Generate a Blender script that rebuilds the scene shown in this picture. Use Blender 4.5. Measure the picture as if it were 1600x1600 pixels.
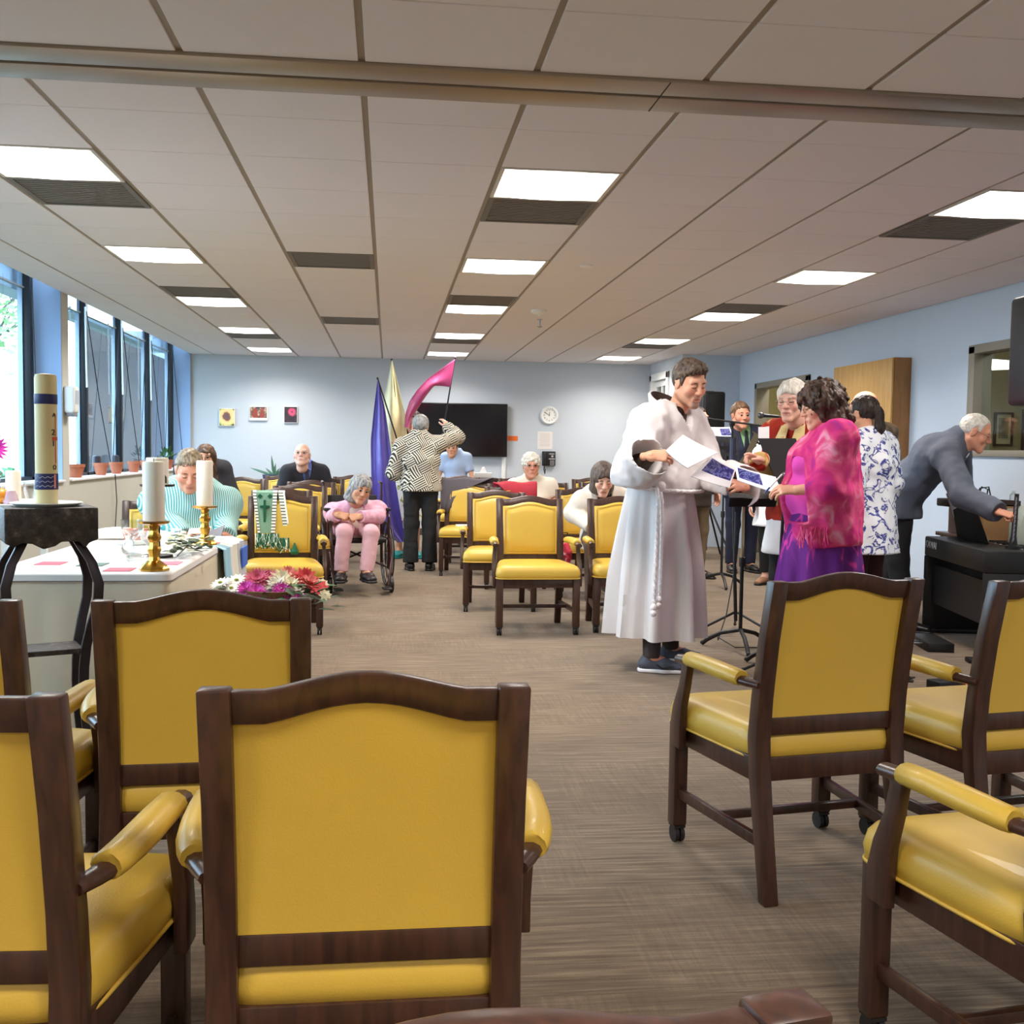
import bpy, bmesh, math, random
import numpy as np
from mathutils import Vector, Matrix, Euler, noise as mnoise
random.seed(7); np.random.seed(7)
PI = math.pi
scene = bpy.context.scene
COL = scene.collection
for o in list(bpy.data.objects): bpy.data.objects.remove(o)

# ------------------------------------------------------------------ camera, sky, exposure
CAM_H = 1.28
FPX, YAW, PITCH, ROLL = 1650.0, 0.1170, -0.0586, 0.0139
_cy, _sy = math.cos(YAW), math.sin(YAW)
c_f = Vector((_sy*math.cos(PITCH), _cy*math.cos(PITCH), math.sin(PITCH)))
_r = Vector((_cy, -_sy, 0)); _u = _r.cross(c_f)
c_r = _r*math.cos(ROLL)+_u*math.sin(ROLL); c_u = -_r*math.sin(ROLL)+_u*math.cos(ROLL)
cam_d = bpy.data.cameras.new('camera'); cam = bpy.data.objects.new('camera', cam_d); COL.objects.link(cam)
M = Matrix((c_r, c_u, -c_f)).transposed().to_4x4(); M.translation = Vector((0, 0, CAM_H)); cam.matrix_world = M
cam_d.sensor_fit = 'HORIZONTAL'; cam_d.sensor_width = 36.0; cam_d.lens = 36.0*FPX/1600.0
cam_d.clip_start = 0.05; cam_d.clip_end = 200
scene.camera = cam
def at(px, py, y):
    """world point seen at photo pixel (px,py) standing at room depth y"""
    d = c_f+c_r*((px-800)/FPX)-c_u*((py-800)/FPX)
    return Vector((0, 0, CAM_H))+d*(y/d.y)

W = bpy.data.worlds.new('overcast_sky'); scene.world = W; W.use_nodes = True
bg = W.node_tree.nodes['Background']; bg.inputs[0].default_value = (0.62, 0.82, 1.0, 1); bg.inputs[1].default_value = 4.6
scene.view_settings.view_transform = 'Standard'; scene.view_settings.look = 'None'
scene.view_settings.gamma = 1.0; scene.view_settings.use_curve_mapping = False
scene.view_settings.exposure = 1.08
LAMP = 3.2             # emission of the ceiling light lenses
LAMP_W = 15.0          # area lamp in each troffer, watts
LAMP_COL = (1.0, 0.93, 0.87)

# ------------------------------------------------------------------ materials
def s2l(c): return tuple(((v/255)/12.92 if v/255 <= .04045 else ((v/255+.055)/1.055)**2.4) for v in c)
_mats = {}
class NT:
    def __init__(s, m): s.t = m.node_tree; s.n = s.t.nodes; s.l = s.t.links
    def node(s, kind, **kw):
        n = s.n.new(kind)
        for k, v in kw.items():
            if k.startswith('i_'):
                n.inputs[k[2:].replace('_', ' ')].default_value = v
            else: setattr(n, k, v)
        return n
    def link(s, a, b): s.l.new(a, b)
def mat(name, rgb, rough=.6, metal=0, noise=0, nscale=20, bump=0, bscale=100, spec=.5, sheen=0, emit=None, estr=0, stretch=None, alpha=1, coat=0, trans=0, sss=0):
    """principled material; rgb in sRGB 0-255; noise = +-value variation"""
    if name in _mats: return _mats[name]
    m = bpy.data.materials.new(name); m.use_nodes = True; _mats[name] = m
    h = NT(m); b = h.n['Principled BSDF']
    c = s2l(rgb)
    b.inputs['Base Color'].default_value = (*c, 1); b.inputs['Roughness'].default_value = rough
    b.inputs['Metallic'].default_value = metal; b.inputs['Specular IOR Level'].default_value = spec
    if sheen: b.inputs['Sheen Weight'].default_value = sheen
    if coat: b.inputs['Coat Weight'].default_value = coat
    if trans: b.inputs['Transmission Weight'].default_value = trans
    if sss: b.inputs['Subsurface Weight'].default_value = sss; b.inputs['Subsurface Radius'].default_value = (.03, .022, .014)
    if alpha < 1: b.inputs['Alpha'].default_value = alpha
    if emit: b.inputs['Emission Color'].default_value = (*emit, 1); b.inputs['Emission Strength'].default_value = estr
    if noise or bump:
        tc = h.node('ShaderNodeTexCoord'); mp = h.node('ShaderNodeMapping')
        h.link(tc.outputs['Object'], mp.inputs['Vector'])
        if stretch: mp.inputs['Scale'].default_value = stretch
    if noise:
        n = h.node('ShaderNodeTexNoise', i_Scale=nscale, i_Detail=4.0); h.link(mp.outputs[0], n.inputs['Vector'])
        mx = h.node('ShaderNodeMix', data_type='RGBA')
        mx.inputs[6].default_value = (*[max(0, v*(1-noise)) for v in c], 1); mx.inputs[7].default_value = (*[min(1, v*(1+noise)) for v in c], 1)
        h.link(n.outputs['Fac'], mx.inputs[0]); h.link(mx.outputs[2], b.inputs['Base Color'])
    if bump:
        n2 = h.node('ShaderNodeTexNoise', i_Scale=bscale, i_Detail=3.0); h.link(mp.outputs[0], n2.inputs['Vector'])
        bp = h.node('ShaderNodeBump', i_Strength=bump, i_Distance=.01); h.link(n2.outputs['Fac'], bp.inputs['Height']); h.link(bp.outputs[0], b.inputs['Normal'])
    return m
def ramp(h, fac, stops, interp='LINEAR'):
    r = h.node('ShaderNodeValToRGB'); r.color_ramp.interpolation = interp
    e = r.color_ramp.elements
    while len(e) < len(stops): e.new(.5)
    for k, (p, c) in enumerate(stops): e[k].position = p; e[k].color = (*s2l(c), 1)
    h.link(fac, r.inputs[0]); return r.outputs[0]
def newmat(name, rough=.6, spec=.5):
    m = bpy.data.materials.new(name); m.use_nodes = True; _mats[name] = m
    h = NT(m); b = h.n['Principled BSDF']; b.inputs['Roughness'].default_value = rough; b.inputs['Specular IOR Level'].default_value = spec
    return m, h, b
def objco(h, scale=(1, 1, 1), rot=(0, 0, 0), loc=(0, 0, 0), which='Object'):
    tc = h.node('ShaderNodeTexCoord'); mp = h.node('ShaderNodeMapping')
    mp.inputs['Scale'].default_value = scale; mp.inputs['Rotation'].default_value = rot; mp.inputs['Location'].default_value = loc
    h.link(tc.outputs[which], mp.inputs['Vector']); return mp.outputs[0]
def math_(h, op, a, b=None):
    n = h.node('ShaderNodeMath', operation=op)
    for k, v in enumerate((a, b)):
        if v is None: continue
        if isinstance(v, (int, float)): n.inputs[k].default_value = v
        else: h.link(v, n.inputs[k])
    return n.outputs[0]
def mixc(h, fac, a, b):
    mx = h.node('ShaderNodeMix', data_type='RGBA')
    if isinstance(fac, (int, float)): mx.inputs[0].default_value = fac
    else: h.link(fac, mx.inputs[0])
    for k, v in ((6, a), (7, b)):
        if isinstance(v, tuple): mx.inputs[k].default_value = (*s2l(v), 1)
        else: h.link(v, mx.inputs[k])
    return mx.outputs[2]
def sep(h, v):
    n = h.node('ShaderNodeSeparateXYZ'); h.link(v, n.inputs[0]); return n.outputs

# ------------------------------------------------------------------ mesh helpers
def mesh(name, V, F, smooth=False, sharp=None):
    me = bpy.data.meshes.new(name)
    me.from_pydata([tuple(v) for v in V], [], [tuple(f) for f in F]); me.update()
    if smooth:
        me.polygons.foreach_set('use_smooth', [True]*len(me.polygons))
        if sharp: me.set_sharp_from_angle(angle=math.radians(sharp))
    return me
def link(name, me, mats=None, parent=None, loc=None, rot=None, label=None):
    o = bpy.data.objects.new(name, me); COL.objects.link(o)
    if mats is not None and me is not None:
        for m in (mats if isinstance(mats, (list, tuple)) else [mats]): me.materials.append(m)
    if parent is not None: o.parent = parent
    if loc is not None: o.location = loc
    if rot is not None: o.rotation_euler = rot
    if label: o['label'] = label
    return o
def empty(name, label, cat, loc=(0, 0, 0), rz=0, group=None):
    o = bpy.data.objects.new(name, None); COL.objects.link(o); o.location = loc; o.rotation_euler = (0, 0, rz)
    o.empty_display_size = .1
    o['label'] = label; o['category'] = cat
    if group: o['group'] = group
    return o
def tag(o, label, cat, group=None):
    o['label'] = label; o['category'] = cat
    if group: o['group'] = group
    return o
def struct(o): o['kind'] = 'structure'; return o
class MB:
    def __init__(s): s.V = []; s.F = []; s.M = []; s.mi = 0
    def add(s, V, F):
        n = len(s.V); s.V += [Vector(v) for v in V]; s.F += [tuple(i+n for i in f) for f in F]; s.M += [s.mi]*len(F); return s
    def box(s, x0, x1, y0, y1, z0, z1):
        return s.add([(x0,y0,z0),(x1,y0,z0),(x1,y1,z0),(x0,y1,z0),(x0,y0,z1),(x1,y0,z1),(x1,y1,z1),(x0,y1,z1)],
                     [(0,3,2,1),(4,5,6,7),(0,1,5,4),(1,2,6,5),(2,3,7,6),(3,0,4,7)])
    def obox(s, c, size, mtx):
        a, b, d = (v/2 for v in size); n = len(s.V); s.box(-a, a, -b, b, -d, d)
        for k in range(n, len(s.V)): s.V[k] = mtx @ s.V[k]+Vector(c)
        return s
    def loft(s, rings, caps=True, closed=True):
        n = len(rings[0]); V = [v for r in rings for v in r]; F = []
        for k in range(len(rings)-1):
            for i in range(n if closed else n-1):
                j = (i+1) % n; F.append((k*n+i, k*n+j, (k+1)*n+j, (k+1)*n+i))
        if caps: F.append(tuple(range(n-1, -1, -1))); F.append(tuple((len(rings)-1)*n+i for i in range(n)))
        return s.add(V, F)
    def tube(s, pts, r, n=8, caps=True, flat=None):
        """round tube along pts; r scalar or list; flat=(a,b) gives elliptical section"""
        pts = [Vector(p) for p in pts]; R = r if isinstance(r, (list, tuple)) else [r]*len(pts)
        rings = []; up = None
        for k, p in enumerate(pts):
            t = (pts[min(k+1, len(pts)-1)]-pts[max(k-1, 0)]).normalized()
            if up is None: up = Vector((0, 0, 1)) if abs(t.z) < .9 else Vector((0, 1, 0))
            a = t.cross(up).normalized(); b = a.cross(t).normalized(); up = b
            fa, fb = flat or (1, 1)
            rings.append([p+a*(math.cos(2*PI*i/n)*R[k]*fa)+b*(math.sin(2*PI*i/n)*R[k]*fb) for i in range(n)])
        return s.loft(rings, caps)
    def lathe(s, prof, c=(0, 0, 0), n=20, caps=True):
        c = Vector(c)
        return s.loft([[c+Vector((r*math.cos(2*PI*i/n), r*math.sin(2*PI*i/n), z)) for i in range(n)] for r, z in prof], caps)
    def sweep(s, pts, secs, caps=True):
        """rect section: pts list of centres, secs list of (half_x_vec, half_y_vec)"""
        rings = []
        for p, (a, b) in zip(pts, secs):
            p = Vector(p); a = Vector(a); b = Vector(b); rings.append([p-a-b, p+a-b, p+a+b, p-a+b])
        return s.loft(rings, caps)
    def prism(s, poly, axis, d0, d1):
        """extrude 2d poly along axis: axis 'x': poly=(y,z)"""
        def P(u, v, d): return {'x': (d, u, v), 'y': (u, d, v), 'z': (u, v, d)}[axis]
        return s.loft([[P(u, v, d0) for u, v in poly], [P(u, v, d1) for u, v in poly]])
    def ball(s, c, r, n=10, m=7):
        c = Vector(c); r = r if isinstance(r, (tuple, list)) else (r, r, r)
        rings = [[c+Vector((r[0]*math.sin(PI*k/m)*math.cos(2*PI*i/n), r[1]*math.sin(PI*k/m)*math.sin(2*PI*i/n), r[2]*math.cos(PI*k/m))) for i in range(n)] for k in range(m, -1, -1)]
        rings[0] = [v+Vector((1e-5*math.cos(2*PI*i/n), 1e-5*math.sin(2*PI*i/n), 0)) for i, v in enumerate(rings[0])]
        rings[-1] = [v+Vector((1e-5*math.cos(2*PI*i/n), 1e-5*math.sin(2*PI*i/n), 0)) for i, v in enumerate(rings[-1])]
        return s.loft(rings)
    def mesh(s, name, bevel=0, seg=2, smooth=False, sharp=35):
        me = mesh(name, s.V, s.F)
        if any(s.M): me.polygons.foreach_set('material_index', s.M)
        bm = bmesh.new(); bm.from_mesh(me)
        bmesh.ops.recalc_face_normals(bm, faces=bm.faces)
        if bevel:
            bmesh.ops.bevel(bm, geom=[e for e in bm.edges if e.is_manifold and e.calc_face_angle(0) > .5], offset=bevel, segments=seg, affect='EDGES', profile=.5)
        bm.to_mesh(me); bm.free()
        if smooth or bevel:
            me.polygons.foreach_set('use_smooth', [True]*len(me.polygons)); me.set_sharp_from_angle(angle=math.radians(sharp))
        return me
    def build(s, name, mats, parent=None, bevel=0, seg=2, smooth=False, sharp=35, label=None, loc=None, rot=None):
        if loc is not None and parent is None: pass
        return link(name, s.mesh(name, bevel, seg, smooth, sharp), mats, parent, loc, rot, label)
def copy_tree(o, parent=None):
    c = o.copy(); COL.objects.link(c)
    if parent is not None: c.parent = parent
    for ch in list(o.children): copy_tree(ch, c)
    return c

# ------------------------------------------------------------------ shared materials
def wood_mat(name, dark, light, scale=6, rough=.35, stretch=(1, 1, .12), coat=.3):
    m, h, b = newmat(name, rough)
    v = objco(h, stretch)
    n = h.node('ShaderNodeTexNoise', i_Scale=scale*9, i_Detail=6.0, i_Distortion=.6); h.link(v, n.inputs['Vector'])
    h.link(ramp(h, n.outputs['Fac'], [(.3, dark), (.7, light)]), b.inputs['Base Color'])
    b.inputs['Coat Weight'].default_value = coat; b.inputs['Coat Roughness'].default_value = .25
    return m
M_wood = wood_mat('walnut_stained_wood', (46, 27, 20), (74, 45, 32))
M_yellow = mat('yellow_vinyl', (206, 170, 66), .42, noise=.05, nscale=8, bump=.08, bscale=260, coat=.05)
M_black = mat('black_plastic', (20, 20, 22), .45)
M_caster = mat('caster_rubber', (30, 29, 30), .55)
M_steel = mat('brushed_steel', (165, 165, 168), .3, 1)
M_white = mat('white_paint', (232, 232, 228), .5)
M_wall = mat('pale_blue_grey_wall_paint', (192, 198, 204), .85, noise=.02, nscale=3, bump=.03, bscale=300)
M_wallR = mat('blue_wall_paint', (196, 208, 222), .85, noise=.02, nscale=3, bump=.03, bscale=300)
M_lowwall = mat('window_wall_paint', (196, 196, 186), .85, noise=.02, nscale=3)
M_tile = mat('ceiling_tile_fibre', (228, 222, 224), .95, noise=.03, nscale=60, bump=.12, bscale=420)
M_tbar = mat('ceiling_grid_paint', (150, 138, 124), .6)
M_frame = mat('bronze_window_frame', (24, 27, 34), .4, .3)
M_beam = mat('bronze_partition_track', (150, 134, 116), .38, .55, noise=.04, nscale=4)
M_slot = mat('dark_slot', (10, 9, 8), .8)
M_doorframe = mat('taupe_door_frame', (140, 134, 120), .5)
M_paper = mat('white_paper', (238, 237, 240), .7)
M_sill = mat('white_sill', (226, 228, 232), .5)

def carpet():
    m, h, b = newmat('brown_streaked_carpet', .95, .1)
    v = objco(h); xyz = sep(h, v)
    ck = h.node('ShaderNodeTexChecker', i_Scale=1.0)
    vv = objco(h, (1/.92, 1/.61, 1), loc=(.3, .1, 0)); h.link(vv, ck.inputs['Vector'])
    def streak(sc, dist=0.3):
        mp = objco(h, sc); n = h.node('ShaderNodeTexNoise', i_Scale=1.0, i_Detail=5.0, i_Roughness=.62, i_Distortion=dist); h.link(mp, n.inputs['Vector']); return n.outputs['Fac']
    a = streak((3.2, 70, 1)); c = streak((70, 4.0, 1)); g = streak((260, 260, 1), 0); big = streak((1.2, 1.7, 1), 0)
    lp = streak((2.2, 160, 1), 0)
    mx = h.node('ShaderNodeMix', data_type='FLOAT'); h.link(ck.outputs['Fac'], mx.inputs[0])
    h.link(a, mx.inputs[2])
    ac = math_(h, 'ADD', math_(h, 'MULTIPLY', a, .72), math_(h, 'MULTIPLY', c, .28)); h.link(ac, mx.inputs[3])
    t = math_(h, 'ADD', math_(h, 'MULTIPLY', mx.outputs[0], .62), math_(h, 'ADD', math_(h, 'MULTIPLY', g, .2), math_(h, 'MULTIPLY', big, .18)))
    col = ramp(h, t, [(.36, (88, 74, 60)), (.5, (116, 100, 82)), (.62, (146, 130, 108))])
    thread = ramp(h, lp, [(.64, (0, 0, 0)), (.72, (130, 130, 130))])
    col2 = mixc(h, thread, col, (176, 162, 138))
    h.link(col2, b.inputs['Base Color'])
    bp = h.node('ShaderNodeBump', i_Strength=.35, i_Distance=.006); h.link(t, bp.inputs['Height']); h.link(bp.outputs[0], b.inputs['Normal'])
    b.inputs['Sheen Weight'].default_value = .15
    return m
M_carpet = carpet()

# ------------------------------------------------------------------ room shell
ZC = 2.594
XL, XR, XJ, YB, YJ, YF = -2.83, 4.72, 3.92, 15.72, 13.94, -3.0
GX = -2.83
struct(MB().box(XL-.35, XR+.2, YF-.2, YB+.2, -.12, 0).build('floor', M_carpet))
# left wall: low wall, piers, header between window recesses
SILL = .965
lw = MB()
lw.box(XL-.34, XL, YF, YB+.1, 0, SILL-.02)
lw.box(XL-.34, XL, YF, 2.6, SILL-.02, 2.9)
lw.box(XL-.34, XL, 9.65, 9.84, SILL-.02, 2.9)
lw.box(XL-.34, XL, YB-.05, YB+.1, SILL-.02, 2.9)
lw.box(XL-.34, XL, YF, YB+.1, 2.86, 2.9)
struct(lw.build('wall_left', M_lowwall))
struct(MB().box(XL-.01, XJ+.12, YB, YB+.12, 0, 2.9).build('wall_back', M_wall))
struct(MB().box(XL-.34, XR+.2, YF-.12, YF, 0, 2.9).build('wall_front', M_wall))
# jog at the far right: side wall x=XJ with doorway, facing wall y=YJ
sw = MB().box(XJ, XJ+.12, YJ, 14.60, 0, 2.9).box(XJ, XJ+.12, 15.62, YB+.1, 0, 2.9).box(XJ, XJ+.12, 14.60, 15.62, 2.40, 2.9)
struct(sw.build('wall_jog_side', M_wall))
struct(MB().box(XJ+.12, XR+.1, YJ, YJ+.12, 0, 2.9).build('wall_jog', M_wallR))
# right wall with doorway (11.45-13.3) and interior window (4.6-8.19)
rw = MB()
rw.box(XR, XR+.12, 13.25, YJ+.1, 0, 2.9).box(XR, XR+.12, 11.5, 13.25, 2.17, 2.9).box(XR, XR+.12, 8.19, 11.5, 0, 2.9)
rw.box(XR, XR+.12, 4.6, 8.19, 0, 1.29).box(XR, XR+.12, 4.6, 8.19, 2.17, 2.9).box(XR, XR+.12, YF, 4.6, 0, 2.9)
struct(rw.build('wall_right', M_wallR))
# baseboards
M_base = mat('dark_base', (70, 62, 58), .6)
struct(MB().box(XL, XJ, YB-.012, YB, 0, .1).build('baseboard_back', M_base))
struct(MB().box(XL, XL+.012, YF, YB-.012, 0, .1).build('baseboard_left', M_base))
struct(MB().box(XR-.012, XR, YF, 11.4, 0, .1).build('baseboard_right', M_base))
# window sills
for k, (a, b_) in enumerate(((2.6, 9.65), (9.84, YB-.05))):
    struct(MB().box(XL-.33, XL+.025, a, b_, SILL-.02, SILL).build('trim_%d' % (k+1), M_sill, bevel=.004))
M_jamb = mat('daylight_blue_jamb', (150, 176, 214), .85, noise=.02, nscale=3)  # blue of the window daylight is put into the jamb colour
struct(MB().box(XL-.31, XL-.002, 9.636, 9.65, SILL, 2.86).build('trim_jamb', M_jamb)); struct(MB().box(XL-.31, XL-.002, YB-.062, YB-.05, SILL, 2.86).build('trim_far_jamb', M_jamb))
# windows
def glass_mat():
    m = bpy.data.materials.new('window_glass'); m.use_nodes = True; h = NT(m); h.n.remove(h.n['Principled BSDF'])
    out = h.n['Material Output']; tr = h.node('ShaderNodeBsdfTransparent'); tr.inputs[0].default_value = (.86, .92, .95, 1)
    gl = h.node('ShaderNodeBsdfGlossy'); gl.inputs['Roughness'].default_value = .02
    fr = h.node('ShaderNodeFresnel', i_IOR=1.5); mx = h.node('ShaderNodeMixShader')
    geo = h.node('ShaderNodeNewGeometry'); h.link(math_(h, 'MULTIPLY', fr.outputs[0], math_(h, 'SUBTRACT', 1.0, geo.outputs['Backfacing'])), mx.inputs[0]); h.link(tr.outputs[0], mx.inputs[1]); h.link(gl.outputs[0], mx.inputs[2]); h.link(mx.outputs[0], out.inputs[0]); return m
M_glass = glass_mat()
M_alu = mat('pale_aluminium_edge', (150, 165, 185), .35, .5)
def strip_window(name, ys, y0, y1):
    w = struct(bpy.data.objects.new(name, None)); COL.objects.link(w); w.location = (-3.1, (y0+y1)/2, SILL)
    L = Vector(w.location)
    for y in ys:
        m = MB().box(-.05, .05, y-.035-L.y, y+.035-L.y, .0, 1.9)
        mu = m.build('mullion', M_frame, w, bevel=.004)
        MB().box(-.052, -.012, y-.055-L.y, y-.036-L.y, .0, 1.9).build('mullion_edge', M_alu, mu)
    MB().box(-.05, .05, y0-L.y, y1-L.y, 0, .03).build('bottom_rail', M_frame, w)
    MB().box(-.05, .05, y0-L.y, y1-L.y, 1.84, 1.89).build('top_rail', M_frame, w)
    yy = sorted([y0]+list(ys)+[y1])
    for a, b_ in zip(yy, yy[1:]):
        if b_-a > .15: MB().box(-.006, .006, a-L.y+.03, b_-L.y-.03, .03, 1.86).build('pane', M_glass, w)
    return w
WIN1 = strip_window('window_1', (2.66, 4.15, 5.5, 6.85, 8.2, 9.57), 2.62, 9.64)
WIN2 = strip_window('window_2', (9.9, 11.24, 12.65, 14.11, 15.55), 9.85, YB-.06)

# exterior: lawn, soffit, wing wall, trees
M_ext = mat('exterior_brown_brick', (80, 74, 76), .9, noise=.12, nscale=9, stretch=(1, 1, 5))
M_grass = mat('lawn_grass', (78, 86, 70), .95, noise=.3, nscale=6)
struct(MB().box(-60, XL-.4, -30, 60, -.5, -.35).build('floor_lawn', M_grass))
struct(MB().box(-3.42, -3.2, YF, 17.1, 2.60, 2.95).build('trim_soffit', mat('pale_soffit', (200, 214, 226), .8)))
wing = MB().box(-12, -4.35, 17.3, 17.6, -.4, 5.5); wing.mi = 1; wing.box(-4.35, XL-.35, 17.3, 17.6, -.4, 5.5)
struct(MB().box(-4.75, XL-.3, 17.0, 17.3, -.4, 5.0).build('wall_wing', M_ext))

# ------------------------------------------------------------------ ceiling: tiles, bars, lights, vents
PX, PY = .603, .59
X0, Y0 = -.10-PX*5, 4.975-PY*8    # tile (i,j) origin
ceil = struct(bpy.data.objects.new('ceiling', None)); COL.objects.link(ceil); ceil.location = (0, 0, ZC)
struct(MB().box(XL, XR+.2, YF-.2, YB+.2, .03, .12).build('ceiling_deck', M_slot, ceil))
tile_me = MB().box(.012, PX-.012, .003, PY-.003, 0, .02).mesh('tile', bevel=.002, seg=1); tile_me.materials.append(M_tile)
M_vent = mat('return_air_grille', (112, 106, 100), .7, noise=.06, nscale=30)
def cell(i, j): return X0+i*PX, Y0+j*PY
ci = lambda x: round((x-X0)/PX); cj = lambda y: round((y-Y0)/PY)
lights = {(ci(x), j): (cn, rn) for cn, x in (('left', -1.909), ('middle', .503), ('right', 2.915)) for rn, j in ((6, -4), (0, 0), (1, 8), (2, 12), (3, 16), (4, 20), (5, 24))}  # the unseen row over the nearest chairs is added for fill light
dark = set()
for x in (-1.909, .503, 2.915):
    for j in (9, 15, 21): dark.add((ci(x), j))
dark |= {(ci(-.703), 12), (ci(-.703), 18)}
BEAM0, BEAM1 = 3.72, 4.04
for i in range(-1, 13):
    for j in range(-8, 27):
        x, y = cell(i, j)
        if (i, j) in lights or (i, j) in dark: continue
        if x+PX < XL or x > XR or y > YB: continue
        if x > XJ-.1 and y > YJ: continue
        sx = sy = 1; xx, yy = x, y
        if x < XL: sx = (x+PX-XL)/PX; xx = XL
        if x+PX > XR: sx = (XR-x)/PX
        if y+PY > YB: sy = (YB-y)/PY
        if y < BEAM1 and y+PY > BEAM0:
            continue
        o = link('tile', tile_me, None, ceil, (xx, yy, 0)); o.scale = (sx, sy, 1)
# cut tiles either side of the partition track
jn = int(math.floor((BEAM0-Y0)/PY))
for i in range(-1, 13):
    for j in range(jn-1, jn+3):
        x, y = cell(i, j)
        if not (y < BEAM1 and y+PY > BEAM0): continue
        x0 = max(x, XL); x1 = min(x+PX, XR)
        if x1-x0 < .05: continue
        if y < BEAM0-.02:
            o = link('tile', tile_me, None, ceil, (x0, y, 0)); o.scale = ((x1-x0)/PX, (BEAM0-y)/PY, 1)
        if y+PY > BEAM1+.02:
            o = link('tile', tile_me, None, ceil, (x0, BEAM1, 0)); o.scale = ((x1-x0)/PX, (y+PY-BEAM1)/PY, 1)
for i in range(0, 13):
    x = X0+i*PX
    for a, b_ in ((YF, BEAM0), (BEAM1, YB if x < XJ-.1 else YJ)):
        MB().box(x-.016, x+.016, a, b_, .007, .022).build('grid_bar', M_tbar, ceil)
# partition track across the ceiling
tr = MB().box(XL-.05, XR+.05, BEAM0, 3.862, -.012, .03).box(XL-.05, XR+.05, 3.888, BEAM1, -.012, .03)
trk = tr.build('trim_ceiling_track', M_beam, loc=(0, 0, ZC), bevel=.003); struct(trk)
MB().box(XL-.05, XR+.05, 3.86, 3.89, .012, .03).build('track_slot', M_slot, trk)
MB().box(.978, .982, BEAM0+.001, BEAM1-.001, -.0135, -.0115).build('track_joint', M_slot, trk)
# lights
M_lens = mat('light_lens', (255, 255, 255), .5, emit=LAMP_COL, estr=LAMP)
M_lframe = mat('light_frame_paint', (200, 194, 184), .5)
fr = MB()
for a in ((.012, .03, .003, PY-.003), (PX-.03, PX-.012, .003, PY-.003), (.03, PX-.03, .003, .02), (.03, PX-.03, PY-.02, PY-.003)): fr.box(a[0], a[1], a[2], a[3], -.004, .012)
fr_me = fr.mesh('frame'); fr_me.materials.append(M_lframe)
le = MB(); N = 8
pr = [(.03+(PX-.06)*k/N, .002-.01*math.sin(PI*k/N)) for k in range(N+1)]
le.loft([[(x, .02, z) for x, z in pr]+[(PX-.03, .02, .015), (.03, .02, .015)], [(x, PY-.02, z) for x, z in pr]+[(PX-.03, PY-.02, .015), (.03, PY-.02, .015)]])
le_me = le.mesh('lens'); le_me.materials.append(M_lens)
rown = ['out of sight before the ceiling track', 'nearest', 'second', 'third', 'fourth', 'farthest', 'rearmost']
for (i, j), (cn, rn) in lights.items():
    x, y = cell(i, j)
    t = empty('ceiling_light', ('%s light of the %s row of recessed ceiling lights' % (rown[rn], cn)) if rn not in (0, 6) else ('unseen fill light added in the %s row over the nearest chairs' % cn if rn == 0 else 'recessed ceiling light of the %s row out of sight behind the camera' % cn), 'light', (x, y, ZC), 0, 'recessed ceiling lights')
    link('frame', fr_me, None, t); link('lens', le_me, None, t)
    ld = bpy.data.lights.new('troffer_lamp', 'AREA'); ld.shape = 'SQUARE'; ld.size = .52; ld.energy = LAMP_W; ld.color = LAMP_COL; ld.spread = math.radians(146)
    lo = bpy.data.objects.new('lamp', ld); COL.objects.link(lo); lo.parent = t; lo.location = (PX/2, PY/2, -.02)
# return-air grilles
vm = MB()
for a in ((.012, .04, .003, PY-.003), (PX-.04, PX-.012, .003, PY-.003), (.04, PX-.04, .003, .03), (.04, PX-.04, PY-.03, PY-.003)): vm.box(a[0], a[1], a[2], a[3], -.003, .01)
v_me = vm.mesh('frame'); v_me.materials.append(M_vent)
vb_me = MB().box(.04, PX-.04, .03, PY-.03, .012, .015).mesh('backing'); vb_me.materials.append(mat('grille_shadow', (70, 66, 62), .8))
sl_me = MB().box(.04, PX-.04, 0, .028, .002, .006).mesh('slat'); sl_me.materials.append(M_vent)
vl = {(-1.909, 9): 'dark ceiling grille just behind the nearest left light', (.503, 9): 'dark ceiling grille just behind the nearest middle light', (2.915, 9): 'dark ceiling grille just behind the nearest right light',
      (-1.909, 15): 'dark ceiling grille just before the third left light', (.503, 15): 'dark ceiling grille just before the third middle light', (2.915, 15): 'dark ceiling grille just before the third right light',
      (-1.909, 21): 'dark ceiling grille behind the fourth left light', (.503, 21): 'dark ceiling grille behind the fourth middle light', (2.915, 21): 'dark ceiling grille behind the fourth right light',
      (-.703, 12): 'slotted grey ceiling grille between left and middle lights, nearer one', (-.703, 18): 'slotted grey ceiling grille between left and middle lights, farther one'}
for (x, j), lab in vl.items():
    cx, cy = cell(ci(x), j); t = empty('ceiling_vent', lab, 'vent', (cx, cy, ZC), 0, 'return air grilles')
    link('frame', v_me, None, t); link('backing', vb_me, None, t)
    for k in range(13): link('slat', sl_me, None, t, (0, .036+k*.0405, 0))
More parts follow.
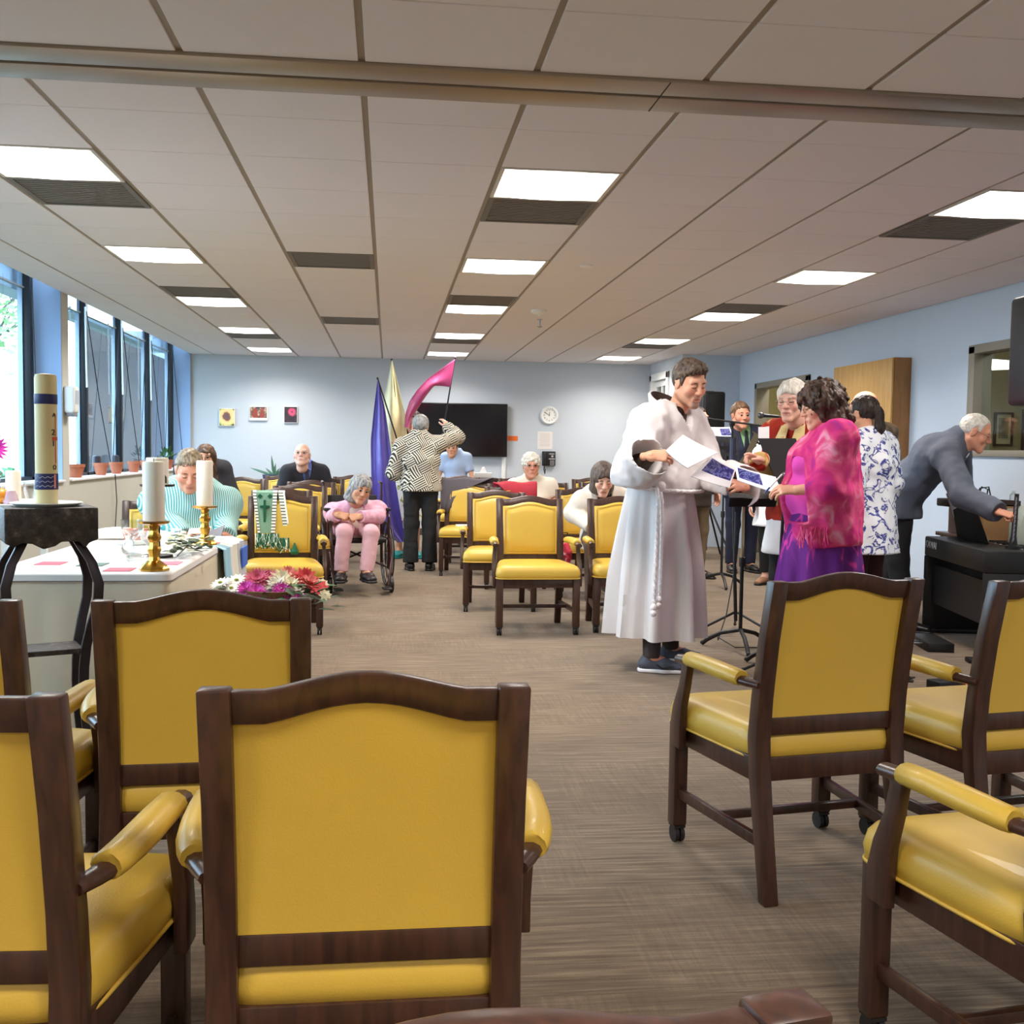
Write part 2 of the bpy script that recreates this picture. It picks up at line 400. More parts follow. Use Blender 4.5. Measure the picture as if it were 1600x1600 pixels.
# ------------------------------------------------------------------ chairs
def arc(n): return [k/(n-1) for k in range(n)]
def make_chair():
    t = empty('armchair', 'proto', 'chair', (0, 0, 0))
    for s in (-1, 1):
        # front leg with caster
        m = MB().box(s*.268-.024, s*.268+.024, .221, .269, .058, .40); m.build('front_leg', M_wood, t, bevel=.004)
        c = MB().tube([(s*.268-.016, .243, .028), (s*.268-.003, .243, .028)], .028, 14).tube([(s*.268+.003, .243, .028), (s*.268+.016, .243, .028)], .028, 14)
        c.tube([(s*.268, .245, .03), (s*.268, .245, .06)], .009, 6).box(s*.268-.019, s*.268+.019, .22, .268, .05, .058)
        c.build('caster', M_caster, t, smooth=True, sharp=40)
        # rear leg running up into the back post
        path = [(0, -.275, 0), (0, -.235, .2), (0, -.205, .36), (0, -.196, .46), (0, -.208, .58), (0, -.235, .74), (0, -.278, .925)]
        w = [.023, .024, .0245, .0245, .0245, .0245, .0245]; d = [.02, .022, .026, .027, .024, .022, .02]
        m = MB().sweep([(s*.2215, y, z) for _, y, z in path], [((w[k], 0, 0), (0, d[k], 0)) for k in range(len(path))])
        m.build('rear_leg', M_wood, t, bevel=.005)
        # apron + stretcher
        m = MB().sweep([(s*.232, -.19, .37), (s*.268, .22, .37)], [((.011, 0, 0), (0, 0, .035))]*2); m.build('side_apron', M_wood, t, bevel=.003)
        m = MB().sweep([(s*.225, -.235, .165), (s*.268, .225, .165)], [((.010, 0, 0), (0, 0, .017))]*2); m.build('side_stretcher', M_wood, t, bevel=.003)
        # arm
        ap = [(.238, -.225, .632), (.255, -.19, .634), (.271, -.15, .637), (.281, -.10, .640), (.287, -.03, .641), (.290, .05, .640), (.292, .12, .637), (.293, .195, .630)]
        m = MB().tube([(s*x, y, z-.012) for x, y, z in ap], [.017, .019, .021, .022, .022, .022, .022, .021], 10, flat=(1.05, .72)); arm = m.build('arm', M_wood, t, smooth=True, sharp=60)
        pp = ap[1:7]; pp[0] = tuple(.35*a+.65*b for a, b in zip(ap[1], ap[2])); pp = [tuple(.1*a+.9*b for a, b in zip(pp[1], pp[0]))]+pp+[(.292, .124, .637)]; pp[0] = (pp[0][0]-.001, pp[0][1]-.004, pp[0][2])
        m = MB().tube([(s*x, y, z-.006) for x, y, z in pp], [.021, .0275, .029, .030, .0305, .030, .029, .021][:len(pp)], 12, flat=(1.05, .82)); m.build('arm_pad', M_yellow, arm, smooth=True, sharp=70)
        sp = [(.300, .185, .335), (.300, .185, .40), (.302, .168, .47), (.298, .145, .54), (.293, .138, .60), (.292, .145, .622)]
        dd = [.036, .037, .030, .022, .020, .024]
        m = MB().sweep([(s*x, y, z) for x, y, z in sp], [((.013, 0, 0), (0, dd[k], 0)) for k in range(len(sp))]); m.build('arm_support', M_wood, t, bevel=.004)
    MB().box(-.246, .246, .232, .256, .331, .398).build('front_apron', M_wood, t, bevel=.003)
    MB().box(-.2, .2, -.215, -.192, .335, .405).build('rear_apron', M_wood, t, bevel=.003)
    MB().box(-.245, .245, -.012, .012, .155, .18).build('cross_stretcher', M_wood, t, bevel=.003)
    MB().sweep([(-.2, -.203, .495), (.2, -.203, .495)], [((0, .011, 0), (0, 0, .026))]*2).build('back_rail', M_wood, t, bevel=.003)
    # arched top rail
    N = 16; sh = lambda u: math.sin(PI*min(1, max(0, (u-.12)/.76)))**1.3 if .12 < u < .88 else 0
    rings = []
    for k in range(N+1):
        u = k/N; x = -.199+.398*u; zt = .921+.026*sh(u); zb = .868+.03*sh(u)
        yt, yb = -.276, -.262
        rings.append([(x, yb-.013, zb), (x, yb+.013, zb), (x, yt+.013, zt), (x, yt-.013, zt)])
    MB().loft(rings).build('top_rail', M_wood, t, bevel=.004)
    # upholstered back panel: grid front bulge, flat rear
    nx, nz = 13, 12
    def backpt(u, w, off):
        x = -.2+.4*u; zt = .871+.03*sh(u); z = .521+(zt-.521)*w
        yb = -.2-.005*0-(max(0, z-.5)/.42)**1.5*.062
        return Vector((x, yb+off, z))
    V = []; F = []
    def grid(fn, flip):
        n = len(V)
        for a in range(nx):
            for b in range(nz): V.append(fn(a/(nx-1), b/(nz-1)))
        for a in range(nx-1):
            for b in range(nz-1):
                q = (n+a*nz+b, n+(a+1)*nz+b, n+(a+1)*nz+b+1, n+a*nz+b+1); F.append(q if not flip else q[::-1])
    eb = lambda u, w: min(1, (min(u, 1-u)*9))**.5*min(1, (min(w, 1-w)*9))**.5
    grid(lambda u, w: backpt(u, w, .012+.026*eb(u, w)), True)
    grid(lambda u, w: backpt(u, w, -.012), False)
    me = mesh('backrest', V, F, True); bk = link('backrest', me, M_yellow, t)
    def around(off, ins):
        pts = []
        S = 14
        for k in range(S): pts.append((ins+(1-2*ins)*k/S, ins))
        for k in range(S): pts.append((1-ins, ins+(1-2*ins)*k/S))
        for k in range(S): pts.append((1-ins-(1-2*ins)*k/S, 1-ins))
        for k in range(S): pts.append((ins, 1-ins-(1-2*ins)*k/S))
        pts.append(pts[0]); return [backpt(u, w, off) for u, w in pts]
    MB().tube(around(.030, .035), .0035, 5).build('piping', M_yellow, bk, smooth=True, sharp=80)
    # seat cushion
    rings = []
    for (z, ins) in ((.394, .012), (.40, .0), (.43, -.004), (.46, .002), (.478, .014), (.487, .035), (.492, .07), (.497, .13)):
        pts = []
        for k in range(40):
            a = 2*PI*k/40; c, s_ = math.cos(a), math.sin(a)
            e = .22; u = math.copysign(abs(c)**e, c); w = math.copysign(abs(s_)**e, s_)
            y = .045+w*(.252-ins); hw = .238+(.302-.238)*((y+.2)/.5)
            pts.append((u*(hw-ins), y, z))
        rings.append(pts)
    seat = MB().loft(rings).build('seat', M_yellow, t, smooth=True, sharp=60)
    pts = [(x*1.006, .045+(y-.045)*1.006, .398) for x, y, z in rings[1]]; pts.append(pts[0])
    MB().tube(pts, .0045, 6).build('seat_piping', M_yellow, seat, smooth=True, sharp=80)
    return t
CH = make_chair(); first = [True]
def chair(x, y, rz, label, group):
    o = CH if first[0] else copy_tree(CH); first[0] = False
    o.location = (x, y, 0); o.rotation_euler = (0, 0, rz); o['label'] = label; o['group'] = group
    return o
D2R = PI/180
G1 = 'wood and yellow armchairs seen from behind in the foreground'
G2 = 'wood and yellow armchairs facing the camera across the room'
def chair_back(xb, yb, deg, label):   # given the top-of-back centre
    a = deg*D2R; return chair(xb-math.sin(a)*.275, yb+math.cos(a)*.275, a, label, G1)
chair_back(-.03, 1.575, 0, 'yellow armchair seen from behind, large in the lower middle of the foreground')
chair_back(-.70, 1.56, -3, 'yellow armchair cut by the left edge, right arm and seat side showing')
chair_back(-.425, 2.505, 3, 'yellow armchair seen from behind, just beyond the big foreground chair, beside flowers')
chair_back(-1.075, 2.50, 0, 'armchair at far left of which only the right back post shows')
chair_back(1.30, 2.86, 9, 'yellow armchair seen from behind, whole, in front of woman in pink')
chair_back(1.965, 2.87, -3+12, 'yellow armchair cut by right edge, beyond the whole chair, back showing')
chair(1.36, 1.93, 7*D2R, 'yellow armchair in the lower right corner, left arm and seat showing', G1)
chair_back(.04, .598, 11, 'armchair at the bottom edge, only its brown top rail showing')
rows = [
 (1.035, 7.44+.0, 180, 'foremost yellow armchair facing camera, left of the robed man'),
 (.89, 8.50, 178, 'yellow armchair just behind and left of the foremost empty chair'),
 (1.73, 7.52, 180, 'yellow armchair partly hidden by the white robe'),
 (1.17, 9.86, 180, 'yellow armchair with red jacket over its back'),
 (.82, 10.86, 176, 'yellow armchair with dark grey jacket over its back'),
 (-.74, 7.50, 183, 'yellow armchair with green stole hung over its back'),
 (-.86, 8.55, 181, 'yellow armchair directly behind the chair with the green stole'),
 (-.80, 9.6, 181, 'second yellow armchair behind the green stole chair'),
 (-.78, 10.7, 180, 'third yellow armchair behind the green stole chair'),
 (-.74, 11.9, 180, 'armchair the man in dark suit sits on'),
 (-1.40, 6.72, 188, 'armchair the man in striped shirt sits on'),
 (-1.42, 7.75, 182, 'yellow armchair behind the man in striped shirt, nearest'),
 (-1.53, 8.75, 180, 'second yellow armchair behind the man in striped shirt'),
 (-1.80, 10.1, 180, 'armchair the person in black jacket sits on'),
 (-1.60, 11.6, 178, 'yellow armchair near the back wall below the plant, left'),
 (-1.25, 12.9, 180, 'yellow armchair near the back wall below the plant, right'),
 (-.45, 12.85, 176, 'yellow armchair far behind the left shoulder of the wheelchair woman'),
 (.95, 12.1, 182, 'yellow armchair in front of the boy, third from camera'),
 (.92, 13.2, 180, 'yellow armchair nearest the boy in blue'),
 (1.62, 12.9, 180, 'yellow armchair before the television, right of the boy'),
 (1.74, 11.3, 180, 'armchair the white-haired woman in glasses sits on'),
 (1.77, 9.3, 180, 'yellow armchair left of the bob-haired woman'),
 (1.99, 8.42, 184, 'armchair the bob-haired woman sits on'),
 (2.30, 10.4, 180, 'yellow armchair behind the bob-haired woman'),
 (2.40, 11.6, 180, 'yellow armchair in front of the wall telephone, nearer'),
 (2.55, 12.9, 180, 'yellow armchair in front of the wall telephone, farther'),
 (3.55, 12.6, 150, 'yellow armchair between the robe and the guitarist, mostly hidden'),
]
for x, y, d, lab in rows: chair(x, y, d*D2R, lab, G2)
# ------------------------------------------------------------------ doors, corridor and office behind the right wall
M_beige = mat('beige_corridor_paint', (216, 206, 160), .8)
M_maple = wood_mat('maple_veneer', (186, 140, 72), (206, 162, 92), 4, .5, (1, 1, .1), .1)
M_oak = wood_mat('oak_edge', (140, 94, 46), (166, 116, 62), 4, .5, (1, 1, .1), .1)
# corridor / office shell
struct(MB().box(XR+.12, 7.6, 3.0, 14.6, -.12, 0).build('floor_office', M_carpet))
struct(MB().box(XR+.12, 7.6, 3.0, 14.6, 2.6, 2.7).build('ceiling_office', M_tile))
M_office = mat('office_khaki_paint', (186, 176, 132), .85)
struct(MB().box(XR+.12, 7.6, 10.9, 11.02, 0, 2.6).build('wall_office_back', M_office))
struct(MB().box(XR+.12, 7.6, 2.9, 3.0, 0, 2.6).build('wall_office_front', M_office))
struct(MB().box(7.6, 7.7, 2.9, 14.6, 0, 2.6).build('wall_office_side', M_beige))
struct(MB().box(XR+.12, 7.6, 14.5, 14.6, 0, 2.6).build('wall_corridor_end', M_beige))
struct(MB().box(5.55, 5.62, 11.02, 14.5, 0, 2.6).build('wall_corridor', M_beige))
M_lens2 = mat('office_lens', (255, 255, 255), .5, emit=(1, .92, .75), estr=7)
def panel_light(name, label, x, y, z, w, d):
    t = empty(name, label, 'light', (x, y, z)); MB().box(-w/2-.02, w/2+.02, -d/2-.02, d/2+.02, -.03, 0).build('frame', M_lframe, t)
    MB().box(-w/2, w/2, -d/2, d/2, -.036, -.03).build('lens', M_lens2, t); return t
panel_light('corridor_light', 'corridor ceiling light behind the open doorway', 5.2, 12.5, 2.598, .3, .9)
lp = at(1552, 571, 10.0)
t = empty('reflected_light_oval', 'glowing oval in the office standing in for a light reflected in its window', 'light', (lp.x, lp.y, lp.z))  # added glowing oval, in place of room lights mirrored in the glass
MB().lathe([(.02, .06), (.24, .03), (.27, 0), (.22, -.03), (.02, -.045)], n=24).build('oval_glow', mat('reflection_glow', (255, 248, 225), .5, emit=(1, .93, .74), estr=1.6), t, smooth=True)
MB().tube([(0, 0, .06), (0, 0, 2.6-lp.z)], .008, 6).build('rod', M_steel, t)
panel_light('office_light', 'office ceiling panel light out of sight above interior window', 5.8, 6.6, 2.598, .6, 1.2)
# doorway in the right wall with frame and a beige door slab
dr = struct(bpy.data.objects.new('door_1', None)); COL.objects.link(dr); dr.location = (XR, 12.38, 0)
for y0, y1, z0, z1 in ((-.88, -.80, 0, 2.17), (.80, .88, 0, 2.17), (-.88, .88, 2.11, 2.18)): MB().box(-.03, .14, y0, y1, z0, z1).build('door_frame', M_doorframe, dr, bevel=.004)
sl = MB().box(.30, .345, -.4, .79, .01, 2.10).build('door_slab', mat('beige_door_laminate', (222, 212, 170), .5), dr, bevel=.003)
MB().tube([(.30, .70, 1.0), (.25, .70, 1.0), (.25, .60, 1.0)], .011, 8).build('door_handle', M_steel, sl, smooth=True)
# far door on the jog side wall: white frame with a window pane
dr = struct(bpy.data.objects.new('door_2', None)); COL.objects.link(dr); dr.location = (XJ, 15.11, 0)
for y0, y1, z0, z1 in ((-.52, -.42, 0, 2.42), (.42, .52, 0, 2.42), (-.52, .52, 2.33, 2.43)): MB().box(-.03, .14, y0, y1, z0, z1).build('door_frame', M_white, dr, bevel=.004)
sl = MB().box(.03, .07, -.42, .42, .01, 1.2).box(.03, .07, -.42, -.33, 1.2, 2.32).box(.03, .07, .33, .42, 1.2, 2.32).box(.03, .07, -.33, .33, 2.24, 2.32).box(.03, .07, .0, .035, 1.2, 2.24)
sl = sl.build('door_leaf', M_white, dr)
MB().box(.045, .055, -.33, .33, 1.2, 2.24).build('door_pane', M_glass, sl)
struct(MB().box(XJ+.125, 4.65, 15.9, 16.0, 0, 2.6).build('wall_closet_back', M_office)); struct(MB().box(4.65, 4.75, YJ+.12, 16, 0, 2.6).build('wall_closet_side', M_office)); struct(MB().box(XJ, 4.75, YJ+.12, 16, 2.6, 2.65).build('ceiling_closet', M_tile)); struct(MB().box(XJ, 4.75, YJ+.12, 16, -.06, 0).build('floor_closet', M_carpet))
# interior window frame and glass
wi = struct(bpy.data.objects.new('window_3', None)); COL.objects.link(wi); wi.location = (XR, 6.4, 1.29)
for y0, y1, z0, z1 in ((1.70, 1.79, 0, .88), (-1.8, -1.7, 0, .88), (-1.8, 1.79, .82, .89), (-1.8, 1.79, -.01, .04)): MB().box(-.025, .13, y0, y1, z0, z1).build('window_frame', M_doorframe, wi, bevel=.004)
MB().box(.05, .058, -1.7, 1.7, .04, .82).build('pane', M_glass, wi)
# framed pictures in the office
M_darkframe = mat('dark_picture_frame', (56, 46, 34), .4)
def art(name, stops, scale, rough=.6):
    m, h, b = newmat(name, rough); n = h.node('ShaderNodeTexNoise', i_Scale=scale, i_Detail=5.0); h.link(objco(h), n.inputs['Vector'])
    h.link(ramp(h, n.outputs['Fac'], stops), b.inputs['Base Color']); return m
M_print = art('grey_print', [(.3, (120, 118, 96)), (.7, (172, 168, 140))], 18)
def framed(label, px0, py0, px1, py1, y):
    a, b_ = at(px0, py0, y), at(px1, py1, y); w, h_ = b_.x-a.x, a.z-b_.z
    t = empty('framed_picture', label, 'picture', ((a.x+b_.x)/2, y, (a.z+b_.z)/2))
    f = .022; m = MB()
    for q in ((-w/2, -w/2+f, -h_/2, h_/2), (w/2-f, w/2, -h_/2, h_/2), (-w/2+f, w/2-f, -h_/2, -h_/2+f), (-w/2+f, w/2-f, h_/2-f, h_/2)): m.box(q[0], q[1], -.03, -.002, q[2], q[3])
    m.build('frame', M_darkframe, t); MB().box(-w/2+f, w/2-f, -.014, -.006, -h_/2+f, h_/2-f).build('mat_board', mat('cream_mat', (214, 206, 170), .8), t)
    MB().box(-w/2+f+.03, w/2-f-.03, -.018, -.014, -h_/2+f+.06, h_/2-f-.04).build('print', M_print, t)
framed('dark framed print on the office wall, left of two, seen through window', 1553, 644, 1580, 697, 10.89)
framed('second framed print on the office wall, cut by the right edge', 1597, 640, 1634, 710, 10.89)
# wooden cabinet hung on the right wall
cb = empty('wall_cabinet', 'pale maple wall cabinet hung on the blue right wall', 'cabinet', (XR, 9.82, .93))
MB().box(-.16, -.001, -.64, .64, 0, 1.24).build('body', M_oak, cb, bevel=.003)
MB().box(-.183, -.163, -.634, .634, .004, 1.236).build('cabinet_door', M_maple, cb, bevel=.003)
# ------------------------------------------------------------------ back wall
def wall_at(px, py): return at(px, py, YB)
a, b_ = wall_at(651, 629), wall_at(791, 714)
tv = empty('television', 'large black flat television on the back wall', 'television', ((a.x+b_.x)/2, YB, (a.z+b_.z)/2)); w, h_ = b_.x-a.x, a.z-b_.z
MB().box(-w/2, w/2, -.10, -.04, -h_/2, h_/2).build('bezel', M_black, tv, bevel=.006)
MB().box(-w/2+.012, w/2-.012, -.104, -.1, -h_/2+.03, h_/2-.012).build('screen', mat('dark_screen', (12, 11, 14), .12), tv)
MB().box(-.04, .04, -.106, -.1, -h_/2+.008, -h_/2+.018).build('badge', M_steel, tv)
MB().box(-.3, .3, -.04, -.001, -.2, .2).build('wall_mount', M_black, tv)
for px, lab in ((724, 'left'), (787, 'right')):
    p0, p1 = wall_at(px, 716), wall_at(px, 750)
    c = MB().box(-.03, .03, -.02, -.001, -.42, 0).build('cable_cover', M_white, None, bevel=.004, loc=(p0.x, YB, p0.z+.01)); tag(c, 'white cable cover strip on the wall below television, %s one' % lab, 'cable cover')
c0 = wall_at(858, 649)
ck = empty('wall_clock', 'round white wall clock right of the television', 'clock', (c0.x, YB, c0.z)); R = .135
def disc(m, r, y0, y1, n=28): m.loft([[(r*math.cos(2*PI*i/n), y0, r*math.sin(2*PI*i/n)) for i in range(n)], [(r*math.cos(2*PI*i/n), y1, r*math.sin(2*PI*i/n)) for i in range(n)]]); return m
n = 32; ring = lambda r, y: [(r*math.cos(2*PI*i/n), y, r*math.sin(2*PI*i/n)) for i in range(n)]
MB().loft([ring(R, -.001), ring(R, -.03), ring(R-.012, -.042), ring(R-.034, -.036), ring(R-.036, -.02)], caps=True).build('rim', M_white, ck, smooth=True)
disc(MB(), R-.036, -.024, -.02).build('face', mat('clock_face', (236, 234, 226), .6), ck)
def text(body, size, m, parent, loc, rot=(PI/2, 0, 0), name='lettering', ext=.001):
    cu = bpy.data.curves.new(name, 'FONT'); cu.body = body; cu.size = size; cu.align_x = 'CENTER'; cu.align_y = 'CENTER'; cu.extrude = ext
    o = bpy.data.objects.new(name, cu); COL.objects.link(o); dg = bpy.context.evaluated_depsgraph_get(); me = bpy.data.meshes.new_from_object(o.evaluated_get(dg))
    bpy.data.objects.remove(o); me.materials.clear(); return link(name, me, m, parent, loc, rot)
M_ink = mat('black_ink', (30, 30, 32), .6)
for k in range(1, 13):
    a_ = PI/2-k*PI/6; text(str(k), .03, M_ink, ck, (.078*math.cos(a_), -.026, .078*math.sin(a_)), name='numeral')
for ang, L, wd in ((math.radians(84), .05, .006), (math.radians(147), .07, .004)):
    MB().box(-.01, L, -.002, 0, -wd/2, wd/2).build('hand', M_ink, ck, loc=(0, -.027, 0), rot=(0, -ang, 0))
def wall_sheet(name, label, cat, px0, py0, px1, py1, m, lines=0, ink=None):
    a, b_ = wall_at(px0, py0), wall_at(px1, py1); w, h_ = b_.x-a.x, a.z-b_.z
    t = empty(name, label, cat, ((a.x+b_.x)/2, YB, (a.z+b_.z)/2)); MB().box(-w/2, w/2, -.004, -.001, -h_/2, h_/2).build('sheet', m, t)
    rnd = random.Random(len(label))
    for k in range(lines):
        z = h_/2-.05*h_-(k+1)*(h_*.85/(lines+1)); ww = w*(.28+.1*rnd.random()); MB().box(-ww, ww*.9, -.005, -.004, z-h_*.008-.001, z+h_*.008+.001).build('text_line', ink, t)
    return t
wall_sheet('notice', 'small orange notice on the wall just right of the television', 'sign', 793, 681, 809, 689, mat('orange_card', (232, 112, 44), .6), 3, mat('dark_orange_ink', (168, 74, 26), .6))
wall_sheet('paper_notice', 'white printed sheet taped on the wall above telephone', 'paper', 840, 674, 863, 702, mat('notice_paper', (226, 220, 212), .7), 9, mat('faint_ink', (196, 178, 176), .7))
a, b_ = wall_at(847, 705), wall_at(867, 728)
ph = empty('wall_telephone', 'black wall telephone with keypad below the white sheet', 'telephone', ((a.x+b_.x)/2, YB, (a.z+b_.z)/2)); w, h_ = b_.x-a.x, a.z-b_.z
MB().box(-w/2, w/2, -.05, -.001, -h_/2, h_/2).build('body', M_black, ph, bevel=.008)
MB().box(-w/2+.012, -w/2+.05, -.085, -.055, -h_/2+.015, h_/2-.015).build('handset', M_black, ph, bevel=.012, seg=3)
MB().box(.0, w/2-.02, -.0525, -.05, h_/2-.045, h_/2-.033).build('label_strip', mat('grey_print_label', (170, 165, 165), .6), ph)
disc(MB(), .018, -.0525, -.05, 14).build('dial_badge', mat('grey_print_label', (170, 165, 165), .6), ph, loc=(.05, 0, .035))
MB().box(-.002, w/2-.012, -.0525, -.05, -.012, .004).build('label_strip', mat('grey_print_label', (170, 165, 165), .6), ph)
for i in range(3):
    for j in range(4): MB().box(.018+i*.022, .034+i*.022, -.054, -.05, -.042-j*.02, -.028-j*.02).build('key', mat('phone_key', (150, 146, 146), .5), ph)
MB().tube([(-w/2+.03, -.05, -h_/2), (-w/2+.025, -.05, -h_/2-.06), (-w/2+.04, -.045, -h_/2-.12), (-w/2+.05, -.03, -h_/2-.05)], .008, 6).build('cord', M_black, ph, smooth=True)
# three photographs
def canvas(label, px0, py0, px1, py1, kind):
    a, b_ = wall_at(px0, py0), wall_at(px1, py1); w, h_ = b_.x-a.x, a.z-b_.z
    t = empty('canvas_photograph', label, 'picture', ((a.x+b_.x)/2, YB, (a.z+b_.z)/2), 0, 'small photographs on the back wall')
    MB().box(-w/2, w/2, -.035, -.001, -h_/2, h_/2).build('canvas', M_paper, t)
    m, h, b = newmat('photo_'+kind, .5); v = objco(h); xyz = sep(h, v)
    def dist(cx, cz, sx=1, sz=1):
        dx = math_(h, 'MULTIPLY', math_(h, 'SUBTRACT', xyz[0], cx), 1/sx); dz = math_(h, 'MULTIPLY', math_(h, 'SUBTRACT', xyz[2], cz), 1/sz)
        return math_(h, 'SQRT', math_(h, 'ADD', math_(h, 'MULTIPLY', dx, dx), math_(h, 'MULTIPLY', dz, dz)))
    ns = h.node('ShaderNodeTexNoise', i_Scale=16.0, i_Detail=3.0); h.link(v, ns.inputs['Vector']); nz = ns.outputs['Fac']
    if kind == 'sunflower':
        d = math_(h, 'ADD', dist(0, .01), math_(h, 'MULTIPLY', math_(h, 'SUBTRACT', nz, .5), .06))
        col = ramp(h, d, [(.0, (96, 84, 96)), (.035, (120, 84, 84)), (.052, (140, 84, 60)), (.062, (232, 196, 130)), (.10, (236, 214, 150)), (.125, (222, 200, 120)), (.14, (104, 128, 60)), (.16, (40, 44, 34))])
    elif kind == 'leaves':
        d1 = math_(h, 'MINIMUM', dist(-.045, -.01, .6, 1.2), dist(.055, -.01, .6, 1.2)); d1 = math_(h, 'ADD', d1, math_(h, 'MULTIPLY', math_(h, 'SUBTRACT', nz, .5), .08))
        base = ramp(h, nz, [(.35, (40, 40, 48)), (.48, (120, 104, 84)), (.56, (190, 160, 140)), (.66, (80, 96, 72))])
        col = mixc(h, ramp(h, d1, [(.055, (255, 255, 255)), (.075, (0, 0, 0))]), base, (140, 58, 48))
    else:
        d = math_(h, 'ADD', dist(.02, .035), math_(h, 'MULTIPLY', math_(h, 'SUBTRACT', nz, .5), .05))
        base = ramp(h, nz, [(.4, (40, 28, 38)), (.58, (62, 44, 52)), (.7, (110, 100, 110))])
        col = mixc(h, ramp(h, d, [(.012, (60, 60, 60)), (.018, (255, 255, 255)), (.042, (255, 255, 255)), (.06, (0, 0, 0))]), base, (226, 74, 112))
    h.link(col, b.inputs['Base Color'])
    zz = -h_/2+(.035 if kind == 'leaves' else .006)
    MB().box(-w/2+.006, w/2-.006, -.037, -.035, zz, h_/2-.006).build('photograph', m, t)
canvas('photograph of a sunflower, leftmost of three on the back wall', 343, 638, 367, 666, 'sunflower')
canvas('photograph with reddish leaves and white border, middle of the three', 390, 635, 418, 657, 'leaves')
canvas('photograph of a pink flower on dark ground, nearest the flags', 444, 635, 465, 661, 'pinkflower')
# sprinkler and smoke detector
p = at(842, 490, 9.91)
t = empty('smoke_detector', 'white smoke detector dome on the ceiling', 'smoke detector', (p.x, p.y, ZC))
MB().lathe([(.075, 0), (.075, -.02), (.06, -.03), (.03, -.034)], n=24).build('base', M_white, t, smooth=True)
MB().box(-.012, .012, -.01, .01, -.055, -.03).build('sensor', M_white, t, bevel=.003)
t = empty('fire_sprinkler', 'small pendent fire sprinkler head below the ceiling', 'sprinkler', (1.50, 10.6, ZC))
MB().lathe([(.03, 0), (.03, -.004), (.008, -.008), (.008, -.05), (.004, -.07)], n=12).build('pipe', M_steel, t, smooth=True); MB().lathe([(.022, -.07), (.024, -.075), (.004, -.085)], n=14).build('deflector', M_steel, t, smooth=True)
t = at(916, 423, 7.48); MB().lathe([(.05, 0), (.05, -.006), (.03, -.012), (.005, -.013)], n=20).build('concealed_sprinkler', M_white, None, smooth=True, loc=(t.x, t.y, ZC)); tag(bpy.data.objects['concealed_sprinkler'], 'flat white concealed sprinkler cap on ceiling', 'sprinkler')
# ------------------------------------------------------------------ window wall: pots, cords, dispenser, outlet
M_terra = mat('terracotta', (176, 104, 74), .8, noise=.12, nscale=24); M_soil = mat('potting_soil', (52, 40, 32), .95)
def pot(label, x, y, r=.075, h_=.125):
    t = empty('terracotta_pot', label, 'plant pot', (x, y, SILL), 0, 'terracotta pots on the window sill')
    MB().lathe([(r*.62, 0), (r*.93, h_*.78), (r*1.0, h_*.78), (r, h_), (r*.88, h_), (r*.86, h_*.86)], n=18, caps=False).build('pot', M_terra, t, smooth=True, sharp=40)
    MB().lathe([(r*.62, .004), (r*.87, h_*.84)], n=18).build('soil', M_soil, t); return t
for (y, r, lab) in ((10.33, .088, 'widest terracotta pot, nearest on the sill beside white pier'), (11.22, .075, 'second terracotta pot from the white pier'), (11.84, .075, 'third terracotta pot from the white pier'), (12.63, .075, 'fourth terracotta pot from the white pier'), (13.25, .072, 'fifth terracotta pot, mostly behind the tall candle')):
    pot(lab, XL-.09, y, r)
pot('farthest terracotta pot with green plant, behind the striped-shirt man', XL-.09, 14.5, .085)
M_leaf = mat('leaf_green', (58, 98, 52), .6, noise=.25, nscale=9); M_leafd = mat('dark_leaf_green', (56, 74, 44), .55, noise=.2, nscale=9)
def leaf(m, p, d, up, L, wd, bend=.3):
    p = Vector(p); d = Vector(d).normalized(); s = d.cross(Vector(up)).normalized(); u = s.cross(d).normalized()
    pts = []
    for k in range(4):
        q = p+d*(L*k/3)-u*(bend*L*(k/3)**2)*.5; w_ = wd*(.25, 1, .8, .05)[k]
        pts.append((q-s*w_, q+u*w_*.25, q+s*w_))
    V = [v for tr in pts for v in tr]; F = []
    for k in range(3):
        for j in range(2): F.append((k*3+j, k*3+j+1, k*3+j+4, k*3+j+3))
    m.add(V, F)
pt = bpy.data.objects['terracotta_pot.005']; rr = random.Random(3)
for k in range(26):
    a_ = rr.random()*2*PI; e = rr.uniform(.3, 1.3); m = MB(); d = Vector((math.cos(a_)*math.cos(e), math.sin(a_)*math.cos(e), math.sin(e)))
    q = Vector((0, 0, .1))+d*rr.uniform(.03, .16); leaf(m, q, d, (0, 0, 1), rr.uniform(.06, .1), .026); m.build('leaf', M_leaf, pt, smooth=True)
M_cord = mat('dark_cord', (40, 42, 48), .6)
def cord(name, label, cat, pts, r=.005, m=None):
    w_ = WIN1 if pts[0][1] < 9.7 else WIN2; return MB().tube([Vector(p)-w_.location for p in pts], r, 5).build(name, m or M_cord, w_, smooth=True)
xg = -3.0
cord('blind_cord', 'dark blind cord hanging beside the nearest dark mullion, on the blue pier', 'cord', [(-2.98, 9.35, 2.7), (-2.97, 9.38, 2.0), (-2.96, 9.42, 1.0)])
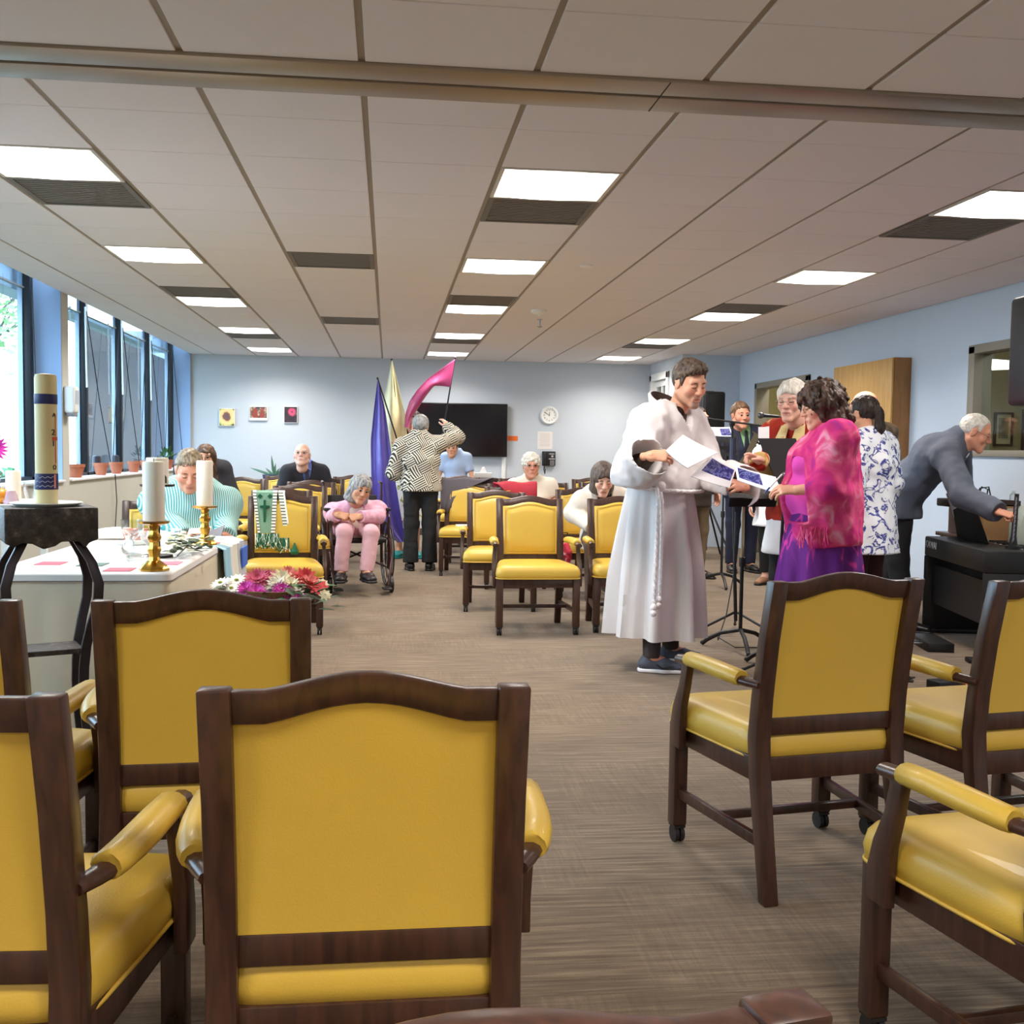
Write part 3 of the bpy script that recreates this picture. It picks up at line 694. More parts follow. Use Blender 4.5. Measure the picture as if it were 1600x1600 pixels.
for (y, yb, k) in ((11.05, 11.9, 'first'), (12.5, 13.2, 'second'), (13.95, 14.6, 'third')):
    cord('blind_cord', 'dark blind cord crossing the %s dark-framed pane beyond the pier' % k, 'cord', [(xg, y, 2.6), (xg+.01, (y+yb)/2, 1.7), (xg+.02, yb, 1.0)])
    cord('blind_cord', 'dark slanting blind cord meeting at the sill in the %s pane beyond the pier' % k, 'cord', [(xg, yb+.45, 2.6), (xg+.01, yb+.2, 1.7), (xg+.02, yb+.02, 1.0)])
    MB().tube([Vector((xg-.02, y+.03, 2.65))-WIN2.location, Vector((xg-.015, y+.05, 1.85))-WIN2.location], .011, 6).build('blind_wand', mat('clear_wand', (226, 236, 246), .2), WIN2, smooth=True)
cord('blind_cord', 'dark cord hanging below the sill, left one by the outlet', 'cord', [(XL+.03, 11.3, SILL+.01), (XL+.035, 11.34, .7), (XL+.02, 11.3, .3), (XL+.03, 11.36, .02)])
cord('blind_cord', 'dark cord hanging below the sill, right one by the outlet', 'cord', [(XL+.03, 13.1, SILL+.01), (XL+.035, 13.2, .7), (XL+.02, 13.26, .3), (XL+.03, 13.3, .02)])
cord('blind_cord', 'dark blind cord on the bright far pier beside back wall', 'cord', [(xg, 15.3, 2.6), (xg+.05, 15.4, 1.8), (-2.9, 15.5, 1.0)])
t = empty('soap_dispenser', 'white hand sanitizer dispenser on the window pier', 'dispenser', (XL, 9.74, 1.55))
MB().box(.001, .10, -.07, .07, 0, .24).build('body', M_white, t, bevel=.025, seg=3); MB().box(.02, .09, -.055, .055, -.03, .004).build('nozzle', mat('grey_plastic', (130, 130, 132), .5), t, bevel=.008); MB().box(.098, .104, -.05, .05, .08, .20).build('window', mat('dispenser_window', (180, 186, 190), .2), t)
t = empty('wall_outlet', 'wall outlet with plug below the window sill', 'outlet', (XL, 12.0, .50))
MB().box(.001, .008, -.06, .06, -.09, .09).build('plate', mat('grey_plate', (150, 150, 148), .5), t, bevel=.002); MB().box(.008, .03, -.03, .01, -.07, -.03).build('plug', M_black, t, bevel=.004)
for y, lab in ((11.22, 'small dark object standing behind the second pot'), (11.98, 'small dark object standing behind the third pot')):
    o = MB().lathe([(.03, 0), (.045, .02), (.045, .16), (.04, .19), (.02, .2)], n=12).build('jar', mat('dark_jar', (52, 54, 66), .4), None, smooth=True, loc=(XL-.21, y+.3, SILL)); tag(o, lab, 'jar')
# ------------------------------------------------------------------ trees outside
M_bark = mat('grey_bark', (92, 84, 78), .9, noise=.2, nscale=12); M_fol = mat('spring_leaves', (150, 196, 120), .7, noise=.25, nscale=3)
def tree(label, x, y, seed, H=6.5, n=2600, spread=2.6, low=1.0):
    t = empty('tree', label, 'tree', (x, y, -.36), 0, 'trees outside the windows'); r = random.Random(seed); m = MB(); tips = []
    def branch(p, d, L, rad, lev):
        q = [p]; dd = d.copy()
        for k in range(4):
            dd = (dd+Vector((r.uniform(-.2, .2), r.uniform(-.2, .2), r.uniform(-.05, .15)))).normalized(); q.append(q[-1]+dd*L/4)
        m.tube(q, [rad*(1-.13*k) for k in range(5)], 6)
        if lev == 0: tips.extend(q[2:]); return
        for k in range(3 if lev > 1 else 4):
            a_ = r.random()*2*PI; nd = (dd*.7+Vector((math.cos(a_), math.sin(a_), r.uniform(0, .5)))*.8).normalized(); branch(q[r.choice((2, 3, 4))], nd, L*.68, rad*.5, lev-1)
    branch(Vector((0, 0, 0)), Vector((.05, 0, 1)), H*.42, .13, 3); m.build('trunk', M_bark, t, smooth=True)
    f = MB()
    for k in range(n):
        c = r.choice(tips)+Vector((r.gauss(0, .45), r.gauss(0, .45), r.gauss(0, .4)))
        a_, e = r.random()*2*PI, r.uniform(-.6, .6); d = Vector((math.cos(a_)*math.cos(e), math.sin(a_)*math.cos(e), math.sin(e))); s = d.orthogonal().normalized()*.05; L = d*.14
        f.add([c, c+L*.5+s, c+L, c+L*.5-s], [(0, 1, 2, 3)])
    o = f.build('foliage', M_fol, t); o['kind'] = 'stuff'
tree('leafy tree filling the nearest window view', -5.1, 14.6, 1)
tree('second leafy tree behind the nearest one outside', -8.6, 20.5, 5, 8)
tree('distant leafy tree seen past the wing wall', -11.5, 31, 9, 9)
M_shrub = mat('shrub_green', (92, 150, 96), .8, noise=.3, nscale=5)
rs = random.Random(21); sh = MB()
for k in range(3500):
    c = Vector((rs.uniform(-7, -4.95), rs.uniform(16.0, 19), 0)); c.z = rs.uniform(-.3, .85)*(1-.25*abs(math.sin(c.x*2+c.y)))
    a_ = rs.random()*2*PI; d = Vector((math.cos(a_), math.sin(a_), rs.uniform(-.5, .8))); s = d.orthogonal().normalized()*.06; sh.add([c, c+d*.09+s, c+d*.18, c+d*.09-s], [(0, 1, 2, 3)])
o = sh.build('hedge', M_shrub); tag(o, 'low green hedge outside below the trees', 'hedge'); o['kind'] = 'stuff'
# ------------------------------------------------------------------ altar table with cloths
M_linen = mat('natural_linen', (216, 204, 178), .9, noise=.04, nscale=14, bump=.1, bscale=200); M_wcloth = mat('white_cloth', (236, 232, 226), .9, bump=.06, bscale=160)
TX0, TX1, TY0, TY1, TZ = -1.62, -.885, 4.43, 6.28, .755
al = empty('altar_table', 'long table under cream linen at left, set as an altar', 'table', ((TX0+TX1)/2, (TY0+TY1)/2, 0)); AX, AY = al.location.x, al.location.y
hx, hy = (TX1-TX0)/2, (TY1-TY0)/2
MB().box(-hx+.02, hx-.02, -hy+.02, hy-.02, TZ-.035, TZ-.006).build('tabletop', M_maple, al)
for sx in (-1, 1):
    for sy in (-1, 1): MB().tube([(sx*(hx-.06), sy*(hy-.2), 0), (sx*(hx-.06), sy*(hy-.2), TZ-.03)], .018, 8).build('leg', M_black, al)
def perim(hx, hy, n, r=.03):
    pts = []
    for (cx, cy, a0) in ((hx-r, hy-r, 0), (-hx+r, hy-r, 90), (-hx+r, -hy+r, 180), (hx-r, -hy+r, 270)):
        for k in range(5): a_ = math.radians(a0+k*22.5); pts.append((cx+r*math.cos(a_), cy+r*math.sin(a_), math.cos(a_), math.sin(a_)))
    out = []; P_ = pts+[pts[0]]
    for (p, q) in zip(P_, P_[1:]):
        L = math.hypot(q[0]-p[0], q[1]-p[1]); k = max(1, int(L/.045))
        for i in range(k):
            u = i/k; out.append((p[0]+(q[0]-p[0])*u, p[1]+(q[1]-p[1])*u, p[2]+(q[2]-p[2])*u, p[3]+(q[3]-p[3])*u))
    return out
def drape(name, hx, hy, ztop, zbot, amp, wl, m, parent, seed=1, hem=None):
    P_ = perim(hx, hy, 0); rings = []; L = 0; S = []
    for k, p in enumerate(P_):
        q = P_[k-1]; L += math.hypot(p[0]-q[0], p[1]-q[1]); S.append(L)
    for (w, ins) in ((0, .03), (0, .012), (.0, .0)):
        rings.append([(x-nx*ins, y-ny*ins, ztop-(.0 if ins > .02 else (.001 if ins > .005 else .008))) for x, y, nx, ny in P_])
    for w in (.1, .25, .45, .65, .85, 1):
        R_ = []
        for (x, y, nx, ny), s in zip(P_, S):
            zb = zbot if hem is None else hem(x, y)
            f = (math.sin(s*2*PI/wl+seed)+.5*math.sin(s*2*PI/(wl*.43)+2*seed))*amp*w+amp*1.2*w
            R_.append((x+nx*f, y+ny*f, ztop-.008+(zb-ztop)*w))
        rings.append(R_)
    mb = MB().loft(rings, caps=False); n = len(P_); mb.F.append(tuple(range(n))); mb.M.append(0)
    return mb.build(name, m, parent, smooth=True, sharp=60)
drape('table_linen', hx, hy, TZ, .03, .012, .33, M_linen, al, 2)
cl = drape('white_overlay', hx+.004, hy+.004, TZ+.004, TZ-.028, .001, .3, M_wcloth, al, 3)
MB().tube([(x*1.003, y*1.002, TZ-.03) for x, y, _, _ in perim(hx+.006, hy+.006, 0)], .0025, 4).build('overlay_hem', mat('brown_hem', (120, 100, 84), .9), al)
# patchwork squares lying along the edges
patches = [(80, 882, 40, 'red', (206, 92, 110)), (145, 884, 32, 'dark green', (96, 120, 108)), (187, 892, 34, 'pink', (210, 104, 118)), (262, 882, 26, 'rose', (230, 132, 150)), (327, 850, 24, 'coral', (226, 124, 128)), (173, 843, 20, 'yellow', (236, 226, 130)), (118, 870, 18, 'white', (236, 232, 226))]
for px, py, w, nm, c in patches:
    d = (TZ-CAM_H); q = at(px, py, 1); q = Vector((0, 0, CAM_H))+(q-Vector((0, 0, CAM_H)))*(d/(q.z-CAM_H))
    q.x = max(TX0+.08, min(TX1-.06, q.x)); q.y = max(TY0+.06, min(TY1-.06, q.y))
    MB().box(-.055, .055, -.06, .06, 0, .003).build('patch', mat('patch_'+nm.replace(' ', '_'), c, .85), al, loc=(q.x-AX, q.y-AY, TZ+.004))
# runner hanging over the far right edge, patched
ru = MB()
cols = [('patch_sky', (160, 204, 222)), ('patch_ivory', (228, 224, 210)), ('patch_blue', (66, 108, 200)), ('patch_grey', (190, 192, 192))]
def hang(y0, y1, z1, m, out):
    rings = []
    for k in range(9):
        u = k/8; y = y0+(y1-y0)*u; w = .008*math.sin(u*PI*3)+out
        rings.append([Vector((hx-.20, y-AY, TZ+.006)), Vector((hx-.01, y-AY, TZ+.006)), Vector((hx+.035+w, y-AY, TZ-.015)), Vector((hx+.04+w, y-AY, TZ-.12)), Vector((hx+.05+w*2, y-AY, z1)), Vector((hx+.044+w*2, y-AY, z1)), Vector((hx+.034+w, y-AY, TZ-.12)), Vector((hx+.029+w, y-AY, TZ-.018)), Vector((hx-.01, y-AY, TZ+.003)), Vector((hx-.2, y-AY, TZ+.003))])
    return MB().loft(rings).build('hanging_runner', m, al, smooth=True)
hang(5.62, 5.80, .50, mat(*cols[0], .9), .004); hang(5.78, 6.02, .38, mat(*cols[1], .9), .01); hang(6.0, 6.24, .36, mat(*cols[3], .9), .018)
MB().box(hx+.068, hx+.078, 6.03-AY, 6.23-AY, .60, .71).build('patch', mat(*cols[2], .9), al)
# things on the altar
M_wax = mat('white_wax', (244, 236, 220), .5, sss=.7); M_brass = mat('polished_brass', (206, 160, 70), .22, 1); M_iron = mat('black_iron', (34, 31, 32), .5, .4)
ZT = TZ+.006
def brass_holder(label, x, y):
    t = empty('brass_candlestick', label, 'candlestick', (x, y, ZT))
    prof = [(.062, 0), (.062, .008), (.05, .022), (.026, .04), (.02, .055), (.026, .075), (.03, .085), (.021, .1), (.02, .118), (.028, .13), (.03, .14), (.02, .155), (.018, .17), (.024, .185)]
    MB().lathe(prof, n=8).build('stem', M_brass, t, smooth=True, sharp=30); MB().lathe([(.02, .183), (.062, .196), (.064, .204), (.03, .2)], n=20).build('drip_plate', M_brass, t, smooth=True); return t
def candle(label, x, y, z, r, h_, name='pillar_candle'):
    t = empty(name, label, 'candle', (x, y, z)); MB().lathe([(r*.98, 0), (r, .004), (r, h_-.006), (r*.95, h_), (r*.4, h_-.006), (.003, h_-.008)], n=24).build('wax', M_wax, t, smooth=True, sharp=40)
    MB().tube([(0, 0, h_-.01), (.001, 0, h_+.012)], .0018, 5).build('wick', M_ink, t); return t
brass_holder('brass candlestick at the front right corner of altar', -.965, 4.515); candle('tall white pillar candle on the front brass candlestick', -.965, 4.515, ZT+.206, .044, .245)
brass_holder('brass candlestick at the far right of the altar', -.955, 5.68); candle('tall white pillar candle on the far brass candlestick', -.955, 5.68, ZT+.206, .042, .235)
p = at(246, 758, 5.05)
t = empty('iron_candle_stand', 'black iron candle stand with wide plate on the altar', 'candlestick', (p.x, 5.05, ZT)); zp = p.z-ZT
MB().lathe([(.07, 0), (.068, .01), (.012, .016), (.01, zp-.02), (.02, zp-.006)], n=14).build('stem', M_iron, t, smooth=True, sharp=40); MB().lathe([(.02, zp-.008), (.075, zp-.006), (.08, zp+.004), (.04, zp)], n=20).build('plate', M_iron, t, smooth=True)
c = candle('short white candle with printed leaves on the black iron stand', p.x, 5.05, ZT+zp+.002, .05, .125)
MB().loft([[(.0505*math.cos(a_), .0505*math.sin(a_), z) for z in (.008, .055-.02*abs(k-3)/3)] for k, a_ in enumerate([-1.25+.14*i for i in range(7)])], caps=False, closed=False).build('leaf_print', M_leafd, c)
# glass bowls, jug, terracotta saucer
def clear_glass():
    m = bpy.data.materials.new('clear_glass'); m.use_nodes = True; h = NT(m); h.n.remove(h.n['Principled BSDF']); out = h.n['Material Output']
    tr = h.node('ShaderNodeBsdfTransparent'); tr.inputs[0].default_value = (.93, .95, .95, 1); gl = h.node('ShaderNodeBsdfGlossy'); gl.inputs['Roughness'].default_value = .05
    lw_ = h.node('ShaderNodeLayerWeight', i_Blend=.35); mx = h.node('ShaderNodeMixShader'); h.link(lw_.outputs['Facing'], mx.inputs[0]); h.link(tr.outputs[0], mx.inputs[1]); h.link(gl.outputs[0], mx.inputs[2]); h.link(mx.outputs[0], out.inputs[0]); return m
M_clear = clear_glass()
def glass(name, label, cat, x, y, z, prof, n=24):
    o = MB().lathe(prof, n=n, caps=False).build(name, M_clear, None, smooth=True, loc=(x, y, z)); tag(o, label, cat); return o
bowl = [(.03, 0), (.055, .012), (.09, .05), (.105, .1), (.102, .1), (.086, .052), (.052, .016), (.03, .006)]
glass('glass_bowl', 'clear glass bowl behind the front white candle', 'bowl', -1.13, 5.42, ZT, bowl)
glass('glass_goblet', 'clear glass goblet left of the front white candle', 'goblet', -1.20, 5.15, ZT, [(.04, 0), (.042, .004), (.008, .01), (.007, .07), (.03, .085), (.05, .12), (.052, .165), (.049, .165), (.046, .12), (.005, .09)])
glass('glass_jug', 'squat clear glass jug near the front candlestick', 'jug', -1.10, 4.86, ZT, [(.05, 0), (.075, .02), (.08, .06), (.06, .1), (.066, .12), (.062, .12), (.055, .1), (.075, .06), (.07, .024), (.02, .006)])
t = empty('terracotta_dish', 'orange terracotta dish on folded cloth at back of altar', 'dish', (-1.32, 5.72, ZT+.022)); MB().lathe([(.05, 0), (.066, .05), (.068, .056), (.05, .05), (.01, .046)], n=18).build('dish', mat('orange_clay', (206, 98, 52), .6), t, smooth=True, sharp=40)
o = MB().lathe([(.09, 0), (.10, .012), (.096, .014), (.085, .006), (.01, .004)], n=22).build('white_plate', M_white, None, smooth=True, loc=(-1.32, 5.72, ZT)); tag(o, 'white plate under the orange dish', 'plate')
fc = MB(); rr = random.Random(5)
rings = []
for k in range(9):
    u = k/8; x = -.24+.48*u; rings.append([(x, -.1+.015*math.sin(5*u), 0), (x, .1, 0), (x, .11, .02+.012*math.sin(7*u+1)), (x, .03, .045+.016*math.sin(6*u)), (x, -.06, .038+.014*math.sin(8*u+2)), (x, -.11, .014)])
o = fc.loft(rings).build('folded_cloth', M_wcloth, None, smooth=True, loc=(-1.38, 6.06, ZT)); tag(o, 'rumpled white cloth folded at the back of altar', 'cloth')
t = empty('greenery_sprig', 'sprig of dark variegated leaves beside the brass candlesticks', 'greenery', (-.965, 5.2, ZT)); rr = random.Random(12)
M_var = mat('pale_leaf', (196, 196, 150), .6)
for k in range(80):
    q = Vector((rr.gauss(0, .045), rr.gauss(.04, .16), rr.uniform(.006, .085))); a_ = rr.random()*2*PI; m = MB(); leaf(m, q, (math.cos(a_), math.sin(a_), rr.uniform(-.1, .6)), (0, 0, 1), rr.uniform(.04, .065), .017); m.build('leaf', M_leafd if rr.random() < .75 else M_var, t, smooth=True)
MB().tube([(0, -.2, .01), (.01, 0, .04), (0, .22, .02)], .003, 5).build('twig', M_bark, t)
# ------------------------------------------------------------------ stone candle stand with paschal candle
sx, sy = -1.235, 4.02
st = empty('candle_stand', 'dark bronze stand with hammered block top and four bowed legs', 'stand', (sx, sy, 0), .42)
def stone():
    m, h, b = newmat('dark_hammered_bronze', .42, .5); v = objco(h); n = h.node('ShaderNodeTexNoise', i_Scale=26.0, i_Detail=7.0, i_Roughness=.7); h.link(v, n.inputs['Vector'])
    h.link(ramp(h, n.outputs['Fac'], [(.35, (38, 34, 32)), (.55, (66, 60, 56)), (.68, (112, 104, 98))]), b.inputs['Base Color']); b.inputs['Metallic'].default_value = .35
    bp = h.node('ShaderNodeBump', i_Strength=.8, i_Distance=.012); h.link(n.outputs['Fac'], bp.inputs['Height']); h.link(bp.outputs[0], b.inputs['Normal']); return m
M_stone = stone()
ZB = 1.052
prof_f = [(-.155, ZB), (.155, ZB), (.155, .935), (.125, .925), (.11, .905), (.09, .93), (.03, .93), (.01, .915), (-.03, .905), (-.065, .925), (-.10, .93), (-.125, .915), (-.155, .93)]
rings = [[(x*(1-.0*abs(y)), y, z) for x, z in prof_f] for y in (-.125, .125)]
MB().loft(rings).build('block_top', M_stone, st, bevel=.006)
M_leg = mat('blued_iron', (58, 54, 60), .38, .7, noise=.15, nscale=20)
for ax in (-1, 1):
    for ay in (-1, 1):
        pts = []
        for k in range(13):
            u = k/12; z = .93-.93*u; out = float(np.interp(u, [0, .08, .17, .25, .35, .45, .6, .8, 1], [.09, .132, .155, .150, .126, .108, .104, .118, .150]))
            pts.append((ax*out, ay*(out*.8), z))
        MB().sweep(pts, [((.017, 0, 0), (0, .011, 0))]*13).build('leg', M_leg, st, bevel=.003)
MB().box(-.105, .105, -.085, .085, .515, .535).build('shelf', M_stone, st, bevel=.004)
MB().box(-.005, .005, -.012, .012, .93, .94).build('bolt', M_leg, st)
o = MB().lathe([(.10, 0), (.125, .012), (.122, .015), (.09, .006), (.01, .005)], n=26).build('white_dish', M_white, None, smooth=True, loc=(sx-.005, sy+.01, ZB)); tag(o, 'shallow white dish under the paschal candle', 'dish')
M_pasch = mat('ivory_wax', (226, 208, 152), .5)
pc = empty('paschal_candle', 'tall ivory paschal candle with blue bands, on the dark stand', 'candle', (sx-.005, sy+.01, ZB+.006)); r = .0385; H_ = .475
MB().lathe([(r*.98, 0), (r, .003), (r, H_-.015), (r*.9, H_-.003), (r*.4, H_), (.002, H_)], n=28).build('wax', M_pasch, pc, smooth=True, sharp=50)
M_band = mat('navy_band', (30, 34, 92), .5)
MB().lathe([(r+.0008, .365), (r+.0012, .366), (r+.0012, .40), (r+.0008, .401)], n=28, caps=False).build('upper_band', M_band, pc, smooth=True)
MB().lathe([(r+.0008, .055), (r+.0012, .056), (r+.0012, .112), (r+.0008, .113)], n=28, caps=False).build('lower_band', M_band, pc, smooth=True)
M_wave = mat('silver_wave', (176, 178, 196), .4, .3); M_red = mat('red_wax', (206, 74, 44), .5)
for z in (.068, .084, .1):
    MB().tube([((r+.0016)*math.cos(-2.7+.12*k), (r+.0016)*math.sin(-2.7+.12*k), z+.003*math.sin(k*1.6)) for k in range(18)], .0013, 4).build('wave_line', M_wave, pc)
def curved_text(body, size, ang, z, m, nm):
    o = text(body, size, m, pc, (0, 0, 0), (0, 0, 0), nm); me = o.data
    for v in me.vertices:
        a_ = ang+v.co.x/r; v.co = Vector(((r+.001+v.co.z)*math.cos(a_), (r+.001+v.co.z)*math.sin(a_), z+v.co.y))
ca = -.5
for b_, z in (('2', .262), ('1', .222)): curved_text(b_, .03, ca-.12, z, M_ink, 'numeral')
curved_text('A', .022, ca, .325, M_ink, 'letter')
curved_text('\u03a9', .022, ca, .135, M_ink, 'letter')
def strip(a0, a1, z0, z1, m, nm): 
    MB().loft([[((r+e)*math.cos(a0+(a1-a0)*k/4), (r+e)*math.sin(a0+(a1-a0)*k/4), z) for k in range(5)] for e, z in ((.0012, z0), (.0014, z0), (.0014, z1), (.0012, z1))], caps=False, closed=False).build(nm, m, pc)
strip(ca+.1, ca+.2, .15, .33, M_red, 'cross_upright'); strip(ca-.25, ca+.45, .234, .246, M_red, 'cross_bar'); strip(ca-.1, ca+.1, .06, .11, mat('salmon_wax', (226, 140, 110), .5), 'motif')
# small side table behind with vase, votives
zt = 1.0
stb = empty('side_table', 'small high table left of the altar, behind the dark stand', 'table', (-1.90, 5.3, 0)); MB().box(-.2, .2, -.3, .3, zt-.03, zt).build('tabletop', M_white, stb, bevel=.004)
for a_ in (-1, 1):
    for b_ in (-1, 1): MB().box(a_*.17-.015, a_*.17+.015, b_*.27-.015, b_*.27+.015, 0, zt-.03).build('leg', M_white, stb)
def pxat(px, y, z): 
    q = at(px, 760, y); return q.x, y, z
x, y, z = pxat(21, 5.25, zt); candle('plain white candle on the side table behind paschal candle', x, y, z, .034, .15)
x, y, z = pxat(18, 5.1, zt); o = MB().lathe([(.03, 0), (.036, .01), (.03, .04), (.022, .055), (.022, .06)], n=16).build('pink_votive', mat('pink_glass', (206, 176, 190), .25, alpha=.75), None, smooth=True, loc=(x-.005, y, z)); tag(o, 'pale pink glass votive before the plain white candle', 'votive')
x, y, z = pxat(48, 5.2, zt); glass('glass_cup', 'small clear glass cup left of the paschal candle', 'cup', x, y, z, [(.02, 0), (.024, .01), (.034, .07), (.036, .1), (.033, .1), (.03, .07), (.01, .014)])
x, y, z = pxat(2, 5.1, zt); o = MB().ball((0, 0, .036), (.036, .036, .036), 14, 9).build('orange_ball_candle', mat('orange_wax', (222, 140, 40), .4), None, smooth=True, loc=(x, y, z)); tag(o, 'round orange candle at the left edge', 'candle')
# flowers
def blossom(name, m, parent, c, nrm, R, petals, layers, centre, cup=.3):
    nrm = Vector(nrm).normalized(); s = nrm.orthogonal().normalized(); u = nrm.cross(s); mb = MB()
    for L in range(layers):
        RR = R*(1-.24*L)
        for k in range(petals):
            a_ = 2*PI*(k+.5*L)/petals; d = s*math.cos(a_)+u*math.sin(a_); sd = nrm.cross(d)
            lift = cup*(1+1.2*L); p0 = nrm*(.006*L); w = RR*PI/petals*.62
            pts = [p0-sd*w*.4+d*RR*.12, p0+sd*w*.4+d*RR*.12, d*RR*.65+nrm*(lift*RR*.5)+sd*w, d*RR+nrm*(lift*RR*.7), d*RR*.65+nrm*(lift*RR*.5)-sd*w, d*RR*.6+nrm*(lift*RR*.5-.003)]
            mb.add(pts, [(0, 1, 2, 4), (4, 2, 3), (0, 4, 5), (1, 5, 2), (0, 5, 1)])
    o = mb.build(name, m, parent, loc=c)
    if centre: MB().ball((0, 0, 0), (R*.2, R*.2, R*.12), 8, 5).build('flower_centre', centre, o, smooth=True, loc=nrm*.008)
    return o
fx, fy = at(428, 930, 4.62).x, 4.62
ft = empty('flower_arrangement', 'low arrangement of pink, red, white and magenta flowers beside the altar', 'flowers', (fx, fy, .58))
MB().lathe([(.11, 0), (.13, .06), (.14, .09), (.13, .09), (.1, .02)], n=18).build('basket', mat('wicker', (120, 90, 56), .8, noise=.3, nscale=60), ft, smooth=True)
MB().ball((0, 0, .045), (.17, .11, .04), 14, 8).build('foam_mound', M_leafd, ft, smooth=True)
F_ = {'magenta': mat('magenta_petal', (206, 46, 168), .6), 'rose': mat('rose_petal', (212, 92, 122), .6), 'red': mat('coral_red_petal', (214, 62, 66), .6), 'white': mat('white_petal', (240, 238, 226), .6), 'cream': mat('cream_petal', (238, 228, 190), .6), 'salmon': mat('salmon_petal', (228, 128, 116), .6), 'yellow': mat('yellow_petal', (228, 206, 44), .6)}
M_fc = mat('flower_centre_green', (150, 160, 50), .8); M_fr = mat('flower_centre_rust', (176, 84, 36), .8)
fl = [(345, 912, .05, 'white', 14, 2, M_fc), (370, 908, .05, 'white', 14, 2, M_fc), (362, 920, .045, 'white', 12, 2, M_fc), (403, 908, .066, 'rose', 18, 4, None), (420, 905, .05, 'rose', 16, 3, None), (385, 922, .048, 'magenta', 16, 3, None), (400, 928, .05, 'magenta', 16, 3, None), (412, 938, .048, 'magenta', 16, 3, None), (440, 925, .05, 'magenta', 16, 3, None), (437, 938, .045, 'magenta', 16, 3, None), (466, 938, .042, 'magenta', 14, 3, None), (417, 917, .042, 'cream', 14, 2, M_fr), (440, 908, .06, 'cream', 10, 3, None), (432, 915, .055, 'white', 10, 3, None), (455, 915, .05, 'cream', 10, 3, None), (459, 930, .05, 'white', 14, 2, M_fc), (450, 897, .042, 'salmon', 10, 3, None), (462, 905, .045, 'salmon', 10, 3, None), (476, 905, .058, 'red', 9, 4, None), (484, 913, .05, 'salmon', 9, 3, None), (497, 918, .048, 'red', 8, 2, None), (425, 902, .03, 'yellow', 6, 2, None), (437, 897, .028, 'yellow', 6, 2, None), (447, 884, .02, 'yellow', 5, 1, None), (424, 932, .03, 'yellow', 8, 2, None), (508, 930, .03, 'cream', 8, 2, None), (504, 912, .03, 'cream', 8, 2, None)]
rr = random.Random(8)
for k, (px, py, R_, c, pe, la, ce) in enumerate(fl):
    dep = fy+((925-py)/50.)*.2-.06; q = at(px, py, dep)-Vector((fx, fy, .58)); blossom('blossom', F_[c], ft, q, (q.x*1.2+rr.gauss(0, .1), -.55+rr.gauss(0, .1), .75), R_, pe, la, ce, .5 if la > 2 else .15)
    MB().tube([(q.x*.3, q.y*.3, .06), q-Vector((0, 0, .012))], .003, 4).build('stem', M_leafd, ft)
for k in range(60):
    a_ = rr.random()*2*PI; rad = rr.uniform(.06, .2); m = MB(); leaf(m, (rad*math.cos(a_)*1.25, rad*math.sin(a_)*.75, rr.uniform(.0, .12)), (math.cos(a_), math.sin(a_), rr.uniform(-.5, .6)), (0, 0, 1), rr.uniform(.05, .09), .02); m.build('leaf', M_leaf if rr.random() < .5 else M_leafd, ft, smooth=True)
fs = empty('plant_stand', 'small wooden stand under the flower arrangement', 'stand', (fx, fy, 0)); MB().box(-.14, .14, -.12, .12, .55, .578).build('top', M_wood, fs, bevel=.004)
for a_ in (-1, 1):
    for b_ in (-1, 1): MB().box(a_*.11-.013, a_*.11+.013, b_*.09-.013, b_*.09+.013, 0, .55).build('leg', M_wood, fs)
x, y, z = pxat(-16, 5.35, zt); vs = empty('flower_vase', 'glass vase holding one magenta bloom at left edge', 'vase', (x, y, z)); MB().lathe([(.03, 0), (.05, .03), (.045, .09), (.05, .12), (.045, .12), (.04, .09)], n=16, caps=False).build('vase', M_clear, vs, smooth=True)
blossom('blossom', F_['magenta'], vs, (.015, 0, .25), (.3, -.9, .2), .078, 20, 4, None, .4); MB().tube([(0, 0, .01), (.015, .01, .24)], .004, 5).build('stem', M_leaf, vs)
for k in range(6): m = MB(); leaf(m, (0, 0, .08+.01*k), (math.cos(k*1.1), math.sin(k*1.1), .8), (0, 0, 1), .1, .02); m.build('leaf', M_leafd, vs, smooth=True)
# aloe in a blue pot before the back wall
p = at(428, 752, 14.6); t = empty('aloe_plant', 'spiky aloe in a dark blue pot by the back wall', 'plant', (p.x, 14.6, 0)); zpt = p.z
MB().lathe([(.11, zpt-.14), (.15, zpt+.06), (.155, zpt+.09), (.13, zpt+.09), (.12, zpt+.05)], n=18).build('pot', mat('dark_blue_glaze', (48, 58, 96), .3), t, smooth=True)
MB().box(-.2, .2, -.2, .2, 0, zpt-.14).build('plinth', M_wood, t, bevel=.01)
for k, (dx, dz, L) in enumerate(((-.12, .95, .46), (.1, .8, .28), (.35, .5, .22), (-.95, .35, .55), (.6, .45, .3), (-.5, .5, .25), (.9, .3, .3))):
    m = MB(); leaf(m, (0, 0, zpt+.07), (dx, -.1, dz), (0, -1, .1), L*.62, .018, .4 if abs(dx) < .5 else .9); m.build('leaf', mat('aloe_green', (74, 112, 84), .5), t, smooth=True)
p = at(760, 741, 13.9); o = MB().box(-.09, .09, -.06, .06, 0, .08).mesh('tissue_box', bevel=.006); o = link('tissue_box', o, M_white, None, (p.x, 12.95, .945)); 
t = empty('tissue_box', 'white tissue box with a tissue peak near the television', 'tissue box', (p.x, 14.4, 0)); bpy.data.objects.remove(o)
MB().box(-.12, .12, -.07, .07, p.z-.06, p.z+.01).build('box', M_white, t, bevel=.005); MB().loft([[(-.05, -.02, p.z+.01), (.05, -.02, p.z+.01), (.04, .02, p.z+.01), (-.04, .02, p.z+.01)], [(-.02, -.008, p.z+.07), (.025, -.006, p.z+.075), (.015, .006, p.z+.09), (-.008, .006, p.z+.085)]]).build('tissue', M_paper, t)
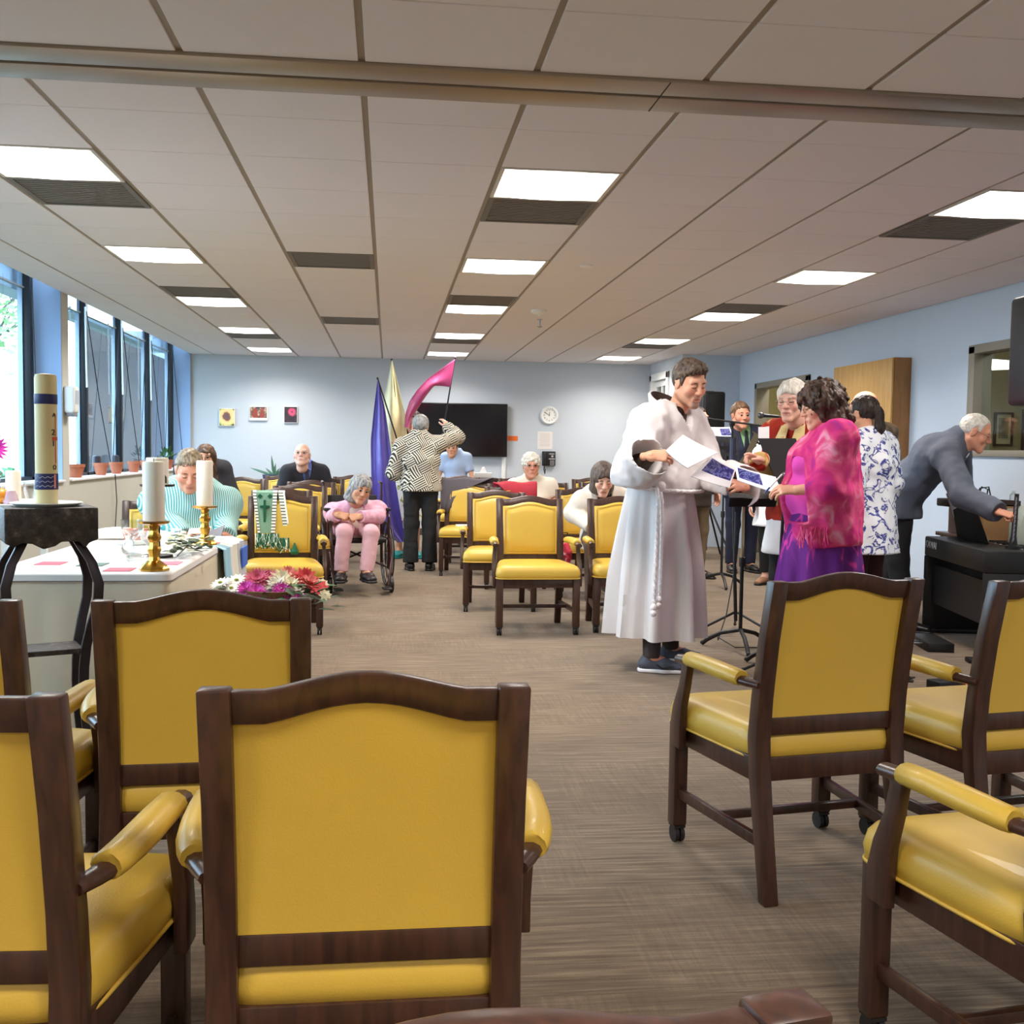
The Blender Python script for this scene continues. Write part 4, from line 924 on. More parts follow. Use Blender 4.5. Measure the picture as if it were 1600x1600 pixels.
t2 = empty('console_table', 'small dark table holding the tissue box', 'table', (p.x, 14.4, 0)); MB().box(-.2, .2, -.2, .2, p.z-.1, p.z-.062).build('top', M_wood, t2, bevel=.004)
for a_ in (-.16, .16):
    for b_ in (-.16, .16): MB().box(a_-.025, a_+.025, b_-.025, b_+.025, 0, p.z-.1).build('leg', M_wood, t2)
# ------------------------------------------------------------------ people: smooth distance-field bodies turned into meshes
class Field:
    def __init__(s, lo, hi, h):
        s.lo = np.array(lo, float); s.h = h; s.n = np.maximum(4, np.ceil((np.array(hi)-s.lo)/h).astype(int)+1)
        s.D = np.full(s.n, .5, np.float32)
        s.ax = [(s.lo[k]+h*np.arange(s.n[k])).astype(np.float32) for k in range(3)]
    def blk(s, lo, hi):
        a = np.clip(np.floor((np.array(lo)-s.lo)/s.h).astype(int), 0, s.n); b = np.clip(np.ceil((np.array(hi)-s.lo)/s.h).astype(int)+1, 0, s.n)
        sl = tuple(slice(a[k], b[k]) for k in range(3)); return sl, np.meshgrid(*[s.ax[k][sl[k]] for k in range(3)], indexing='ij', sparse=True)
    def put(s, lo, hi, fn, k, sub=False):
        m = k+2.5*s.h; sl, X = s.blk(np.array(lo)-m, np.array(hi)+m)
        if min(b.stop-b.start for b in sl) <= 0: return s
        d = fn(*X).astype(np.float32); a = s.D[sl]
        if sub:
            d = -d; t = np.clip(.5-.5*(d-a)/k, 0, 1); s.D[sl] = d*(1-t)+a*t+k*t*(1-t)
        else:
            t = np.clip(.5+.5*(d-a)/k, 0, 1); s.D[sl] = d*(1-t)+a*t-k*t*(1-t)
        return s
    def cap(s, p0, p1, r0, r1=None, k=.015, sub=False):
        p0, p1 = np.array(p0, float), np.array(p1, float); r1 = r0 if r1 is None else r1; d = p1-p0; L2 = max(1e-9, d@d); R = max(r0, r1)
        def fn(x, y, z):
            x, y, z = x-p0[0], y-p0[1], z-p0[2]; t = np.clip((x*d[0]+y*d[1]+z*d[2])/L2, 0, 1)
            return np.sqrt((x-t*d[0])**2+(y-t*d[1])**2+(z-t*d[2])**2)-(r0+(r1-r0)*t)
        return s.put(np.minimum(p0, p1)-R, np.maximum(p0, p1)+R, fn, k, sub)
    def ell(s, c, r, k=.015, sub=False, R=None):
        c = np.array(c, float); r = np.array(r, float); mx = r.max() if R is not None else r
        def fn(x, y, z):
            x, y, z = x-c[0], y-c[1], z-c[2]
            if R is not None: x, y, z = (R[0][0]*x+R[1][0]*y+R[2][0]*z, R[0][1]*x+R[1][1]*y+R[2][1]*z, R[0][2]*x+R[1][2]*y+R[2][2]*z)
            k0 = np.sqrt((x/r[0])**2+(y/r[1])**2+(z/r[2])**2); k1 = np.sqrt((x/r[0]**2)**2+(y/r[1]**2)**2+(z/r[2]**2)**2)+1e-6
            return k0*(k0-1)/k1
        return s.put(c-mx, c+mx, fn, k, sub)
    def ecap(s, p0, p1, a0, a1, side, k=.03, sub=False):
        """elliptical cone: a=(half width along side, half depth)"""
        p0, p1 = np.array(p0, float), np.array(p1, float); d = p1-p0; L = math.sqrt(max(1e-9, d@d)); u = d/L; sd = np.array(side, float); sd = sd-u*(sd@u); sd /= np.linalg.norm(sd)+1e-9; fr = np.cross(u, sd); R = max(a0+a1)
        def fn(x, y, z):
            x, y, z = x-p0[0], y-p0[1], z-p0[2]; q = x*u[0]+y*u[1]+z*u[2]; t = np.clip(q/L, 0, 1); c = q-t*L
            A = x*sd[0]+y*sd[1]+z*sd[2]; B = x*fr[0]+y*fr[1]+z*fr[2]; rx = a0[0]+(a1[0]-a0[0])*t; ry = a0[1]+(a1[1]-a0[1])*t; mn = np.minimum(rx, ry)
            return (np.sqrt((A/rx)**2+(B/ry)**2+(c/mn)**2)-1)*mn
        return s.put(np.minimum(p0, p1)-R, np.maximum(p0, p1)+R, fn, k, sub)
    def plane(s, p, n, k=.004, lo=None, hi=None):
        """remove everything on the +n side of the plane (inside the box lo-hi)"""
        p, n = np.array(p, float), np.array(n, float); n = n/np.linalg.norm(n)
        sl, X = s.blk(s.lo if lo is None else lo, (s.lo+s.h*s.n) if hi is None else hi)
        d = ((X[0]-p[0])*n[0]+(X[1]-p[1])*n[1]+(X[2]-p[2])*n[2]).astype(np.float32); a = s.D[sl]; d = np.broadcast_to(d, a.shape)
        t = np.clip(.5-.5*(d-a)/k, 0, 1); s.D[sl] = d*(1-t)+a*t+k*t*(1-t); return s
    def disp(s, fn):
        X = np.meshgrid(*s.ax, indexing='ij', sparse=True); m = np.abs(s.D) < .05; f = np.broadcast_to(fn(*X), s.D.shape); s.D = np.where(m, s.D+f, s.D).astype(np.float32); return s
    def cut(s, fn, k=.006):
        X = np.meshgrid(*s.ax, indexing='ij', sparse=True); d = np.broadcast_to(fn(*X), s.D.shape).astype(np.float32); t = np.clip(.5-.5*(d-s.D)/k, 0, 1); s.D = d*(1-t)+s.D*t+k*t*(1-t); return s
    def mesh(s):
        D = s.D; D[0] = D[-1] = .5; D[:, 0] = D[:, -1] = .5; D[:, :, 0] = D[:, :, -1] = .5
        I = D < 0; n = s.n
        c = np.zeros(n-1, np.int8)
        for i in (0, 1):
            for j in (0, 1):
                for k in (0, 1): c += I[i:n[0]-1+i, j:n[1]-1+j, k:n[2]-1+k]
        idx = np.argwhere((c > 0) & (c < 8)); N = len(idx)
        if N == 0: return np.zeros((0, 3)), np.zeros((0, 4), int)
        vid = np.full(n-1, -1, np.int64); vid[idx[:, 0], idx[:, 1], idx[:, 2]] = np.arange(N)
        off = [(i, j, k) for i in (0, 1) for j in (0, 1) for k in (0, 1)]; val = np.stack([D[idx[:, 0]+o[0], idx[:, 1]+o[1], idx[:, 2]+o[2]] for o in off], 1)
        S = np.zeros((N, 3)); cnt = np.zeros(N)
        for a in range(8):
            for b in range(a+1, 8):
                df = np.array(off[b])-np.array(off[a])
                if np.abs(df).sum() != 1: continue
                va, vb = val[:, a], val[:, b]; cr = (va < 0) != (vb < 0); t = np.where(cr, va/np.where(cr, va-vb, 1), 0)
                S += np.where(cr[:, None], np.array(off[a])+t[:, None]*df, 0); cnt += cr
        V = s.lo+s.h*(idx+S/cnt[:, None]); Q = []
        for ax in range(3):
            b, d = [(1, 2), (2, 0), (0, 1)][ax]
            sa = [slice(1, None)]*3; sa[ax] = slice(0, n[ax]-1); sb = [slice(1, None)]*3; sb[ax] = slice(1, n[ax])
            A, B = I[tuple(sa)], I[tuple(sb)]; e = np.argwhere(A != B)
            if not len(e): continue
            fl = A[e[:, 0], e[:, 1], e[:, 2]]; g = e.copy(); 
            for q in range(3):
                if q != ax: g[:, q] += 1
            def cell(ob, od):
                h_ = g.copy(); h_[:, b] -= ob; h_[:, d] -= od; h_ = np.clip(h_, 0, np.array(n)-2); return vid[h_[:, 0], h_[:, 1], h_[:, 2]]
            q4 = np.stack([cell(1, 1), cell(0, 1), cell(0, 0), cell(1, 0)], 1); q4[~fl] = q4[~fl][:, ::-1]; Q.append(q4)
        Q = np.concatenate(Q); Q = Q[(Q >= 0).all(1)]; return V, Q
_lat = np.random.RandomState(3).rand(32, 32, 32).astype(np.float32)
def vnoise(x, y, z, sc):
    x, y, z = np.broadcast_arrays(x*sc+40.3, y*sc+51.7, z*sc+62.1); ix, iy, iz = (np.floor(v).astype(int) for v in (x, y, z)); fx, fy, fz = x-ix, y-iy, z-iz
    fx, fy, fz = (f*f*(3-2*f) for f in (fx, fy, fz)); ix, iy, iz = ix % 32, iy % 32, iz % 32; jx, jy, jz = (ix+1) % 32, (iy+1) % 32, (iz+1) % 32
    L = _lat; a = L[ix, iy, iz]*(1-fx)+L[jx, iy, iz]*fx; b = L[ix, jy, iz]*(1-fx)+L[jx, jy, iz]*fx; c = L[ix, iy, jz]*(1-fx)+L[jx, iy, jz]*fx; d = L[ix, jy, jz]*(1-fx)+L[jx, jy, jz]*fx
    return (a*(1-fy)+b*fy)*(1-fz)+(c*(1-fy)+d*fy)*fz-.5
def relax(VQ, it=2):
    V, Q = VQ; N = len(V)
    for _ in range(it):
        S = np.zeros_like(V); c = np.zeros(N)
        for a in range(4):
            i, j = Q[:, a], Q[:, (a+1) % 4]; np.add.at(S, i, V[j]); np.add.at(S, j, V[i]); np.add.at(c, i, 1); np.add.at(c, j, 1)
        V = V*.45+.55*S/np.maximum(c, 1)[:, None]
    return V, Q
_cache = {}
def head_mesh(h, jaw=1.0, nose=1.0, full=1.0, mouth=0.0):
    key = ('head', h, jaw, nose, full, mouth)
    if key in _cache: return _cache[key]
    F = Field((-.1, -.125, -.2), (.1, .15, .15), h)
    F.ell((0, -.014, .035), (.076, .097, .09), .02).ell((0, .028, -.03), (.06*full, .066, .085), .03)
    for s in (-1, 1):
        F.cap((s*.056*jaw*full, -.004, -.05), (s*.012, .074, -.098), .019, .018, .022); F.ell((s*.04*full, .062, -.022), (.025*full, .022, .026), .02)
        F.ell((s*.077, -.008, -.002), (.008, .02, .033), .006, R=[[1, 0, 0], [0, .96, .28], [0, -.28, .96]]); F.cap((s*.076, .002, -.01), (s*.083, -.02, .012), .006, .007, .006)
    F.cap((-.008, .078, -.1), (.008, .078, -.1), .017, .017, .02)
    F.cap((-.042, .074, .034), (.042, .074, .034), .013, .013, .016)
    for s in (-1, 1): F.ell((s*.032, .096, .012), (.017, .013, .011), .012, True); F.ell((s*.031, .079, .010), (.0145, .0125, .0115), .006)
    F.cap((0, .088, .022), (0, .108*nose, -.022), .0085, .0125, .012)
    for s in (-1, 1): F.ell((s*.0125, .098, -.026), (.0085, .011, .0085), .006)
    F.ell((0, .088, -.062), (.03, .012, .02), .014); F.cap((-.02, .087, -.0585), (.02, .087, -.0585), .0055, None, .006); F.cap((-.017, .087, -.0705), (.017, .087, -.0705), .0065, None, .006); F.cap((0, .093, -.0585), (0, .093, -.0585), .006, None, .008)
    F.cap((-.022, .099, -.0645), (.022, .099, -.0645), .0022+.005*mouth, None, .004, True)
    F.cap((0, -.02, -.06), (0, -.034, -.118), .056*full, .056*full, .03)
    V, Q = F.mesh(); x, y, z = V.T
    lips = np.clip(1.25-np.hypot((x)/.024, (z+.0645)/.0125), 0, 1)*(y > .08)
    ck = np.clip(1-np.hypot((np.abs(x)-.045)/.03, (z+.02)/.03), 0, 1)*(y > .02)*.45+np.clip(1-np.sqrt(x*x+(y-.11)**2+(z+.022)**2)/.024, 0, 1)*.5
    beard = np.clip((1-np.hypot(x/.036, (z+.088)/.034))*3, 0, 1)*(y > .04)*(1-np.clip(lips*2, 0, 1))+np.clip((1-np.hypot(x/.03, (z+.048)/.008))*2, 0, 1)*(y > .07)
    _cache[key] = (V, Q, np.clip(lips, 0, 1), ck, np.clip(beard, 0, 1)); return _cache[key]
POSES = {'relax': ((18, 22, 15), (20, 26, 18), (24, 30, 20), (30, 32, 22), (25, -20)), 'grip': ((48, 46, 30), (52, 50, 34), (56, 52, 36), (60, 52, 36), (55, -34)), 'fist': ((78, 88, 55), (80, 90, 58), (82, 90, 60), (84, 88, 60), (60, -45)), 'point': ((6, 14, 10), (46, 60, 40), (62, 72, 48), (70, 74, 50), (45, -30)), 'pinch': ((52, 34, 20), (40, 34, 22), (34, 34, 22), (36, 34, 22), (50, -48))}
def hand_mesh(pose, left, h):
    key = ('hand', pose, left, h)
    if key in _cache: return _cache[key]
    F = Field((-.1, -.1, -.12), (.075, .21, .05), h); P_ = POSES[pose]
    F.ecap((0, -.04, 0), (0, 0, 0), (.026, .019), (.026, .018), (1, 0, 0), .01); F.ecap((0, .0, 0), (.001, .08, 0), (.029, .017), (.041, .0135), (1, 0, 0), .02)
    F.ell((-.024, .03, -.006), (.016, .028, .015), .012)
    for i, (bx, by, L, r) in enumerate(((-.031, .086, .072, .0088), (-.0105, .092, .08, .0090), (.0105, .088, .073, .0086), (.031, .078, .058, .0078))):
        p = np.array((bx, by-.012, 0.)); a = 0; fan = (bx)*1.6
        q = p+np.array((0, .012, .0)); F.cap(p, q, r*1.12, r*1.08, .007); p = q
        for j, fr in enumerate((.45, .31, .24)):
            a += math.radians(P_[i][j]); q = p+L*fr*np.array((fan*math.cos(a)*.6, math.cos(a), -math.sin(a))); F.cap(p, q, r*(1.04-.08*j), r*(.98-.1*j), .003); p = q
    c, tw = P_[4]; a = math.radians(c); d = np.array((-math.cos(a)*.72, math.sin(a)*.9+.35, -.42)); d /= np.linalg.norm(d); p = np.array((-.028, .022, -.006)); q = p+d*.038; F.cap(p, q, .0145, .0115, .01)
    d2 = np.array((d[0]*.55, d[1]+.5, d[2]+tw*.004)); d2 /= np.linalg.norm(d2); p = q; q = p+d2*.032; F.cap(p, q, .0112, .0095, .004); d3 = np.array((d2[0]*.6+.12, d2[1]+.1, d2[2])); d3 /= np.linalg.norm(d3); F.cap(q, q+d3*.022, .0095, .008, .003)
    V, Q = F.mesh()
    if left: V = V*np.array((-1, 1, 1)); Q = Q[:, ::-1]
    _cache[key] = (V, Q); return _cache[key]
HAIRLINE = ([-.13, -.06, -.032, -.014, .006, .015, .028, .036, .048, .066, .085, .12], [-.062, -.058, -.03, .030, .026, -.008, .002, .048, .076, .082, .088, .094])
def hair_mesh(kind, h):
    key = ('hair', kind, h)
    if key in _cache: return _cache[key]
    big = kind in ('curly', 'bob', 'long', 'longdark', 'ponytail', 'wavy')
    F = Field((-.14, -.17, -.24 if big else -.1), (.14, .14, .17), h)
    def line(dz=0, dy=0): return lambda x, y, z: (np.interp(y+dy, *HAIRLINE)+dz-z)*.6+vnoise(x, y, z*.3, 120)*.012
    if kind in ('short', 'shortthick', 'neat', 'boyish'):
        e = {'short': 0, 'shortthick': .006, 'neat': -.001, 'boyish': .004}[kind]; F.ell((0, -.015, .041), (.083+e, .104+e, .094+e*1.6), .01)
        if kind == 'shortthick': F.ell((0, .045, .105), (.06, .05, .034), .03)
        F.cut(line(-.004), .012).disp(lambda x, y, z: vnoise(x, y*.35, z*.5, 170)*.007+vnoise(x, y, z, 45)*.008)
    elif kind == 'fringe':   # balding crown, hair at the sides and back
        F.ell((0, -.022, .02), (.087, .098, .08), .01); F.cut(line(-.01), .01); F.cut(lambda x, y, z: z*1.0-.04+np.clip(y, 0, 1)*.5-np.clip(-y, 0, 1)*.05, .012); F.disp(lambda x, y, z: vnoise(x, y, z, 90)*.006)
    elif kind == 'thin':   # thin white hair over whole head
        F.ell((0, -.018, .037), (.083, .102, .09), .01); F.cut(line(.004), .014).disp(lambda x, y, z: vnoise(x, y*.4, z, 150)*.006)
    elif kind == 'perm':
        F.ell((0, -.018, .04), (.096, .112, .1), .01).ell((0, -.05, -.01), (.09, .07, .07), .02); F.ell((0, .125, -.04), (.068, .085, .098), .02, True); F.cut(lambda x, y, z: -.062-z, .01).disp(lambda x, y, z: vnoise(x, y, z, 60)*.018+vnoise(x, y, z, 130)*.008)
    elif kind == 'whitebob':
        F.ell((0, -.014, .042), (.09, .108, .098), .01).ell((0, -.04, -.02), (.088, .078, .07), .02); F.ell((0, .12, -.035), (.068, .088, .098), .02, True); F.cut(lambda x, y, z: -.07-z, .01).disp(lambda x, y, z: vnoise(x, y*.4, z*.3, 110)*.007+vnoise(x, y, z, 30)*.01)
    elif kind == 'bob':
        F.ell((0, -.012, .036), (.094, .110, .100), .01).ecap((0, -.018, .02), (0, -.01, -.085), (.092, .092), (.098, .082), (1, 0, 0), .02)
        F.ell((0, .13, -.04), (.062, .1, .112), .015, True); F.plane((0, 0, -.112), (0, -.15, -1), .012).disp(lambda x, y, z: vnoise(x, y, z*.12, 120)*.006)
    elif kind == 'wavy':   # chin-length grey hair, side parted
        F.ell((0, -.015, .036), (.094, .112, .098), .01).ecap((0, -.03, .02), (0, -.03, -.11), (.096, .085), (.112, .075), (1, 0, 0), .02); F.ell((0, .13, -.05), (.064, .1, .115), .015, True); F.plane((0, 0, -.135), (0, 0, -1), .015).disp(lambda x, y, z: vnoise(x, y, z*.3, 70)*.014)
    elif kind == 'curly':
        F.ell((0, -.02, .035), (.118, .128, .112), .01).ecap((0, -.045, .0), (0, -.06, -.1), (.118, .1), (.125, .09), (1, 0, 0), .03); F.ell((0, .145, -.055), (.07, .095, .115), .02, True); F.plane((0, 0, -.16), (0, 0, -1), .02)
        F.disp(lambda x, y, z: vnoise(x, y, z*.7, 42)*.034+vnoise(x, y, z*.6, 95)*.016)
    elif kind in ('long', 'longdark'):
        F.ell((0, -.014, .038), (.09, .108, .098), .01).ecap((0, -.04, .0), (0, -.05, -.2), (.09, .07), (.105, .05), (1, 0, 0), .03); F.ell((0, .125, -.05), (.062, .09, .115), .015, True); F.disp(lambda x, y, z: vnoise(x, y, z*.15, 100)*.009+vnoise(x, y, z*.5, 40)*.012)
    elif kind == 'ponytail':
        F.ell((0, -.018, .038), (.085, .104, .095), .01); F.cut(line(-.01), .012); F.ell((0, -.115, .02), (.03, .03, .03), .02).cap((0, -.125, .015), (.01, -.135, -.09), .03, .034, .02).cap((.01, -.135, -.09), (.02, -.12, -.18), .034, .012, .02); F.disp(lambda x, y, z: vnoise(x*2, y, z*.3, 60)*.012+vnoise(x, y, z, 110)*.006)
    V, Q = F.mesh(); _cache[key] = (V, Q); return _cache[key]
def np_mesh(name, parts, smooth=True):
    """join (V,Q) arrays into one mesh"""
    n = 0; VV = []; QQ = []
    for V, Q in parts: VV.append(V); QQ.append(Q+n); n += len(V)
    V = np.concatenate(VV).astype(np.float32); Q = np.concatenate(QQ).astype(np.int32); me = bpy.data.meshes.new(name)
    me.vertices.add(len(V)); me.vertices.foreach_set('co', V.ravel()); me.loops.add(Q.size); me.loops.foreach_set('vertex_index', Q.ravel())
    me.polygons.add(len(Q)); me.polygons.foreach_set('loop_start', np.arange(0, Q.size, 4, dtype=np.int32))
    me.polygons.foreach_set('use_smooth', np.ones(len(Q), bool)); me.update(calc_edges=True); me.validate(); return me
def skin_mat(name, rgb, lip=(176, 92, 88), beard=None):
    if name in _mats: return _mats[name]
    m, h, b = newmat(name, .5, .4); at_ = h.node('ShaderNodeAttribute', attribute_name='lips'); a2 = h.node('ShaderNodeAttribute', attribute_name='flush'); a3 = h.node('ShaderNodeAttribute', attribute_name='beard')
    n = h.node('ShaderNodeTexNoise', i_Scale=40.0, i_Detail=4.0); h.link(objco(h), n.inputs['Vector'])
    c = mixc(h, math_(h, 'MULTIPLY', n.outputs['Fac'], .35), rgb, (min(255, rgb[0]+6), rgb[1]-16, rgb[2]-14)); c = mixc(h, a2.outputs['Fac'], c, (rgb[0]-6, rgb[1]-44, rgb[2]-36)); c = mixc(h, math_(h, 'MULTIPLY', at_.outputs['Fac'], .8), c, lip)
    if beard: c = mixc(h, math_(h, 'MULTIPLY', a3.outputs['Fac'], .75), c, beard)
    h.link(c, b.inputs['Base Color']); b.inputs['Subsurface Weight'].default_value = .06; b.inputs['Subsurface Radius'].default_value = (.012, .005, .003); return m
def rotm(yaw, pitch, roll): return np.array(Euler((pitch, roll, yaw), 'YXZ' if False else 'XYZ').to_matrix())
M_eye = mat('eye_white', (226, 220, 214), .25); M_iris = mat('dark_iris', (44, 34, 28), .2); M_lash = mat('dark_lash', (52, 38, 32), .7)
def U3(v): v = np.array(v, float); return v/(np.linalg.norm(v)+1e-9)
class Person:
    """joints in metres in the person's own frame (x right, y forward, z up), origin on the floor"""
    def __init__(s, label, x, y, face, skin, S=1.0, group=None, z=0):
        s.yaw = math.atan2(-face[0], face[1]); s.root = empty('person', label, 'person', (x, y, z), s.yaw, group); s.S = S; s.skin = skin; s.o = np.array((x, y, z)); s.h = .0075
        c, sn = math.cos(s.yaw), math.sin(s.yaw); s.Ri = np.array(((c, sn, 0), (-sn, c, 0), (0, 0, 1)))
        s.stand()
    def W(s, px, py, y): return s.Ri@(np.array(at(px, py, y))-s.o)
    def stand(s):
        S = s.S; s.pel = np.array((0, 0, .95*S)); s.chest = np.array((0, .0, 1.27*S)); s.neck = np.array((0, -.01, 1.48*S)); s.head = np.array((0, .035, 1.61*S)); s.hy, s.hp, s.hr = 0, 0, 0; s.tw = 0; s.hs = S if S < 1 else 1.0
        s.knee = {1: np.array((.1, .02, .5)), -1: np.array((-.1, .02, .5))}; s.ank = {1: np.array((.1, -.01, .085)), -1: np.array((-.1, -.01, .085))}; s.toe = {1: np.array((.18, 1, 0)), -1: np.array((-.18, 1, 0))}
        for k in (1, -1): s.knee[k] = s.knee[k]*S; s.ank[k] = s.ank[k]*S
        s.elb = {1: np.array((.25, -.02, 1.13))*S, -1: np.array((-.25, -.02, 1.13))*S}; s.wri = {1: np.array((.25, .08, .88))*S, -1: np.array((-.25, .08, .88))*S}
        s.hand = {1: ('relax', (0, .2, -1), (1, 0, 0)), -1: ('relax', (0, .2, -1), (-1, 0, 0))}
        s.bw, s.bd = 1.0, 1.0
    def sit(s, seat=.47, lean=.0, d=.0):
        S = s.S; b = seat+.09; s.pel = np.array((0, d, b)); s.chest = np.array((0, d+lean*.6, b+.33*S)); s.neck = np.array((0, d+lean, b+.545*S)); s.head = np.array((0, d+lean+.045, b+.675*S))
        for k in (1, -1): s.knee[k] = np.array((k*.12, d+.43*S, seat+.06)); s.ank[k] = np.array((k*.12, d+.45*S, .085)); s.elb[k] = np.array((k*.26, d+.06, b+.2*S)); s.wri[k] = np.array((k*.12, d+.27, b+.1)); s.hand[k] = ('relax', (-k*.4, 1, -.2), (0, 0, 1))
    def dirs(s):
        up = U3(s.neck-s.pel); r = np.array((math.cos(s.tw), math.sin(s.tw), 0)); r = U3(r-up*(r@up)); return r, U3(np.cross(up, r)), up
    def joints(s):
        r, f, up = s.dirs(); s.r, s.f, s.up = r, f, up; s.sho = {k: s.neck-up*.055*s.S+r*(k*.178*s.S*s.bw) for k in (1, -1)}; s.hip = {k: s.pel+np.array((k*.09*s.S, 0, -.02)) for k in (1, -1)}
        s.HR = np.array(Euler((s.hp, s.hr, s.hy), 'XYZ').to_matrix())
    def H(s, v): return s.head+s.HR@(np.array(v)*s.hs)
    def field(s, h, pts, pad):
        P_ = np.array(pts); return Field(P_.min(0)-pad, P_.max(0)+pad, h)
    def torso(s, F, t, k=.04, hem=None, belly=0, bust=0):
        S = s.S; bw, bd = s.bw, s.bd; P_, C, N = s.pel, s.chest, s.neck; Wt = P_*.62+C*.38; Up = N-s.up*.075*S
        F.ecap(P_-s.up*.05, Wt, (.165*S*bw+t, .112*S*bd+t), (.147*S*bw+t, .104*S*bd+t), s.r, k); F.ecap(Wt, C, (.147*S*bw+t, .104*S*bd+t), (.162*S*bw+t, .112*S*bd+t), s.r, k); F.ecap(C, Up, (.162*S*bw+t, .112*S*bd+t), (.135*S*bw+t, .075*S*bd+t), s.r, k)
        for q in (1, -1): F.cap(Up, s.sho[q]-s.up*.012, .062*S+t, .056*S+t, k)
        if belly: F.ell(P_*.6+C*.4+s.f*.06, (.14*S*bw+t, .1*S*bd+belly, .15*S), .06)
        if bust:
            for q in (1, -1): F.ell(C+s.r*q*.075*S+s.f*(.08*S*bd)-s.up*.02, (.065*S, .055*S+bust, .06*S), .04)
    def body(s):
        s.joints(); S = s.S
        F = s.field(.011, [s.head-np.array((0, 0, .1)), s.pel-np.array((0, 0, .15)), *s.sho.values(), *s.elb.values(), *s.wri.values(), *s.knee.values(), *s.ank.values()], .13)
        s.torso(F, -.018)
        F.cap(s.neck-s.up*.05, s.H((0, -.028, -.10)), .062*S, .0565*s.hs, .03)
        for k in (1, -1):
            F.cap(s.sho[k], s.elb[k], .046*S, .038*S, .02); F.cap(s.elb[k], s.wri[k], .038*S, .027*S, .015)
            F.cap(s.hip[k], s.knee[k], .07*S, .05*S, .03); F.cap(s.knee[k], s.ank[k], .048*S, .034*S, .02); F.cap(s.ank[k], s.ank[k]+U3(s.toe[k])*.12*S+np.array((0, 0, -.045*S)), .034*S, .026*S, .02)
        parts = [F.mesh()]; V, Q, lips, fl, bd = head_mesh(*s.headspec()); n0 = len(parts[0][0]); parts.append(((V*s.hs)@s.HR.T+s.head, Q))
        for k in (1, -1):
            pose, d, nrm = s.hand[k]; d = U3(d); nrm = np.array(nrm, float); nrm = U3(nrm-d*(nrm@d)); X = np.cross(d, nrm); Vh, Qh = hand_mesh(pose, k < 0, s.hh); B = np.stack([X, d, nrm], 1); parts.append((Vh*S*.98@B.T+s.wri[k], Qh))
        me = np_mesh('body', parts); N = len(me.vertices)
        for nm, arr in (('lips', lips), ('flush', fl), ('beard', bd)):
            A = np.zeros(N, np.float32); A[n0:n0+len(arr)] = arr; at_ = me.attributes.new(nm, 'FLOAT', 'POINT'); at_.data.foreach_set('value', A)
        s.bodyo = link('body', me, s.skin, s.root); return s
    hv = .0042; hh = .0034; hsp = (1.0, 1.0, 1.0, 0.0)
    def headspec(s): return (s.hv,)+s.hsp
    def tohead(s, mb): 
        for k, v in enumerate(mb.V): mb.V[k] = Vector(s.H(v))
        return mb
    def face(s, brow, eyes='open', glasses=None, browm=None):
        for q in (1, -1):
            if eyes == 'open':
                m = MB().ball((0, 0, 0), .0122, 12, 10); n = len(m.F); o_ = []
                for f in m.F:
                    c = sum((m.V[i] for i in f), Vector())/len(f); o_.append(1 if c.z > .0085 else 0)
                m.M = o_; m.V = [Vector((q*.031+v.x, .0818+v.z, .0075-v.y)) for v in m.V]; s.tohead(m).build('eye', [M_eye, M_iris], s.root, smooth=True, sharp=80)
                L = [(q*(.031-.0145), .089, .008), (q*(.031-.005), .0935, .0142), (q*(.031+.006), .0925, .0140), (q*(.031+.0155), .085, .0095)]
            else: L = [(q*(.031-.014), .0875, .006), (q*.026, .0915, .0035), (q*.036, .0905, .0035), (q*(.031+.0145), .0835, .006)]
            s.tohead(MB().tube(L, .0015, 5)).build('eyelid_line', M_lash, s.root)
            if browm is not False:
                B = [(q*.014, .0885, .0275+.002*brow), (q*.03, .090, .0335), (q*.048, .0785, .0285)]; s.tohead(MB().tube(B, [.003, .0036, .002], 6)).build('eyebrow', browm or M_lash, s.root, smooth=True)
        if glasses:
            g = MB(); zg = .004
            for q in (1, -1):
                pts = [(q*.032+.0215*math.cos(a), .104-.004*abs(math.cos(a)), zg+.017*math.sin(a)) for a in [2*PI*k/16 for k in range(17)]]; g.tube(pts, .0013, 5); g.tube([(q*.0535, .1, zg+.004), (q*.078, .06, zg+.006), (q*.084, -.005, zg+.01)], .0013, 5)
            g.tube([(-.011, .105, zg+.003), (0, .109, zg+.006), (.011, .105, zg+.003)], .0013, 5); s.tohead(g).build('glasses', glasses, s.root, smooth=True)
        return s
    def hair(s, kind, m, sc=1.0):
        V, Q = hair_mesh(kind, s.hv*1.15); me = np_mesh('hair', [((V*s.hs*sc)@s.HR.T+s.head, Q)]); return link('hair', me, m, s.root)
    def top(s, m, t=.016, sleeve='long', hem=-.06, h=None, name='shirt', vee=0, belly=0, bust=0, fold=.006, coll=True, cuff=0, sr=1.0, flare=0, wide=0):
        """upper garment; hem relative to pelvis along the torso axis; vee = depth of front opening"""
        S = s.S; pts = [s.pel-s.up*.2, s.neck+s.up*.06, *s.sho.values()]
        if sleeve != 'none': pts += list(s.elb.values())+(list(s.wri.values()) if sleeve == 'long' else [])
        F = s.field(h or s.h, pts, .17+flare); s.torso(F, t, belly=belly, bust=bust)
        if hem < -.05: F.ecap(s.pel, s.pel+np.array((0, 0, hem-.03)), (.165*S*s.bw+t, .118*S*s.bd+t), (.172*S*s.bw+t+flare, .125*S*s.bd+t+flare), s.r, .04)
        F.cap(s.neck-s.up*.06, s.neck+s.up*(.045 if coll else .0), .088*S+t*.4, .076*S+t*.3, .03)
        for k in (1, -1): F.cap(s.sho[k]+s.up*.004, s.neck+s.up*.02*S, .05*S+t*.6, .052*S+t*.4, .05)
